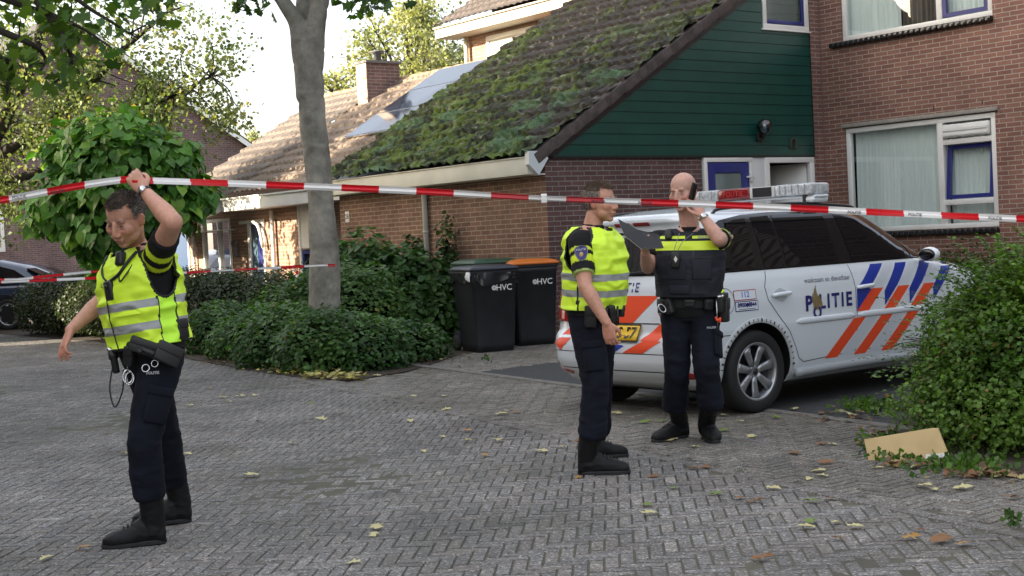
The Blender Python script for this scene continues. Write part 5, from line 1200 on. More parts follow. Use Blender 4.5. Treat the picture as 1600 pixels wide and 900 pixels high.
rough_trunk(mb, [tp(478, 100), tp(466, 40), tp(448, 10), tp(418, -30), tp(350, -110), tp(280, -220)], [19 * W, 14 * W, 11 * W, 10 * W, 8 * W, 6 * W], 24, 8); rough_trunk(mb, [tp(485, 105), tp(493, 40), tp(499, 5), tp(508, -50), tp(530, -170), tp(560, -330)], [20 * W, 16 * W, 15 * W, 14 * W, 12 * W, 8 * W], 24, 8); rough_trunk(mb, [tp(480, 110), tp(474, 30, TY + .25), tp(476, -20, TY + .4), tp(470, -120, TY + .8), tp(455, -280, TY + 1)], [18 * W, 14 * W, 13 * W, 11 * W, 7 * W], 24, 8)
tme = remesh(mb, .020, 3, M['bark']); tco = get_co(tme); tno = get_no(tme); rg = np.zeros(len(tco)); rs = np.random.default_rng(4)
for k in range(26):                                        # scars and rings across the smooth bark
    zc = rs.uniform(1.0, 5.6); ac = rs.uniform(0, 6.28); an_ = np.arctan2(tco[:, 1] - base.y, tco[:, 0] - base.x); da = (an_ - ac + math.pi) % (2 * math.pi) - math.pi; wz = rs.uniform(.012, .030)
    rg += -rs.uniform(.006, .016) * np.exp(-((tco[:, 2] - zc - .05 * da ** 2) / wz) ** 2) * np.exp(-(da / rs.uniform(.3, .8)) ** 2)
set_co(tme, tco + tno * rg[:, None]); mesh_obj('trunk', tme, TR)
rng = np.random.default_rng(5); c0 = tp(480, -330); bl = [((c0.x + dx, c0.y + dy, c0.z + dz), (1.9, 1.9, 1.4)) for dx, dy, dz in ((0, 0, 0), (-1.9, -.8, -.1), (2.0, .5, .1), (-.6, 1.9, .2), (.8, -2, .4), (-3.2, .6, .5), (3.4, -.8, .8), (0, 0, 1.6))]
P_, D_ = blob_points(9000, bl, .7, rng, .0, .3, 9); nn = runit(len(P_), rng) + np.array([0, 0, 1.1]); dd = runit(len(P_), rng)
xp = [tp(388, 6), tp(400, -6), tp(545, 2), tp(585, -2), tp(572, 4), tp(590, 2), tp(375, 2)]; ex = np.concatenate([np.array(q) + rng.normal(size=(14, 3)) * np.array([.12, .3, .07]) for q in xp]); P_ = np.concatenate([P_, ex]); nn = np.concatenate([nn, runit(len(ex), rng) + np.array([0, -.3, .6])]); dd = np.concatenate([dd, runit(len(ex), rng)])
mesh_obj('crown', leaves_mesh('crown', P_, dd, nn, .15 * rng.uniform(.6, 1.2, len(P_)), leafcols(len(P_), P_, (.028, .075, .012), (.075, .14, .02), rng=rng), M['leaf'], 'maple'), TR)

def branchy(name, label, cat, loc, trunk, crown_pts, lsize, shape, base, alt, mt, seed, group=None, twn=40, trad=.12, bark='bark_dark', dirs=None, tip=None, tipf=.0, crown='crown'):
    """trunk: list of tubes (pts, radii); crown_pts: (n,3) leaf positions; twigs run from the tubes to a sample of the leaves"""
    rng = np.random.default_rng(seed); t = thing(name, label, cat, loc, 0, group); mb = MB(); tip_pts = []
    for pts, rad in trunk:
        mb.tube(pts, rad, 12, sub=5); P_, _ = catmull([Vector(p) for p in pts], rad, 5); tip_pts += [np.array(q) for q in P_[len(P_) // 3:]]
    mb.build('trunk', M[bark], t); tp_ = np.array(tip_pts); mb = MB()
    idx = rng.choice(len(crown_pts), twn, replace=False)
    for i in idx:
        e = crown_pts[i]; d = np.linalg.norm(tp_ - e, axis=1); s = tp_[np.argmin(d + rng.random(len(d)) * .8)]; m_ = (s + e) / 2 + rng.normal(size=3) * .10 * np.linalg.norm(e - s) + np.array([0, 0, .1 * np.linalg.norm(e - s)]); mb.tube([s, m_, e], [trad * .22, trad * .13, trad * .04], 5, sub=3)
    mb.build('twigs', M[bark], t)
    nn = runit(len(crown_pts), rng) + np.array([0, 0, .6]); dd = runit(len(crown_pts), rng) + np.array([0, 0, -.35])
    mesh_obj(crown, leaves_mesh(crown, crown_pts, dd, nn, lsize * rng.uniform(.6, 1.25, len(crown_pts)), leafcols(len(crown_pts), crown_pts, base, alt, .5, 1.6, 1.2, seed, tip, tipf, rng), M[mt], shape), t); return t
# round big-leaved tree behind the left policeman
CY = 24.5; bs = at(172, 500, CY); bs.z = 0
def q3(px, py, y=CY): return at(px, py, y) - bs
WC = CY / 2190; rng = np.random.default_rng(51); bl = []
for (px, py, r_, dy) in ((185, 270, 92, 0), (120, 300, 62, .0), (250, 295, 66, 0), (185, 225, 72, .1), (105, 245, 48, .2), (265, 245, 50, .1), (190, 330, 75, -.2), (130, 350, 42, -.1), (270, 320, 48, 0), (75, 340, 34, 0), (310, 300, 30, .1), (150, 395, 34, 0), (165, 420, 24, -.1)):
    c = q3(px, py); bl.append(((c.x, c.y + dy, c.z), (r_ * WC, r_ * WC, r_ * WC * .85)))
P_, D_ = blob_points(3600, bl, .5, rng, .5, .55, 6)
t = thing('catalpa_tree', 'round topped young tree with big heart shaped leaves behind the man lifting the tape', 'tree', bs)
nn = D_ * .9 + np.array([0, -.15, .55]) + runit(len(P_), rng) * .4; dd = D_ * .6 + np.array([0, 0, -.75]) + runit(len(P_), rng) * .45
mesh_obj('crown', leaves_mesh('crown', P_, dd, nn, .235 * rng.uniform(.4, 1.25, len(P_)), leafcols(len(P_), P_, (.045, .145, .018), (.105, .25, .03), .5, 1.45, 1.3, 4, (.20, .36, .04), .1, rng), M['leaf_glossy'], 'heart', 1.3), t)
mb = MB(); mb.tube([(0, 0, 0), (0.02, 0, .9), tuple(q3(172, 360)), tuple(q3(185, 290))], [.06, .05, .05, .04], 12, sub=4)
for (px, py) in ((110, 300), (250, 300), (150, 230), (220, 220), (90, 250), (280, 260)): mb.tube([tuple(q3(180, 340)), tuple((q3(180, 340) + q3(px, py)) / 2 + Vector((0, 0, .1))), tuple(q3(px, py))], [.03, .02, .01], 6, sub=3)
mb.build('trunk', M['bark_dark'], t)
# dense dark core so that the wall does not show through
# airy tree against the sky at upper left
AY = 27.; ab = at(-110, 520, AY); ab.z = 0
def q4(px, py, y=AY): return at(px, py, y) - ab
rng = np.random.default_rng(61); pts_ = []; WA = AY / 2190
def cloud(n, px, py, rx, ry, ry3=1.2, droop=0):
    c = np.array(q4(px, py)); g_ = rng.normal(size=(n, 3)) * np.array([rx * WA, ry3, ry * WA]) * .55 + c
    k = fbm(g_, 1.6, 12, 3); return g_[k > .47]
for (n, px, py, rx, ry) in ((4600, 50, 200, 110, 90), (3800, 170, 190, 90, 60), (3600, 60, 280, 80, 55), (3000, 240, 215, 70, 40), (3000, 150, 120, 120, 60), (2200, 20, 300, 60, 60), (2600, 240, 150, 70, 70), (1700, 200, 205, 110, 45), (900, 320, 150, 45, 55), (500, 350, 90, 45, 50), (500, 360, 180, 28, 25), (350, 300, 30, 60, 40), (900, 270, 100, 60, 70), (1600, 110, 20, 130, 50), (2500, -100, 150, 110, 120), (2000, -80, 20, 110, 100)): pts_.append(cloud(n, px, py, rx, ry))
pts_ = np.concatenate(pts_); pts_ = pts_[pts_[:, 2] > 1]
branchy('airy_tree', 'loose pale green tree against the white sky above the purple gable', 'tree', ab,
        [([(0, 0, 0), tuple(q4(-70, 330)), tuple(q4(10, 180)), tuple(q4(60, 60)), tuple(q4(80, -60))], [.22, .18, .14, .10, .06]), ([tuple(q4(-50, 280)), tuple(q4(110, 160)), tuple(q4(190, 80)), tuple(q4(260, 20))], [.12, .09, .06, .03]), ([tuple(q4(-70, 320)), tuple(q4(120, 240)), tuple(q4(230, 170)), tuple(q4(330, 120))], [.10, .07, .05, .02]), ([tuple(q4(50, 120)), tuple(q4(-40, 60)), tuple(q4(-120, 30))], [.08, .05, .03])],
        pts_, .090, 'diamond', (.105, .15, .055), (.19, .22, .10), 'leaf_thin', 62, twn=260, trad=.10, tip=(.30, .26, .08), tipf=.06)
# near maple boughs hanging in from the left
NY = 12.5; nb = Vector((-6.2, NY + 1.2, 0)); rng = np.random.default_rng(71)
def q5(px, py, y=NY): return at(px, py, y) - nb
pl = []; 
lines = [((-160, -60), (40, 10), (120, 40), (175, 75)), ((-160, -60), (60, -30), (150, 20), (215, 60)), ((-150, 60), (0, 90), (15, 120), (10, 150)), ((-100, -120), (150, -40), (222, 0), (240, 22)), ((-140, 0), (30, 60), (70, 90), (60, 115)), ((-120, -100), (60, -60), (180, -10), (260, -10)), ((60, 0), (100, 60), (110, 105), (70, 140))]
trunk = [([(0, 0, 0), (-.02, 0, 1.6), (.1, .0, 3.0), (.2, 0, 4.6), (.2, 0, 6.)], [.2, .17, .15, .12, .08])]
for ln in lines:
    trunk.append(([tuple(q5(x, y, NY + .2 * math.sin(x))) for x, y in ln], [.05, .028, .016, .007]))
    for k in range(1, len(ln)):
        (x0, y0), (x1, y1) = ln[k - 1], ln[k]
        if k == 1: x0, y0 = (x0 + x1) / 2, (y0 + y1) / 2
        nL = 17
        for i in range(nL):
            q = rng.random(); pl.append(np.array(q5(x0 + (x1 - x0) * q + rng.normal() * 20, y0 + (y1 - y0) * q + rng.normal() * 15, NY + rng.normal() * .35)))
for i in range(700): pl.append(np.array([-.8 + rng.normal() * 1.2, rng.normal() * 1.3, 6.6 + rng.normal() * .7]))
branchy('maple_tree', 'leafy maple boughs hanging into the upper left corner', 'tree', nb, trunk, np.array(pl), .135, 'maple', (.045, .11, .02), (.13, .21, .03), 'leaf_thin', 72, twn=70, trad=.05)
# trees behind the roofs
def far_tree(label, cx, cy, Y, rx, ry, n, ls, seed, clumps=26, base=(.20, .23, .11), alt=(.32, .33, .17)):
    g = at(cx, cy, Y); g.z = 0; rng = np.random.default_rng(seed); Wf = Y / 2190; c = at(cx, cy, Y) - g; P_ = []; tr = [([(0, 0, 0), (0, 0, c.z * .5), (.1, 0, c.z * .8), (0, 0, c.z + ry * Wf * .5)], [.22, .2, .14, .05])]
    for k in range(clumps):
        d = runit(1, rng)[0] * rng.uniform(.35, 1) ** .6; cc = np.array(c) + d * np.array([rx * Wf, rx * Wf * .8, ry * Wf]); P_.append(cc + rng.normal(size=(n // clumps, 3)) * np.array([rx, rx, ry]) * Wf * .17)
        if k < 12: tr.append(([(0, 0, c.z * .55 + k * .04), tuple((np.array([0, 0, c.z * .8]) + cc) / 2), tuple(cc)], [.08, .05, .02]))
    return branchy('leafy_tree', label, 'tree', g, tr, np.concatenate(P_), ls, 'diamond', base, alt, 'leaf_thin', seed, 'trees behind the roofs', 90, .10)
far_tree('sunlit pale green tree right behind the brick chimney', 640, 85, 42, 92, 82, 6500, .125, 81, 34)
far_tree('loose sunlit tree just left of the chimney', 560, 145, 45, 62, 38, 2000, .13, 82, 18)
far_tree('small distant tree low between the purple gable and the tiled roof', 402, 222, 60, 26, 18, 900, .15, 83, 14)

# ------------------------------------------------------------------ fallen leaves
def fallen(shape_seed, col):
    rng = np.random.default_rng(shape_seed); B, F = LEAF['maple']; B = B.copy(); B[:, 0] -= .45; V = B * .105; V[:, 2] = .010 + .022 * rng.random(len(V)) * np.abs(B[:, 1]) + .012 * rng.random(len(V)); V[:, 1] *= rng.uniform(.6, 1.0)
    me = bpy.data.meshes.new('fallen_leaf'); me.from_pydata([tuple(v) for v in V], [], [tuple(f[:3]) if f[2] == f[3] else tuple(f) for f in F.tolist()]); me.materials.append(M['dry']); vcol(me, np.tile(col, (len(V), 1))); return me
KL_ = {'pale yellow': (.55, .50, .25), 'green': (.16, .24, .04), 'brown': (.24, .12, .05), 'orange': (.40, .22, .06)}
fm = {k: [fallen(900 + i * 7 + len(k), c) for i in range(3)] for k, c in KL_.items()}
spots = [(347, 622, 0), (360, 629, 0), (298, 635, 0), (376, 620, 0), (400, 620, 0), (328, 609, 3), (550, 610, 1), (486, 632, 1), (458, 694, 0), (293, 711, 0), (392, 745, 0), (196, 712, 0), (130, 860, 3), (72, 876, 0), (588, 827, 0), (585, 838, 0), (553, 883, 0), (641, 660, 0), (690, 685, 0), (729, 676, 3), (732, 691, 0), (663, 707, 0), (756, 713, 3), (777, 691, 0), (848, 708, 0), (880, 701, 0), (786, 648, 0), (790, 643, 0), (693, 621, 0), (645, 620, 0), (698, 642, 0), (808, 646, 2), (500, 658, 0), (404, 660, 2), (575, 600, 0), (590, 588, 0),
         (962, 648, 0), (1008, 661, 1), (1035, 659, 1), (1174, 684, 0), (1159, 660, 0), (1088, 701, 0), (1130, 676, 1), (1240, 711, 2), (1020, 747, 2), (905, 749, 3), (1053, 764, 1), (1119, 774, 1), (1157, 780, 2), (1182, 787, 2), (1012, 791, 1), (1017, 805, 0), (1083, 735, 2), (1105, 734, 2), (1207, 767, 0), (1278, 738, 0), (1284, 745, 0), (1266, 750, 0), (1268, 786, 1), (1301, 783, 2), (1445, 762, 0), (1460, 768, 0), (1507, 766, 0), (1265, 819, 1), (1258, 828, 0), (1308, 820, 0), (1336, 825, 0), (1308, 845, 2), (1437, 831, 2), (1425, 843, 3), (1470, 849, 2), (1508, 854, 3), (1193, 876, 2), (1285, 697, 2), (1302, 696, 0), (1330, 650, 0), (1345, 646, 0), (1395, 652, 0), (1380, 720, 3), (1400, 730, 2), (1430, 733, 2), (1455, 736, 2), (1370, 733, 0), (1545, 744, 2), (1560, 742, 3), (1240, 640, 0), (1130, 650, 0), (1212, 655, 1), (1340, 695, 2), (1580, 780, 2), (905, 690, 2), (857, 745, 2), (1290, 725, 2), (1050, 690, 0)]
kk = list(KL_); LB_ = {'pale yellow': 'pale yellow maple leaf lying flat on the grey paving', 'green': 'green maple leaf lying on the grey paving', 'brown': 'brown dry maple leaf lying on the grey paving', 'orange': 'orange maple leaf lying on the grey paving'}
for (px, py, c) in spots:
    g = gnd(px + random.uniform(-2, 2), py + random.uniform(-1, 1)); nm = kk[c]; o = bpy.data.objects.new('fallen_leaf', random.choice(fm[nm])); COL.objects.link(o); o.location = g + Vector((0, 0, .004)); o.rotation_euler = (random.uniform(-.15, .15), random.uniform(-.15, .15), random.uniform(0, 6.28)); s = random.uniform(.55, 1.0); o.scale = (s, s, s); setup(o, LB_[nm], 'leaf', nm + ' fallen leaves')
# drift of yellow leaves under the ivy, and litter by the right bush
def litter(name, label, quads, n, cols, seed, size=.075, z=.03):
    rng = np.random.default_rng(seed); P_ = []
    for i in range(n):
        px, py, sx, sy = quads[rng.integers(len(quads))]; g = gnd(px + rng.normal() * sx, py + rng.normal() * sy); P_.append((g.x, g.y, .012 + rng.random() * z))
    P_ = np.array(P_); cs_ = np.array([cols[rng.integers(len(cols))] for _ in range(n)]) * rng.uniform(.6, 1.25, (n, 1)); nn = np.array([0, 0, 1.]) + runit(n, rng) * .5
    setup(mesh_obj(name, leaves_mesh(name, P_, runit(n, rng) * np.array([1, 1, .2]), nn, size * rng.uniform(.6, 1.3, n), cs_, M['dry'], 'maple')), label, 'leaves', kind='stuff')
litter('leaf_litter', 'drift of pale yellow leaves at the foot of the ivy mound', [(455, 582, 28, 4), (500, 590, 20, 2.5), (430, 572, 18, 3), (545, 593, 10, 2)], 420, [(.50, .42, .10), (.42, .38, .16), (.30, .24, .08), (.38, .36, .09)], 91, .06, .06)
litter('leaf_litter', 'brown leaves and bits lying along the foot of the right bush', [(1440, 728, 45, 4), (1330, 655, 40, 6), (1540, 745, 35, 4), (1370, 690, 15, 8), (680, 562, 30, 5), (200, 537, 70, 2), (380, 566, 40, 2.5)], 420, [(.20, .10, .05), (.26, .18, .08), (.14, .08, .05), (.32, .28, .13)], 93, .045, .02)
# weeds at the kerb
rng = np.random.default_rng(95); P_ = []
for (px, py, sx, sy, k) in ((1360, 640, 22, 3, 380), (1395, 705, 22, 9, 520), (1582, 822, 8, 2, 22), (1500, 735, 40, 6, 320), (760, 565, 5, 2, 20)):
    for i in range(k): g = gnd(px + rng.normal() * sx, py + rng.normal() * sy); P_.append((g.x, g.y, rng.random() * .06))
P_ = np.array(P_); setup(mesh_obj('weeds', leaves_mesh('weeds', P_, runit(len(P_), rng) + np.array([0, 0, .7]), runit(len(P_), rng) + np.array([0, -.3, .5]), .04 * rng.uniform(.6, 1.3, len(P_)), leafcols(len(P_), P_, (.04, .10, .02), (.09, .17, .03), rng=rng), M['leaf'], 'diamond')), 'low weeds growing at the edge of the paving', 'weeds', kind='stuff')

# ------------------------------------------------------------------ wooden board by the bush
A_ = gnd(1357, 719); B_ = gnd(1487, 724); dx = (B_ - A_).normalized(); up = Vector((-.10, .28, .95)).normalized(); th = Vector((dx.y, -dx.x, 0)) * .018
L_ = (B_ - A_).length
def bpnt(u, v): return A_ + dx * (u * L_) + up * v
poly = [bpnt(0, .0), bpnt(1.0, .0), bpnt(.93, .205), bpnt(.86, .205), bpnt(.0, .125)]
mb = MB(); mb.prism(poly, th * -1); o = mb.build('wooden_board', mat('pale_plywood', (.62, .46, .23), .6, noise=.12, nscale=5, bump=.1, ndetail=6)); setup(o, 'pale yellow offcut of board leaning against the foot of the bush', 'board')
mb = MB(); mb.prism([bpnt(.70, .022), bpnt(.97, .030), bpnt(.96, .060), bpnt(.72, .048)], th * .15); lb_ = mb.build('paper_strip', M['white_frame'], o); 
# ------------------------------------------------------------------ people
def skin_mat():
    m = mat('skin', (.5, .3, .22), .5, attr='Col', noise=.10, nscale=45, bump=.12, bscale=180, bdist=.002); P = m.node_tree.nodes['Principled BSDF']
    P.inputs['Subsurface Weight'].default_value = .12; P.inputs['Subsurface Radius'].default_value = (.012, .005, .003); P.inputs['Subsurface Scale'].default_value = 1.; return m
M['skin'] = skin_mat()
M['cloth_navy'] = mat('navy_trousers', (.0055, .0068, .0135), .9, spec=.25, noise=.3, nscale=9, bump=.3, bscale=250, sheen=0., bdist=.002)
M['shirt'] = mat('black_polo', (.01, .01, .011), .8, attr='Col', spec=.3, bump=.2, bscale=300, bdist=.002)
M['hivis'] = mat('hi_vis_yellow', (.70, .98, .045), .6, noise=.10, nscale=7, bump=.25, bscale=25, bdist=.006)
M['hivis_mesh'] = mat('hi_vis_side_mesh', (.55, .95, .05), .65, noise=.1, nscale=9)
M['reflect'] = mat('grey_reflective_tape', (.30, .31, .31), .4, noise=.15, nscale=12, bump=.2, bscale=40, bdist=.004)
M['piping'] = mat('black_piping', (.01, .01, .011), .6)
M['navy_vest'] = mat('navy_body_vest', (.008, .010, .018), .8, noise=.2, nscale=8, bump=.3, bscale=200, bdist=.002)
M['yellow_band'] = mat('yellow_band', (.62, .78, .03), .5)
M['leather'] = mat('black_leather', (.005, .005, .006), .62, spec=.35, noise=.3, nscale=12, bump=.3, bscale=90, bdist=.003)
M['rubber'] = mat('boot_sole', (.014, .014, .015), .7)
M['gear'] = mat('matt_black_gear', (.012, .012, .013), .5)
M['hair_brown'] = mat('short_brown_hair', (.10, .070, .048), .6, attr='Col')
M['white_print'] = mat('pale_print', (.32, .32, .35), .5)

TPROF = [(-.12, 0, 0, .150, .105), (-.05, 0, 0, .172, .120), (.0, 0, -.002, .175, .124), (.08, 0, -.008, .172, .128), (.16, 0, -.012, .176, .134), (.24, 0, -.010, .184, .136), (.31, 0, -.006, .192, .134), (.37, 0, 0, .194, .124), (.42, 0, .006, .180, .108), (.455, 0, .012, .140, .088), (.48, 0, .014, .095, .070), (.50, 0, .012, .066, .060), (.53, 0, .008, .058, .056)]
def tprof(z):
    zz = [t[0] for t in TPROF]; return [float(np.interp(z, zz, [t[k] for t in TPROF])) for k in (1, 2, 3, 4)]
def tpt(z, a, off=0., n=2.5, k=1.0):
    cx, cy, rx, ry = tprof(z); c, s = math.cos(a), math.sin(a); e = 2 / n
    return Vector((cx + (rx * k + off) * math.copysign(abs(c) ** e, c), cy + (ry * k + off) * math.copysign(abs(s) ** e, s), z))
def add_torso(mb, T, off=0., z0=-.12, z1=.53, k=1.0):
    rr = []
    for z in np.linspace(z0, z1, 26): rr.append([T @ tpt(z, 2 * math.pi * i / 36, off, k=k) for i in range(36)])
    mb.rings(rr)
def add_hand(mb, Mx, side=1, curl=.5, thumb=.4, spread=.05, s=1.0, curls=None):
    """wrist at the origin, fingers along +x, palm towards -z, thumb on the +y*side"""
    rr = []
    for (x, ry, rz, cz) in ((-.02, .027, .021, 0), (.0, .029, .020, 0), (.03, .037, .019, -.002), (.06, .041, .016, -.002), (.085, .041, .013, -.001), (.098, .037, .009, -.001)):
        rr.append([Mx @ (s * Vector((x, ry * math.cos(t), cz + rz * math.sin(t)))) for t in [2 * math.pi * k / 20 for k in range(20)]])
    mb.rings(rr)
    for f, (y, L_, r) in enumerate(((.031, .074, .0088), (.0105, .084, .0092), (-.0105, .078, .0088), (-.030, .062, .0080))):
        c = (curls[f] if curls else curl) ; p = Vector((.085, y * side, -.001)); a = c * .45; d_ = spread * (1.5 - f) * side; pts = [p - Vector((.02, 0, 0))]; pts.append(p.copy())
        for j, fr_ in enumerate((.45, .31, .24)):
            p = p + Vector((math.cos(a) * math.cos(d_), math.cos(a) * math.sin(d_), -math.sin(a))) * L_ * fr_; pts.append(p.copy()); a += c * (1.15 if j == 0 else .8)
        mb.tube([Mx @ (s * q) for q in pts], [r * s, r * s * 1.02, r * s * .98, r * s * .92, r * s * .78], 10, sub=3, round_ends=True)
    p = Vector((.018, .026 * side, -.004)); pts = [p, p + Vector((.026, .020 * side, -.010 - .012 * thumb)), p + Vector((.052, .030 * side - .010 * thumb * side, -.018 - .022 * thumb)), p + Vector((.074, .032 * side - .022 * thumb * side, -.024 - .032 * thumb))]
    mb.tube([Mx @ (s * q) for q in pts], [.0135 * s, .0120 * s, .0105 * s, .0085 * s], 10, sub=3, round_ends=True)
def limb(mb, pts, rad, n=18, sub=5, flat=1.): mb.tube(pts, rad, n, sub=sub, round_ends=True, flat=flat)
def add_head(mb, H, neck=None, wide=1.0, jowl=1.0):
    def E(c, r, rot=None): 
        R3 = H.to_3x3() @ (rot if rot is not None else Matrix.Identity(3)); mb.ell(H @ Vector((c[0] * wide, c[1], c[2])), (r[0] * wide, r[1], r[2]), rot=R3, n=28, m=18)
    E((0, .016, .036), (.077, .098, .084)); E((0, -.018, -.022), (.066 * jowl, .078, .088)); E((0, -.028, -.074), (.052 * jowl, .056, .040)); E((0, -.064, -.097), (.025, .024, .019)); E((0, .0, -.05), (.062 * jowl, .062, .06))
    for sx in (-1, 1):
        E((sx * .026, -.075, .027), (.022, .014, .011)); E((sx * .038, -.058, -.022), (.030, .031, .032)); E((sx * .077, .006, -.008), (.009, .019, .031), Matrix.Rotation(sx * -.35, 3, 'Z')); E((sx * .082, .012, .004), (.006, .014, .020), Matrix.Rotation(sx * -.5, 3, 'Z')); E((sx * .012, -.100, -.036), (.010, .012, .009)); E((sx * .030, -.0775, .003), (.0145, .012, .012)); E((sx * .038, -.036, -.062), (.028 * jowl, .038, .034))
    mb.tube([H @ Vector((0, -.088, .020)), H @ Vector((0, -.101, -.008)), H @ Vector((0, -.107, -.030))], [.010, .0115, .0135], 12, sub=4, round_ends=True)
    E((0, -.092, -.062), (.026, .011, .0065)); E((0, -.089, -.073), (.022, .011, .0075)); E((0, -.085, -.052), (.022, .012, .010))
def skin_person(name, parts_fn, H, tone, tint, parent, brow=(.10, .06, .04), scalp=None, redn=1., voxel=.0045, closed=False, hand_pts=()):
    mb = MB(); parts_fn(mb); me = remesh(mb, voxel, 3, M['skin']); co = get_co(me); Hi = np.array(H.inverted()); L = co @ Hi[:3, :3].T + Hi[:3, 3]; no = get_no(me)
    A = np.array(H)[:3, :3]
    inh = (np.abs(L[:, 0]) < .10) & (np.abs(L[:, 1]) < .13) & (L[:, 2] > -.125) & (L[:, 2] < .14); d = np.zeros_like(L)
    def g(cx, cy, cz, sx, sy, sz): return np.exp(-(((L[:, 0] - cx) / sx) ** 2 + ((L[:, 1] - cy) / sy) ** 2 + ((L[:, 2] - cz) / sz) ** 2))
    for sx in (-1, 1):
        d[:, 1] += .0085 * g(sx * .031, -.090, .010, .015, .03, .009); d[:, 1] += .004 * g(sx * .018, -.095, .004, .008, .03, .012); d[:, 1] += .004 * g(sx * .030, -.09, -.010, .016, .03, .005)
        d[:, 1] += .003 * g(sx * .028, -.09, -.050, .006, .03, .018)
    d[:, 1] += .0045 * g(0, -.095, -.0665, .024, .03, .0028); d[:, 1] += .004 * g(0, -.09, -.086, .022, .03, .006); d[:, 1] += .004 * g(0, -.09, .06, .05, .05, .015) * .3
    co = co + (d * inh[:, None]) @ A.T; set_co(me, co)
    front = (L[:, 1] < -.045) & inh; c = np.tile(np.array(tone, float), (len(co), 1)); t = fbm(co, 14, 3, 3)[:, None]; c *= (.90 + .2 * t)
    def mixc(w_, col):
        nonlocal c
        w_ = np.clip(w_, 0, 1)[:, None]; c = c * (1 - w_) + np.array(col) * w_
    red = np.array(tone) * np.array([1.02, .68, .68])
    for sx in (-1, 1):
        mixc(.65 * redn * g(sx * .045, -.07, -.028, .022, .04, .020) * inh, red); mixc(.8 * redn * g(sx * .08, .008, -.005, .012, .025, .035) * inh, red)
        br = g(sx * .030, -.09, .033, .021, .03, .0075) * front; mixc(.95 * br, brow)
        mixc(1.3 * g(sx * .030, -.09, .0045, .0135, .03, .0038 if closed else .0046) * front, (.035, .022, .018)); mixc(.4 * g(sx * .030, -.09, -.006, .016, .03, .005) * front, np.array(tone) * .62)
        mixc(.7 * g(sx * .010, -.108, -.041, .0045, .02, .0035) * front, (.08, .03, .025))
        mixc(.35 * g(sx * .030, -.09, -.050, .003, .03, .018) * front, np.array(tone) * .6)
    mixc(.55 * redn * g(0, -.11, -.028, .014, .03, .016) * front, red); mixc(.85 * g(0, -.09, -.067, .024, .03, .0070) * front, np.array(tone) * np.array([.86, .55, .55])); mixc(.85 * g(0, -.09, -.0672, .024, .03, .0022) * front, (.09, .035, .03))
    mixc(.30 * g(0, -.07, -.085, .055, .06, .030) * inh, np.array(tone) * np.array([.70, .72, .78]))
    if scalp is not None: mixc(scalp[1] * np.clip((L[:, 2] + .035 + .9 * (L[:, 1] + .0)) / .03, 0, 1) * (L[:, 2] < .085) * inh * (np.abs(L[:, 0]) < .083), scalp[0])
    for hp_ in hand_pts:
        w_ = np.exp(-((co - np.array(hp_)) ** 2).sum(1) / .075 ** 2); mixc(.40 * w_, red)
    vcol(me, c); o = mesh_obj(name, me, parent); return o
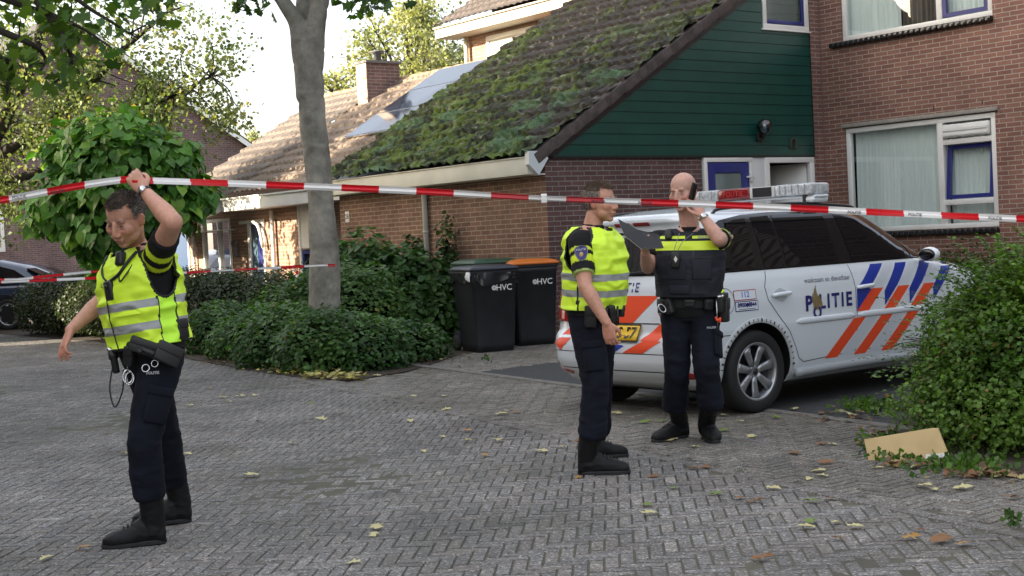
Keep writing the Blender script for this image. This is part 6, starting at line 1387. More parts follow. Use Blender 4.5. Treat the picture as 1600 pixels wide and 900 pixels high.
def hair(H, parent, col, alt, seed=1, receding=.0, n=6500, length=.014, name='hair', topc=None):
    rng = np.random.default_rng(seed); D = runit(n * 3, rng); P = np.array([0, .017, .036]) + D * np.array([.0795, .101, .087]); x, y, z = P.T
    tem = np.clip((np.abs(x) - .035) / .03, 0, 1)
    hl = .088 - .010 * (1 - tem) + receding * tem * .02; front = (y < -.03) & (z < hl - .30 * (y + .03) * 0)
    side = (np.abs(x) > .055) & (z < .012 + .0 * y) & (y < .020); sidef = (y < -.045) & (z < hl); low = (y >= .020) & (z < -.045); ear = (np.abs(x) > .06) & (y < .03) & (z < .022)
    keep = ~(front | low | ear | sidef); P = P[keep][:n]; D = D[keep][:n]; fl = D * .55 + np.array([0, -.1, 0]) + np.stack([0 * D[:, 0], np.where(P[:, 2] > .07, -.9, .15), np.where(P[:, 2] > .07, .15, -.9)], -1) + runit(len(P), rng) * .22
    A = np.array(H); Pw = P @ A[:3, :3].T + A[:3, 3]; fw = fl @ A[:3, :3].T; nw = runit(len(P), rng) @ A[:3, :3].T
    B = np.array([[0, 0, 0], [.5, .10, 0], [1, 0, 0], [.5, -.10, 0]]); LEAF['hair'] = (B, np.array([[0, 1, 2, 3]]))
    mixv = np.clip((np.abs(P[:, 0]) - .05) / .03 + (P[:, 2] < .03) * .5, 0, 1)[:, None]; c = (np.array(col) * (1 - mixv) + np.array(alt) * mixv) * rng.uniform(.55, 1.5, (len(P), 1))
    d = fw / np.linalg.norm(fw, axis=1, keepdims=True); u = np.cross(nw, d); u /= np.linalg.norm(u, axis=1, keepdims=True); sz = length * rng.uniform(.6, 1.3, len(P)); k = 4
    V = (Pw[:, None, :] + sz[:, None, None] * (B[None, :, 0:1] * d[:, None, :] + B[None, :, 1:2] * u[:, None, :])).reshape(-1, 3); F = (np.array([[0, 1, 2, 3]])[None] + (np.arange(len(P)) * 4)[:, None, None]).reshape(-1, 4)
    # scalp cap below the strands
    mb = MB(); rr = []; nn_, m_ = 48, 30
    vs = []; 
    for j in range(m_):
        ph = -math.pi / 2 + math.pi * (j + .5) / m_
        for i in range(nn_):
            a = 2 * math.pi * i / nn_; vs.append((.0785 * math.cos(ph) * math.cos(a), .017 + .0995 * math.cos(ph) * math.sin(a), .036 + .0860 * math.sin(ph)))
    vs = np.array(vs); x, y, z = vs.T; tem = np.clip((np.abs(x) - .035) / .03, 0, 1); hl = .088 - .010 * (1 - tem) + receding * tem * .02
    kp = ~(((y < -.03) & (z < hl)) | ((y >= .02) & (z < -.045)) | ((np.abs(x) > .06) & (y < .03) & (z < .022)) | ((y < -.045) & (z < hl)) | ((y < .02) & (z < -.0)))
    F2 = [];
    for j in range(m_ - 1):
        for i in range(nn_):
            f = (j * nn_ + i, j * nn_ + (i + 1) % nn_, (j + 1) * nn_ + (i + 1) % nn_, (j + 1) * nn_ + i)
            if all(kp[q] for q in f): F2.append(f)
    vw = vs @ A[:3, :3].T + A[:3, 3]; off = len(V); V = np.concatenate([V, vw]); F = np.concatenate([F, np.array(F2) + off]); C = np.concatenate([np.repeat(c, 4, 0), np.tile(np.array(col) * .75, (len(vw), 1))])
    return mesh_obj(name, quads_mesh(name, V, F, M['hair_brown'], C), parent)
def wrinkle(me, amp, sc, seed, zs=2.0, mask=None):
    co = get_co(me); no = get_no(me); P_ = co * np.array([1, 1, zs]); P_ = P_ + .06 * np.stack([fbm(co, 5, seed + 9, 2)] * 3, -1); n = fbm(P_, sc, seed, 2); r = 1 - np.abs(n - .5) * 4; r = np.clip(r, -1, 1); d = amp * r
    if mask is not None: d = d * mask(co)
    set_co(me, co + no * d[:, None])
def trousers(parent, T, legs, seed, mats=None, voxel=.009):
    """legs: list of (hip, knee, ankle) points"""
    mb = MB(); rr = []
    for z in np.linspace(-.12, .02, 8): rr.append([T @ tpt(z, 2 * math.pi * i / 36, .010) for i in range(36)])
    mb.rings(rr)
    for (h_, k_, a_) in legs:
        h_, k_, a_ = Vector(h_), Vector(k_), Vector(a_); m1 = h_.lerp(k_, .45); m2 = k_.lerp(a_, .35); m3 = k_.lerp(a_, .80)
        bend = (k_ - (h_ + a_) / 2) * .15
        mb.tube([h_ + Vector((0, 0, .03)), h_.lerp(k_, .15), m1, k_, m2 + bend * .3, m3, a_], [.100, .104, .094, .078, .077, .077, .072], 22, sub=5)
    me = remesh(mb, voxel, 6, M['cloth_navy']); kn = [Vector(l[1]) for l in legs]; an = [Vector(l[2]) for l in legs]
    def mk(co):
        w_ = .55 + 0 * co[:, 0]
        for p in kn + an + an: w_ = w_ + .8 * np.exp(-((co - np.array(p)) ** 2).sum(1) / .16 ** 2)
        return w_
    wrinkle(me, .0065, 7.5, seed, 1.7, mk); wrinkle(me, .0022, 22, seed + 3, 1.3); return mesh_obj('trousers', me, parent)
def boot(parent, pos, yaw, seed, pitch=0., h=.215, lean=(0, 0), ank=None):
    """pos: centre of the heel on the ground; +x towards the toe"""
    Mx = Matrix.Translation(pos) @ Matrix.Rotation(yaw, 4, 'Z') @ Matrix.Rotation(-pitch, 4, 'Y'); mb = MB(); rr = []
    if ank is not None: q_ = Mx.inverted() @ Vector(ank); lean = (q_.x * .9, q_.y * .9); h = max(.16, q_.z + .0)
    for (x, w_, zt, zb, yo) in ((-.050, .024, .07, .012, 0), (-.040, .038, .10, .010, 0), (-.01, .043, .14, .010, 0), (.03, .044, .155, .010, 0), (.075, .046, .135, .010, .002), (.12, .050, .105, .010, .004), (.165, .053, .088, .010, .005), (.205, .051, .078, .010, .004), (.235, .041, .066, .012, .002), (.255, .024, .048, .016, 0)):
        cz = (zt + zb) / 2; hz = (zt - zb) / 2; rr.append([Mx @ Vector((x, yo + w_ * math.copysign(abs(math.cos(t)) ** .75, math.cos(t)), cz + hz * math.copysign(abs(math.sin(t)) ** .8, math.sin(t)))) for t in [2 * math.pi * k / 22 for k in range(22)]])
    mb.rings(rr)
    mb.tube([Mx @ Vector((.012, 0, .05)), Mx @ Vector((.008, 0, .10)), Mx @ Vector((.0 + lean[0] * .5, lean[1] * .5, h * .8)), Mx @ Vector((-.004 + lean[0], lean[1], h + .03))], [.054, .057, .060, .064], 20, sub=5, flat=.95)
    me = remesh(mb, .006, 4, M['leather']); wrinkle(me, .0026, 16, seed, 1.6); b = mesh_obj('boot', me, parent)
    s = MB(); rr = []
    for z, g in ((0, -.002), (.006, .003), (.020, .004), (.026, .0)):
        ring = []
        for k in range(34):
            t = 2 * math.pi * k / 34; c, s_ = math.cos(t), math.sin(t); x = .105 + .155 * math.copysign(abs(c) ** .8, c); w_ = .040 + .010 * max(0, min(1, (x - .05) / .12)) - (.006 if .04 < x < .11 else 0); ring.append(Mx @ Vector((x + g * c, (w_ + g) * math.copysign(abs(s_) ** .8, s_), z)))
        rr.append(ring)
    s.rings(rr, 0, True, False); s.build('sole', M['rubber'], b)
    l = MB()
    for k in range(7):
        q = k / 6; c = Vector((.150 - .10 * q * 1.2, 0, .098 + .05 * q)) if k < 4 else Vector((.062 - .004 * k, 0, .12 + .030 * (k - 3))); l.tube([Mx @ (c + Vector((0, -.026, -.006))), Mx @ (c + Vector((.004, 0, .005))), Mx @ (c + Vector((0, .026, -.006)))], .0032, 6, sub=3)
    l.build('laces', M['gear'], b); return b
def vest(parent, T, name, z0, z1, off, mats, mf, seed, nz=None, na=220, wamp=.005, extra=(), k=1.):
    zl = sorted(set([round(z, 4) for z in list(np.linspace(z0, z1, nz or 120)) + list(extra)])); zl = [z for i, z in enumerate(zl) if i == 0 or z - zl[i - 1] > .0012]; Lp = np.array([[tuple(tpt(z, 2 * math.pi * i / na, off, 2.6, k)) for i in range(na)] for z in zl])
    C = np.array([[0, 0, z] for z in zl])[:, None, :]; D = Lp - C; D[..., 2] = 0; D /= np.linalg.norm(D, axis=2, keepdims=True)
    n = fbm(Lp * np.array([1, 1, 1.8]) + .05 * np.stack([fbm(Lp, 6, seed + 5, 2)] * 3, -1), 7, seed, 2); Lp = Lp + D * (wamp * (np.clip(1 - np.abs(n - .5) * 5, -1, 1) + .5 * (fbm(Lp, 18, seed + 2, 2) - .5)))[..., None]
    mb = MB(); vs = [T @ Vector(p) for p in Lp.reshape(-1, 3)]; fs = []; ms = []
    for j in range(len(zl) - 1):
        for i in range(na):
            i2 = (i + 1) % na; c = (Lp[j, i] + Lp[j, i2] + Lp[j + 1, i] + Lp[j + 1, i2]) / 4; m_ = mf(c[0], c[1], c[2], (i + .5) / na * 360)
            if m_ is None: continue
            fs.append((j * na + i, j * na + i2, (j + 1) * na + i2, (j + 1) * na + i)); ms.append(m_)
    mb.add(vs, fs, ms, True); o = mb.build(name, mats, parent, fix=False); md = o.modifiers.new('s', 'SOLIDIFY'); md.thickness = .007; md.offset = 1; return o
def shirt(parent, T, arms, seed, bands=(), collar=True, k=1.0, voxel=.008, name='shirt'):
    """arms: (shoulder, elbow, part) -> sleeve to part of the upper arm"""
    mb = MB(); add_torso(mb, T, .010, -.10, .46, k)
    for (s, e, q) in arms:
        s, e = Vector(s), Vector(e); en = s.lerp(e, q); mb.tube([s.lerp(T @ Vector((0, .005, .40)), .45), s, s.lerp(e, q * .5), en], [.070, .074, .067, .066], 20, sub=5, cap=True)
    if collar: mb.tube([T @ Vector((0, .012, .44)), T @ Vector((0, .006, .505))], [.074, .066], 22)
    me = remesh(mb, voxel, 4, M['shirt']); wrinkle(me, .0045, 9, seed, 1.6); co = get_co(me); c = np.tile([.0055, .0055, .0062], (len(co), 1))
    for (s, e, lo, hi, col) in bands:
        s, e = np.array(s), np.array(e); ax_ = (e - s); L2 = (ax_ ** 2).sum(); t = ((co - s) @ ax_) / L2; dist = np.linalg.norm(co - s - t[:, None] * ax_, axis=1); m_ = (t > lo) & (t < hi) & (dist < .085); c[m_] = col
    vcol(me, c); return mesh_obj(name, me, parent)
def belt(parent, T, z=-.005, off=.020, k=1.):
    mb = MB(); rr = []
    for i in range(48):
        a = 2 * math.pi * i / 48; p = tpt(z, a, off, 2.5, k); p0 = tpt(z, a, off - .008, 2.5, k); rr.append([T @ (p + Vector((0, 0, -.026))), T @ (p + Vector((0, 0, .026))), T @ (p0 + Vector((0, 0, .026))), T @ (p0 + Vector((0, 0, -.026)))])
    rr.append(rr[0]); mb.rings(rr, 0, False, False); return mb.build('belt', M['leather'], parent)
def on_belt(T, a_deg, z, off): return tpt(z, R(a_deg), off)
def pouch(parent, T, a_deg, z, size, name, mt='gear', tilt=0., off=.03, bev=.008):
    a = R(a_deg); p = tpt(z, a, off); d = Vector((p.x, p.y, 0)).normalized(); u = Vector((-d.y, d.x, 0)); rot = Matrix((u, d, Vector((0, 0, 1)))).transposed() @ Matrix.Rotation(tilt, 3, 'Y')
    mb = MB(); mb.box((0, 0, 0), size, 0, rot, bev); mb.box(rot @ Vector((0, size[1] / 2, size[2] * .25)), (size[0] * .96, .008, size[2] * .45), 0, rot, .003); mb.xf(Matrix.Translation(p)); mb.xf(T); return mb.build(name, M[mt], parent)
def T_frame(origin, theta, lean_fwd=0., lean_left=0.):
    return Matrix.Translation(origin) @ Matrix.Rotation(theta, 4, 'Z') @ Matrix.Rotation(lean_fwd, 4, 'X') @ Matrix.Rotation(lean_left, 4, 'Y')
def dirframe(o, xd, zd):
    x = Vector(xd).normalized(); z = Vector(zd); z = (z - x * z.dot(x)).normalized(); y = z.cross(x); return frame(Vector(o), x, y, z)
def watch(parent, p, axis, r, case, strap):
    rot = Vector(axis).normalized().to_track_quat('Z', 'Y').to_matrix(); mb = MB(); mb.lathe([(r, -.009), (r + .004, -.008), (r + .004, .008), (r, .009)], (0, 0, 0), 'Z', 28); mb.xf(Matrix.Translation(p) @ rot.to_4x4()); w_ = mb.build('watch_strap', strap, parent)
    cdir = Vector((0, -1, .15)).normalized(); cdir = (cdir - Vector(axis).normalized() * cdir.dot(Vector(axis).normalized())).normalized(); fr_ = frame(Vector(p) + cdir * (r + .004), *(lambda z: (z.orthogonal().normalized(), z.cross(z.orthogonal().normalized()), z))(cdir))
    mb = MB(); mb.lathe([(.001, .008), (.016, .008), (.019, .004), (.019, -.004)], (0, 0, 0), 'Z', 24); mb.xf(fr_); mb.build('watch_case', case, w_)
TONE = (.54, .275, .185)

# ============ left policeman: walks to the left, lifts the tape with his left hand
YA = 6.98
PA = thing('person', 'man in a yellow vest lifting the striped tape over his bowed head', 'person', (gnd(238, 838).x, 7.1, 0), 0)
TA = T_frame(at(236, 540, YA), R(-46), R(4), R(-5))
HD = Matrix.Translation(at(196, 341, 6.80)) @ Matrix.Rotation(R(-23), 4, 'Z') @ Matrix.Rotation(R(30), 4, 'X') @ Matrix.Rotation(R(6), 4, 'Y') @ Matrix.Scale(1.06, 4)
shL = TA @ Vector((.175, 0, .405)); elL = at(270, 347, 6.56); wrL = at(225, 298, 6.72)
shR = TA @ Vector((-.18, 0, .395)); elR = at(160, 470, 7.12); wrR = at(110, 516, 6.96)
hipL, hipR = TA @ Vector((.088, 0, -.06)), TA @ Vector((-.088, 0, -.06))
knL, anL = at(226, 682, 6.84), at(232, 775, 6.90); knR, anR = at(256, 676, 7.26), at(268, 752, 7.42)
hL = dirframe(wrL, Vector(at(206, 274, 6.74)) - wrL, (-.25, -1, .35)); hR = dirframe(wrR, Vector(at(92, 556, 6.90)) - wrR, (-.75, -.55, .3))
def bodyA(mb):
    add_torso(mb, TA, -.006); add_head(mb, HD, wide=1.02, jowl=1.08)
    limb(mb, [TA @ Vector((0, .014, .46)), TA @ Vector((0, .0, .53)), HD @ Vector((0, .03, -.05))], [.062, .058, .056])
    limb(mb, [shL, shL.lerp(elL, .5), elL], [.056, .054, .047]); limb(mb, [elL, elL.lerp(wrL, .3), elL.lerp(wrL, .7), wrL], [.046, .048, .036, .028]); limb(mb, [shR, shR.lerp(elR, .5), elR], [.056, .052, .044]); limb(mb, [elR, elR.lerp(wrR, .3), elR.lerp(wrR, .7), wrR], [.044, .045, .034, .027])
    add_hand(mb, hL, -1, 1.25, .9, .0, 1.0); add_hand(mb, hR, -1, .55, .25, .06, 1.0, curls=[.35, .62, .75, .8])
    limb(mb, [hipL, knL, knL.lerp(anL, .75)], [.08, .055, .04]); limb(mb, [hipR, knR, knR.lerp(anR, .75)], [.08, .055, .04])
skin_person('body', bodyA, HD, TONE, None, PA, closed=True, hand_pts=[tuple(hR @ Vector((.09, 0, 0)))])
hair(HD, PA, (.085, .060, .042), (.19, .17, .15), 3, .3)
shirt(PA, TA, [(shL, elL, .62), (shR, elR, .80)], 11, bands=[(shL, elL, .06, .16, (.62, .78, .03)), (shL, elL, .28, .40, (.62, .78, .03))])
trousers(PA, TA, [(hipL, knL, anL), (hipR, knR, anR)], 5)
boot(PA, Vector((gnd(244, 850).x, gnd(244, 850).y, 0)), R(180 + 12), 3, ank=anL); boot(PA, Vector((gnd(284, 817).x, gnd(284, 817).y, 0)), R(180 + 22), 4, .06, ank=anR)
def arm_hole(x, y, z, cz=.345, rz=.115, ry=.088): return abs(x) > .10 and ((y - .002) / ry) ** 2 + ((z - cz) / rz) ** 2 < 1
def mfA(x, y, z, a):
    if arm_hole(x, y, z, .37, .135, .082): return None
    if arm_hole(x, y, z, .37, .148, .092): return 2
    if z > .455 and y < -.01 and abs(x) < .02 + (z - .44) * 1.6: return None
    if abs(x) > .150 and abs(y) < .052 and z < .24:
        return 3 if abs(y) < .044 else 2
    if z < .010: return 2
    if .082 < z < .122 or .190 < z < .230: return 1
    return 0
VA = vest(PA, TA, 'hi_vis_vest', .0, .485, .034, [M['hivis'], M['reflect'], M['piping'], M['hivis_mesh']], mfA, 17, extra=(.082, .122, .19, .23, .010), wamp=.016)
def chest(T, x, z, off): 
    a = -math.pi / 2
    best = min(range(180, 360), key=lambda d: abs(tpt(z, R(d), off, 2.6).x - x)); return tpt(z, R(best), off, 2.6), Vector((math.cos(R(best)) * .6, math.sin(R(best)), 0)).normalized()
p_, d_ = chest(TA, .035, .30, .05); rot = Matrix((Vector((-d_.y, d_.x, 0)), d_, Vector((0, 0, 1)))).transposed()
mb = MB(); mb.box(p_, (.065, .030, .095), 0, rot, .010); mb.xf(TA); bc = mb.build('body_camera', M['gear'], PA); mb = MB(); mb.ell(p_ + d_ * .017 + Vector((0, 0, .02)), (.012, .008, .012)); mb.xf(TA); mb.build('lens', M['black_gloss'], bc)
mb = MB(); mb.tube([TA @ (p_ + Vector((0, -.0, .04)))] + [TA @ tpt(z, R(d), .060, 2.6) for z, d in ((.37, 268), (.41, 262), (.45, 258), (.475, 250))], .0055, 6, sub=4); mb.tube([TA @ (p_ + Vector((0, 0, .04)))] + [TA @ tpt(z, R(d), .060, 2.6) for z, d in ((.37, 292), (.41, 302), (.44, 312), (.465, 325))], .008, 6, sub=4); mb.tube([TA @ tpt(z, R(271), .056, 2.6) for z in np.linspace(.005, .30, 14)], .0035, 6); mb.build('camera_strap', M['gear'], PA)
p_, d_ = chest(TA, .10, .425, .03); mb = MB(); mb.box(p_ + Vector((0, -.02, .02)), (.05, .035, .075), 0, (R(-20), 0, R(10)), .012); mb.xf(TA); mb.build('shoulder_microphone', M['gear'], PA)
mb = MB(); q0 = p_ + Vector((0, -.03, -.02)); mb.tube([TA @ q0, TA @ (q0 + Vector((.03, -.03, -.07))), TA @ (q0 + Vector((.07, -.01, -.04))), TA @ (q0 + Vector((.07, .05, .02)))], .0045, 6, sub=5); mb.build('microphone_cable', M['gear'], PA)
pf = MB(); rr = []
for z in (.165, .172, .186): rr.append([TA @ tpt(z, R(d), .050 + (.006 if z < .18 else 0), 2.6) for d in range(275, 330, 5)])
pf.rings(rr, 0, False, True, False); pf.build('pocket_flap', M['hivis'], VA)
LT = frame(Vector((0, 0, 0)), Vector((1, 0, 0)), Vector((0, 0, 1)), Vector((0, -1, 0)))
def vest_text(T, txt, size, x0, z0, off, parent, m_, back=False):
    me = text_mesh(txt, size, .001, 'CENTER', 1.15); co = get_co(me); out = []
    for q in co:
        x = q[0]; z = z0 + q[1]; ang = (270 if not back else 90) + math.degrees((x + x0) / .19) ; out.append(tuple(T @ tpt(z, R(ang), off, 2.6)))
    if len(out): set_co(me, np.array(out))
    me.materials.clear(); me.materials.append(m_); return mesh_obj('lettering', me, parent)
faint = mat('faint_grey_print', (.22, .36, .06), .5)
vest_text(TA, 'POLITIE', .045, -.02, .335, .0455, VA, faint)
belt(PA, TA)
pouch(PA, TA, 318, .0, (.16, .035, .075), 'tool_pouch', tilt=R(28), off=.05); pouch(PA, TA, 285, -.03, (.05, .045, .10), 'magazine_pouch', tilt=R(20), off=.045); pouch(PA, TA, 350, -.05, (.13, .05, .10), 'radio_holster', tilt=R(35), off=.055); pouch(PA, TA, 20, .06, (.07, .04, .10), 'radio', off=.04)
mb = MB(); mb.tube([TA @ tpt(.02, R(300), .055), TA @ tpt(-.04, R(330), .085)], [.016, .014], 14); mb.tube([TA @ tpt(.03, R(290), .05), TA @ tpt(-.02, R(312), .075)], [.013, .013], 12); mb.build('baton', M['gear'], PA)
mb = MB(); a0 = TA @ tpt(.0, R(250), .045); a1 = TA @ tpt(-.10, R(262), .075); mb.tube([a0, a0.lerp(a1, .3), a0.lerp(a1, .32), a1], [.024, .024, .018, .017], 16); fl_ = mb.build('torch', M['gear'], PA); mb = MB(); mb.ell(a0 + Vector((-.01, 0, .012)), (.018, .018, .014)); mb.build('torch_lens', M['metal'], fl_)
hc = TA @ tpt(-.13, R(272), .055); mb = MB(); mb.torus(hc, .033, .005, Matrix.Rotation(R(80), 3, 'X') @ Matrix.Rotation(R(10), 3, 'Y'), sx=.7); mb.torus(hc + Vector((.012, -.01, -.008)), .033, .005, Matrix.Rotation(R(70), 3, 'X') @ Matrix.Rotation(R(-15), 3, 'Y'), sx=.7); mb.tube([hc + Vector((0, 0, .03)), hc + Vector((.005, 0, .08))], .004, 6); mb.build('handcuffs', M['metal'], PA)
mb = MB(); l0 = TA @ tpt(-.06, R(258), .07); mb.tube([l0, l0 + Vector((-.02, -.01, -.12)), l0 + Vector((.0, -.01, -.21)), l0 + Vector((.04, 0, -.13)), l0 + Vector((.05, 0, -.03))], .004, 6, sub=6); mb.build('lanyard', M['gear'], PA)
mb = MB(); c = TA @ tpt(-.10, R(310), .05); mb.torus(c, .018, .0035, Matrix.Rotation(R(75), 3, 'X')); mb.torus(c + Vector((.045, 0, .02)), .016, .003, Matrix.Rotation(R(80), 3, 'X')); mb.build('key_clip', M['metal'], PA)
def thigh_logo(parent, p, ang, s=1.):
    L = frame(Vector(p), Vector((math.cos(ang), math.sin(ang), 0)), Vector((0, 0, 1)), Vector((math.sin(ang), -math.cos(ang), 0)))
    text_on('lettering', 'POLITIE', .018 * s, L, M['white_print'], parent, .001)
hp_ = hipL.lerp(knL, .18); thigh_logo(PA, hp_ + Vector((.0, -.118, .0)), R(4))
watch(PA, wrL.lerp(elL, .06), elL - wrL, .030, M['metal'], mat('watch_strap_brown', (.03, .015, .012), .6))
# thigh pocket
def thigh_pocket(parent, h_, k_, side):
    h_, k_ = Vector(h_), Vector(k_); ax_ = (k_ - h_).normalized(); side = Vector(side); side = (side - ax_ * side.dot(ax_)).normalized(); u = ax_.cross(side); c = h_.lerp(k_, .62) + side * .088
    mb = MB(); rot = Matrix((u, side, -ax_)).transposed(); mb.box((0, 0, 0), (.115, .026, .17), 0, rot, .012); mb.box(rot @ Vector((0, .008, .075)), (.125, .022, .045), 0, rot, .008); mb.xf(Matrix.Translation(c)); return mb.build('thigh_pocket', M['cloth_navy'], parent)
thigh_pocket(PA, hipL, knL, (.55, -.85, 0))

# ============ middle policeman: seen from his right side, looks to the right
YB = 8.42
PB = thing('person', 'man in a yellow vest seen side on with his arm hanging, behind the police car', 'person', (gnd(938, 738).x, 8.4, 0), 0)
TB = T_frame(at(927, 482, YB), R(60), R(4), R(0))
HB_ = Matrix.Translation(at(938, 316, YB - .03)) @ Matrix.Rotation(R(58), 4, 'Z') @ Matrix.Rotation(R(4), 4, 'X')
sR = TB @ Vector((-.175, 0, .40)); eR = at(914, 447, YB - .30); wR = at(948, 505, YB - .36); sL = TB @ Vector((.18, 0, .40)); eL = at(888, 440, YB + .26); wL = at(908, 486, YB + .30)
hR_, hL_ = TB @ Vector((-.088, 0, -.06)), TB @ Vector((.088, 0, -.06)); kR, aR = at(930, 600, YB - .16), at(925, 684, YB - .17); kL, aL = at(936, 596, YB + .22), at(934, 672, YB + .42)
hndR = dirframe(wR, Vector(at(958, 548, YB - .36)) - wR, (-.45, -.9, .1)); hndL = dirframe(wL, Vector(at(925, 500, YB + .3)) - wL, (0, 1, 0))
def bodyB(mb):
    add_torso(mb, TB, -.006); add_head(mb, HB_); limb(mb, [TB @ Vector((0, .014, .46)), TB @ Vector((0, .004, .53)), HB_ @ Vector((0, .02, -.05))], [.060, .056, .054])
    limb(mb, [sR, sR.lerp(eR, .5), eR], [.056, .052, .042]); limb(mb, [eR, eR.lerp(wR, .3), eR.lerp(wR, .7), wR], [.042, .044, .034, .027]); limb(mb, [sL, sL.lerp(eL, .5), eL], [.056, .052, .042]); limb(mb, [eL, eL.lerp(wL, .3), wL], [.042, .044, .028])
    add_hand(mb, hndR, 1, .72, .5, .03, 1.0); add_hand(mb, hndL, -1, .8, .4, .03); limb(mb, [hR_, kR, kR.lerp(aR, .75)], [.08, .055, .04]); limb(mb, [hL_, kL, kL.lerp(aL, .75)], [.08, .055, .04])
skin_person('body', bodyB, HB_, TONE, None, PB, hand_pts=[tuple(hndR @ Vector((.06, 0, 0)))])
hair(HB_, PB, (.15, .105, .072), (.24, .20, .17), 5, .1, length=.018)
shirt(PB, TB, [(sR, eR, .74), (sL, eL, .74)], 21, bands=[(sR, eR, .20, .27, (.62, .78, .03)), (sR, eR, .36, .52, (.62, .78, .03)), (sR, eR, .72, .76, (.5, .65, .2)), (sL, eL, .36, .52, (.62, .78, .03))])
trousers(PB, TB, [(hR_, kR, aR), (hL_, kL, aL)], 9)
g1, g2 = gnd(922, 742), gnd(934, 717); boot(PB, Vector((g1.x - .02, g1.y, 0)), R(-6), 7, ank=aR); boot(PB, Vector((g2.x - .06, g2.y, 0)), R(8), 8, ank=aL)
def mfB(x, y, z, a):
    if arm_hole(x, y, z, .36, .125, .080): return None
    if arm_hole(x, y, z, .36, .136, .089): return 2
    if z > .465 and y < 0 and abs(x) < .02 + (z - .45) * 1.6: return None
    if abs(x) > .150 and -.012 < y < .0 and z < .25: return 2
    if z < .006: return 2
    if .082 < z < .122 or .178 < z < .218: return 1
    return 0
VB = vest(PB, TB, 'hi_vis_vest', .0, .485, .028, [M['hivis'], M['reflect'], M['piping']], mfB, 27, extra=(.082, .122, .178, .218), wamp=.014)
vest_text(TB, 'POLITIE', .050, 0, .345, .0385, VB, faint, True)
belt(PB, TB); pouch(PB, TB, 205, -.03, (.07, .05, .13), 'holster', off=.035); pouch(PB, TB, 250, -.02, (.045, .05, .11), 'radio', tilt=R(-14), off=.05); pouch(PB, TB, 232, -.02, (.06, .04, .08), 'pouch', off=.035); pouch(PB, TB, 285, -.01, (.07, .035, .07), 'pouch', off=.035)
mb = MB(); c = TB @ tpt(-.02, R(258), .08); mb.tube([c + Vector((0, 0, .05)), c + Vector((-.012, 0, -.06))], [.006, .016], 8); mb.build('spray_can', M['gear'], PB)
# sleeve badge
ax_ = (eR - sR).normalized(); outv = Vector((-.10, -1, .08)); outv = (outv - ax_ * outv.dot(ax_)).normalized(); bp_ = sR.lerp(eR, .38) + outv * .071; BX = frame(bp_, (-ax_).cross(outv).normalized(), -ax_, outv)
def badge(BX, parent, s=1.):
    sh = [(-.036, .03), (-.030, .042), (0, .048), (.030, .042), (.036, .03), (.034, 0), (.022, -.030), (0, -.046), (-.022, -.030), (-.034, 0)]
    b_ = None
    for (k, z, mt_, nm) in ((1.1, .0, mat('badge_edge', (.25, .2, .22), .6), 'badge'), (1., .002, M['ink'], 'badge_field')):
        mb = MB(); mb.prism([BX @ Vector((x * s * k, y * s * k, z - .6 * (x * s) ** 2 * 8)) for x, y in sh], BX.to_3x3() @ Vector((0, 0, .004))); o = mb.build(nm, mt_, parent if b_ is None else b_); b_ = b_ or o
    text_on('lettering', 'POLITIE', .017 * s, BX @ Matrix.Translation((0, .022 * s, .0075)), M['white_print'], b_, .0005)
    mb = MB(); mb.ell(BX @ Vector((0, -.010 * s, .006)), (.012 * s, .006, .016 * s)); mb.build('badge_flame', mat('badge_gold', (.5, .36, .12), .5), b_)
badge(BX, PB)
thigh_pocket(PB, hR_, kR, (.05, -1, 0))

# ============ bald policeman on the phone
YC = 9.28
PC = thing('person', 'bald man in a dark navy vest telephoning and holding an open notebook', 'person', (gnd(1080, 698).x, 9.22, 0), 0)
TC = T_frame(at(1078, 472, YC), R(-9), R(0), R(2))
HC_ = Matrix.Translation(at(1067, 300, YC - .05)) @ Matrix.Rotation(R(-33), 4, 'Z') @ Matrix.Rotation(R(11), 4, 'X') @ Matrix.Scale(1.04, 4)
sL = TC @ Vector((.200, 0, .415)); eL = at(1124, 374, YC - .24); wL = at(1097, 337, YC - .18); sR = TC @ Vector((-.205, 0, .405)); eR = at(1012, 418, YC - .06); wR = at(1008, 396, YC - .28)
hL2, hR2 = TC @ Vector((.090, 0, -.06)), TC @ Vector((-.090, 0, -.06)); kL, aL = at(1104, 575, YC - .16), at(1112, 638, YC - .13); kR, aR = at(1058, 575, YC - .04), at(1054, 638, YC + .08)
hndL = dirframe(wL, Vector(at(1083, 306, YC - .14)) - wL, (.45, -.85, .2)); hndR = dirframe(wR, Vector(at(1003, 374, YC - .36)) - wR, (-.6, -.2, -.6))
def bodyC(mb):
    add_torso(mb, TC, -.006); add_head(mb, HC_, jowl=1.06); limb(mb, [TC @ Vector((0, .014, .46)), TC @ Vector((0, .004, .54)), HC_ @ Vector((0, .02, -.05))], [.066, .064, .062])
    limb(mb, [sR, sR.lerp(eR, .5), eR], [.058, .054, .044]); limb(mb, [eR, eR.lerp(wR, .3), wR], [.044, .045, .029]); limb(mb, [sL, sL.lerp(eL, .5), eL], [.058, .056, .046]); limb(mb, [eL, eL.lerp(wL, .3), eL.lerp(wL, .7), wL], [.046, .047, .036, .028])
    add_hand(mb, hndL, 1, .72, .6, .05, 1., curls=[.5, .65, .72, .8]); add_hand(mb, hndR, 1, .75, .4, .05); limb(mb, [hL2, kL, kL.lerp(aL, .75)], [.08, .055, .04]); limb(mb, [hR2, kR, kR.lerp(aR, .75)], [.08, .055, .04])
skin_person('body', bodyC, HC_, (.54, .30, .225), None, PC, scalp=((.34, .22, .17), .22), redn=1.2, brow=(.28, .17, .11), hand_pts=[tuple(hndL @ Vector((.08, 0, 0)))], closed=True)
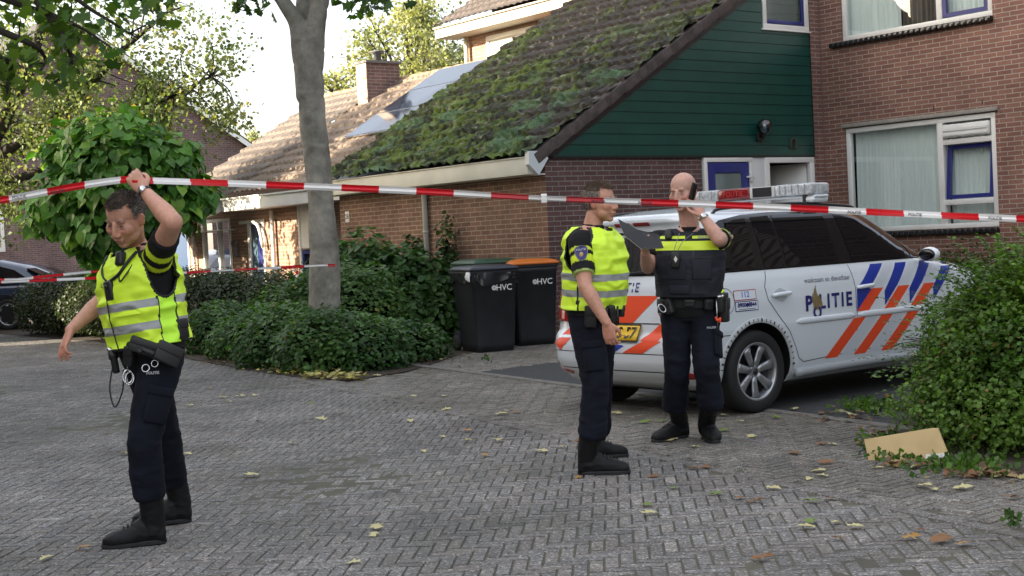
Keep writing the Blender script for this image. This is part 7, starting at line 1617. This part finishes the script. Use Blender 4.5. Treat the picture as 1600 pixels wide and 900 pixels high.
shirt(PC, TC, [(sL, eL, .60), (sR, eR, .62)], 31, bands=[(sL, eL, .25, .42, (.62, .78, .03)), (sR, eR, .25, .42, (.62, .78, .03))], k=1.06)
trousers(PC, TC, [(hL2, kL, aL), (hR2, kR, aR)], 13)
g1, g2 = gnd(1108, 690), gnd(1066, 686); boot(PC, Vector((g1.x, g1.y + .12, 0)), R(-84), 9, ank=aL); boot(PC, Vector((g2.x + .0, g2.y + .02, 0)), R(-146), 10, ank=aR)
def mfC(x, y, z, a):
    if arm_hole(x, y, z, .395, .105, .078): return None
    if z > .462 and y < .02 and abs(x) < .05 + (z - .46) * 1.3: return None
    if .345 < z < .402: return 1 if y < .2 else 0
    if .418 < z < .436 and abs(x) > .02: return 1
    if z < .012: return 2
    if y < 0 and abs(x - .03) < .004 and z < .34: return 2
    if y < 0 and abs(z - .30) < .004 and abs(x) < .15: return 2
    if y < 0 and abs(z - .135) < .004: return 2
    return 0
VC = vest(PC, TC, 'body_vest', .04, .482, .030, [M['navy_vest'], M['yellow_band'], M['piping']], mfC, 37, extra=(.345, .402, .418, .436), wamp=.006, k=1.06)
mb = MB(); 
for (x, z, w_, h_) in ((-.075, .215, .12, .12), (.085, .22, .13, .13), (-.06, .09, .13, .06)):
    p_, d_ = chest(TC, x, z, .045); rot = Matrix((Vector((-d_.y, d_.x, 0)), d_, Vector((0, 0, 1)))).transposed(); mb = MB(); mb.box(p_, (w_, .022, h_), 0, rot, .009); mb.xf(TC); mb.build('vest_pocket', M['navy_vest'], VC)
p_, d_ = chest(TC, -.085, .285, .075); mb = MB(); mb.box(p_, (.060, .028, .105), 0, (0, R(4), R(10)), .012); mb.xf(TC); rd = mb.build('pager', M['gear'], PC); mb = MB(); q = p_ + Vector((.002, -.017, .005)); mb.prism([TC @ (q + Vector(v)) for v in ((0, 0, .022), (.013, 0, 0), (0, 0, -.022), (-.013, 0, 0))], TC.to_3x3() @ Vector((0, -.002, 0))); mb.build('emblem', M['metal'], rd)
mb = MB()
for sx in (-1, 1): mb.tube([TC @ (p_ + Vector((sx * .012, -.005, .05))), TC @ (p_ + Vector((sx * .02 + .03, -.01, .12))), TC @ Vector((sx * .055 + .0, -.075, .475))], .0022, 5, sub=4)
mb.build('neck_cord', mat('grey_cord', (.2, .2, .2), .6), PC)
p_, d_ = chest(TC, -.13, .43, .03); mb = MB(); mb.box(p_ + Vector((0, -.015, .02)), (.045, .035, .07), 0, (R(-20), 0, R(-10)), .010); mb.xf(TC); mb.build('shoulder_microphone', M['gear'], PC)
vest_text(TC, 'POLITIE', .020, .075, .428, .049, VC, M['white_print'])
belt(PC, TC, k=1.02)
pouch(PC, TC, 338, .0, (.10, .055, .13), 'holster', off=.045); pouch(PC, TC, 352, -.05, (.09, .06, .16), 'holster', off=.055); pouch(PC, TC, 300, -.01, (.06, .04, .07), 'pouch', off=.035); pouch(PC, TC, 238, -.02, (.05, .045, .10), 'magazine_pouch', tilt=R(-18), off=.04); pouch(PC, TC, 215, -.02, (.06, .045, .10), 'magazine_pouch', off=.035); pouch(PC, TC, 270, .0, (.07, .02, .05), 'buckle', off=.028)
mb = MB(); c = TC @ tpt(-.07, R(318), .06); mb.tube([c + Vector((0, 0, .09)), c, c + Vector((0, 0, -.10))], .004, 6); mb.tube([c + Vector((.03, 0, .10)), c + Vector((.045, -.01, .12))], .010, 8); mb.build('key_cord', M['metal'], PC)
mb = MB(); mb.tube([c + Vector((-.012, -.01, -.02)), c + Vector((.0, -.015, -.045)), c + Vector((.018, -.01, -.03)), c + Vector((.012, -.01, -.06))], .008, 8, sub=3); mb.build('tourniquet', M['red_fluo'], PC)
c = TC @ tpt(-.03, R(232), .085); mb = MB(); mb.torus(c, .030, .005, Matrix.Rotation(R(75), 3, 'X') @ Matrix.Rotation(R(35), 3, 'Z'), sx=.6); mb.build('handcuffs', M['metal'], PC)
mb = MB(); c = TC @ tpt(.04, R(322), .06); mb.ell(c, (.018, .014, .012)); mb.build('whistle', M['metal'], PC)
mb = MB(); c = TC @ tpt(.055, R(328), .06); mb.tube([c, c + Vector((.02, 0, .03))], .007, 8); mb.build('glow_stick', M['hivis'], PC)
ax_ = (eL - sL).normalized(); outv = Vector((.62, -.75, .1)); outv = (outv - ax_ * outv.dot(ax_)).normalized(); badge(frame(sL.lerp(eL, .22) + outv * .073, (-ax_).cross(outv).normalized(), -ax_, outv), PC, .9)
thigh_logo(PC, hL2.lerp(kL, .28) + Vector((.03, -.112, 0)), R(8)); watch(PC, wL.lerp(eL, .07), eL - wL, .031, M['metal'], M['metal']); thigh_pocket(PC, hL2, kL, (.9, -.5, 0))
# phone and notebook: held things stay on their own
pc = at(1083, 299, YC - .17); mb = MB(); mb.box((0, 0, 0), (.058, .010, .115), 0, None, .005); PH = mb.build('mobile_phone', M['black_gloss'], None); PH.matrix_world = Matrix.Translation(pc) @ Matrix.Rotation(R(-62), 4, 'Z') @ Matrix.Rotation(R(18), 4, 'Y') @ Matrix.Rotation(R(-8), 4, 'X'); setup(PH, 'black mobile phone held to the ear of the bald man', 'phone')
NB = thing('notebook', 'open black notebook with white pages held up in front of the bald man', 'notebook', at(998, 372, YC - .34))
def nbp(px, py, dy): return at(px, py, YC - .34 + dy) - NB.location
cov = [[nbp(966, 342, .05), nbp(997, 359, -.02), nbp(1003, 388, -.11), nbp(975, 366, -.05)], [nbp(997, 359, -.02), nbp(1029, 366, .05), nbp(1037, 387, -.06), nbp(1003, 388, -.11)]]
for q in cov:
    n_ = (q[1] - q[0]).cross(q[3] - q[0]).normalized(); n_ = n_ if n_.y > 0 else -n_; mb = MB(); mb.prism(q, n_ * .004); mb.build('cover', M['gear'], NB); c = (q[0] + q[1] + q[2] + q[3]) / 4; mb = MB(); mb.prism([c + (v - c) * .95 + n_ * .004 for v in q], n_ * .010); mb.build('pages', M['white_frame'], NB)

for P__ in (PA, PB, PC):
    for ch in P__.children: ch.matrix_parent_inverse = Matrix.Translation(-P__.location)
# ------------------------------------------------------------------ barrier tapes
M['tape_red'] = mat('tape_red', (.62, .010, .018), .3); M['tape_white'] = mat('tape_white', (.80, .78, .76), .3)
def tape(name, label, pts, seg, wid, twist=0., thick=.0012, sub=24, phase=0., crump=.0, lettering=None):
    P_, _ = catmull([Vector(p) for p in pts], [1] * len(pts), sub); L_ = 0; mb = MB(); rr = []; cum = [0]
    for a, b in zip(P_[:-1], P_[1:]): cum.append(cum[-1] + (b - a).length)
    tot = cum[-1]; bounds = []; s = -phase
    ss = set(np.linspace(0, tot, int(tot / .02)).round(4).tolist()); k = 0
    while s < tot:
        if s > 0: ss.add(round(s, 4))
        s += seg
    ss = sorted(ss); X = [tuple(p) for p in P_]; X = np.array(X); cx = np.array(cum); pos = np.stack([np.interp(ss, cx, X[:, i]) for i in range(3)], -1); tg = np.gradient(pos, axis=0); mi = []
    for i, s in enumerate(ss):
        t = Vector(tg[i]).normalized(); up = Vector((0, 0, 1)); up = (up - t * up.dot(t)).normalized(); n_ = t.cross(up); tw = twist * math.sin(s * 1.7 + 1) + .18 * math.sin(s * 5.1); w_ = wid * (1 + crump * math.sin(s * 9.3) * .5); u = up * math.cos(tw) + n_ * math.sin(tw); v = n_ * math.cos(tw) - up * math.sin(tw); p = Vector(pos[i])
        rr.append([p + u * w_ / 2 + v * .003, p + u * w_ * .17 - v * (.004 + thick), p - u * w_ * .17 + v * (.004), p - u * w_ / 2 - v * .003, p - u * w_ / 2 - v * .003 - v * thick, p - u * w_ * .17 + v * (.004 - thick), p + u * w_ * .17 - v * (.004 + 2 * thick), p + u * w_ / 2 + v * (.003 - thick)])
        mi.append(int((s + 1e-4 + phase) // seg) % 2)
    mb.rings(rr, mi, True, False); o = mb.build(name, [M['tape_red'], M['tape_white']], None); setup(o, label, 'tape', 'red and white barrier tapes'); return o, ss, pos, tg
YT = 7.0
tp_pts = [at(-420, 352, YT - .35), at(-150, 335, YT - .25), at(0, 313, YT - .2), at(120, 291, YT - .20), at(190, 281, YT - .24), at(213, 281, 6.72), at(235, 282, YT - .24), at(400, 288, YT), at(640, 298, YT + .02), at(850, 310, YT), at(1150, 321, YT + .02), at(1400, 333, YT), at(1600, 342, YT), at(1850, 350, YT)]
L0 = 0; P_, _ = catmull([Vector(p) for p in tp_pts], [1] * len(tp_pts), 24)
for a, b in zip(P_[:-1], P_[1:]):
    L0 += (b - a).length
    q = b - Vector((0, 0, EYE)); 
    if 800 + FPX * q.dot(RGT) / q.dot(FWD) > 296: break
SEG = .1875
o, ss, pos, tg = tape('barrier_tape', 'long red and white striped tape stretched right across in front of the three men', tp_pts, SEG, .034, .45, phase=(-L0) % (2 * SEG))
mb = MB(); c = at(850, 310, YT - .004); mb.box(c, (.030, .012, .046), 0, (0, 0, 0), .003); mb.build('joint_clip', M['tape_white'], o)
k_ = 0
for i, s in enumerate(ss):
    pass
lw = [(935, 315), (1008, 317.5), (1335, 332), (1430, 335.5), (1555, 341), (90, 299), (30, 308)]
for (px, py) in lw:
    c = at(px, py, YT - (.0 if px > 300 else .2) - .010); dx = (at(px + 10, py + (.4 if px > 300 else -1.7), YT) - at(px, py, YT)).normalized(); L = frame(c, dx, Vector((0, -.0, 1)), Vector((0, -1, 0))); text_on('lettering', 'POLITIE', .020, L, M['black'], o, .0004)
tr = at(507, 415, TY - .31)
tape('barrier_tape', 'low striped tape running from the grey tree behind the left man to the left edge', [at(-200, 452, 15.5), at(0, 441, 15.6), at(155, 434, 15.8), at(290, 426, 16.4), at(420, 419, 17.0), at(498, 415, TY - .31), at(512, 414.5, TY - .30), at(524, 414.5, TY - .2)], .30, .032, .3, phase=.1)
tape('barrier_tape', 'striped tape sagging just above the low one in front of the dark blue car', [at(-200, 430, 18), at(0, 437, 18), at(60, 433, 18), at(140, 425, 18.4), at(215, 421, 19)], .38, .036, .3, phase=.2)
tape('barrier_tape', 'short loose tail of tape hanging by the knot left of the grey trunk', [at(456, 417, 17.1), at(460, 421, 17.05), at(465, 427, 17.05), at(463, 433, 17.05)], .05, .045, .5, phase=0)

# ------------------------------------------------------------------ parked blue car at the left edge
def far_car():
    g = gnd(8, 516); WC_ = g.y / 2190
    t = thing('parked_car', 'dark blue grey saloon car parked at the left edge behind the low hedge', 'car', g + Vector((.85, .85, 0)), R(-5)); t.scale = (1.07, 1.07, 1.07)
    bl_ = mat('blue_grey_paint', (.022, .042, .085), .2, metal=.0, coat=.8)
    # x to the right is the front; local origin under the front wheel axle
    prof = [(-3.45, .45), (-3.50, .75), (-3.30, .98), (-2.75, 1.05), (-2.15, 1.34), (-1.55, 1.43), (-.95, 1.42), (-.45, 1.30), (.25, .98), (.75, .86), (.93, .70), (.95, .40)]
    prof = [(x * 1.0 + .0, z) for x, z in prof]; xs = np.linspace(-3.48, .94, 60); px_ = [p[0] for p in prof[1:]]; pz_ = [p[1] for p in prof[1:]]; rr = []
    for x in xs:
        zt = float(np.interp(x, px_, pz_)); e = max(0, 1 - ((x + 1.27) / 2.23) ** 8) ** .5; ring = []
        for (fy, fz) in ((.80, .22), (.86, .40), (.87, .62), (.86, .80), (.82, .90)): ring.append((fy, min(fz, zt - .03)))
        zc = max(.92, zt - .02); ring += [(.80 if zt < 1.05 else .76, min(.94, zt - .01)), (.62 if zt > 1.1 else .70, zt - .06 if zt > 1.1 else zt - .005), (.50, zt), (0, zt + .015)]
        r_ = [Vector((x, -y * (.85 + .15 * e), z)) for y, z in ring]; r_ += [Vector((x, y * (.85 + .15 * e), z)) for y, z in ring[::-1][1:]]; rr.append(r_)
    mb = MB(); mb.rings(rr); mb.build('body', bl_, t)
    for (poly, nm) in (([(-2.35, .95), (-2.08, 1.26), (-1.60, 1.345), (-1.30, 1.35), (-1.30, .95)], 'side_window'), ([(-1.22, .95), (-1.22, 1.35), (-.95, 1.34), (-.50, 1.21), (-.08, .95)], 'side_window')):
        mb = MB(); mb.prism([(x, -.865 + (z - .9) * .40 - .0, z) for x, z in poly], (0, .012, 0)); mb.build(nm, M['cglass'], t)
    mb = MB(); mb.prism([(-.30, -.62, 1.21), (-.30, .62, 1.21), (.15, .70, 1.005), (.15, -.70, 1.005)], (.012, 0, .025)); mb.build('windscreen', M['cglass'], t)
    mb = MB(); mb.box((-1.25, -.885, .72), (1.9, .01, .02), 0, None, .003); mb.box((-1.26, -.882, .62), (.008, .01, .62)); mb.build('door_lines', M['black'], t)
    for (xw, sg) in ((-.62, -1), (-3.0, -1), (-.62, 1), (-3.0, 1)):
        wr = proto.copy(); COL.objects.link(wr); wr.parent = t
        for ch in list(proto.children): c = ch.copy(); COL.objects.link(c); c.parent = wr
        wr.location = (xw, sg * .80, .318); wr.rotation_euler = (0, .3, 0 if sg < 0 else math.pi)
        mb = MB(); mb.lathe([(.36, -.02), (.36, .0)], (xw, sg * .875, .33), 'Y', 32); mb.lathe([(.001, 0), (.36, 0)], (xw, sg * .872, .33), 'Y', 32); mb.build('wheel_arch', M['black'], t)
    mb = MB(); mb.ell((-.20, -.93, .98), (.06, .09, .06)); mb.build('wing_mirror', bl_, t)
far_car()
# ------------------------------------------------------------------ row across the street on the right, behind the camera: seen only as reflections in the car
H5 = thing('brick_house', 'row of brick houses across the street outside the picture on the right', 'house', (20, -6, 0), HA)
mb = MB(); mb.b2((0, -16, 0), (8, 22, 5.4)); mb.build('wall', M['brick_gable'], H5)
mb = MB(); mb.prism([(-.4, -16.3, 5.3), (8.4, -16.3, 5.3), (4, -16.3, 8.6)], (0, 38.6, 0)); mb.build('roof', mat('dark_roof', (.05, .045, .045), .8), H5)
for fl in range(2):
    for k in range(9):
        a_ = pr_.copy(); COL.objects.link(a_); b_ = pn_.copy(); COL.objects.link(b_); a_.parent = H5; b_.parent = a_; a_.location = (-.02, -14 + k * 4, .9 + fl * 2.6); a_.rotation_euler = (0, 0, math.pi)
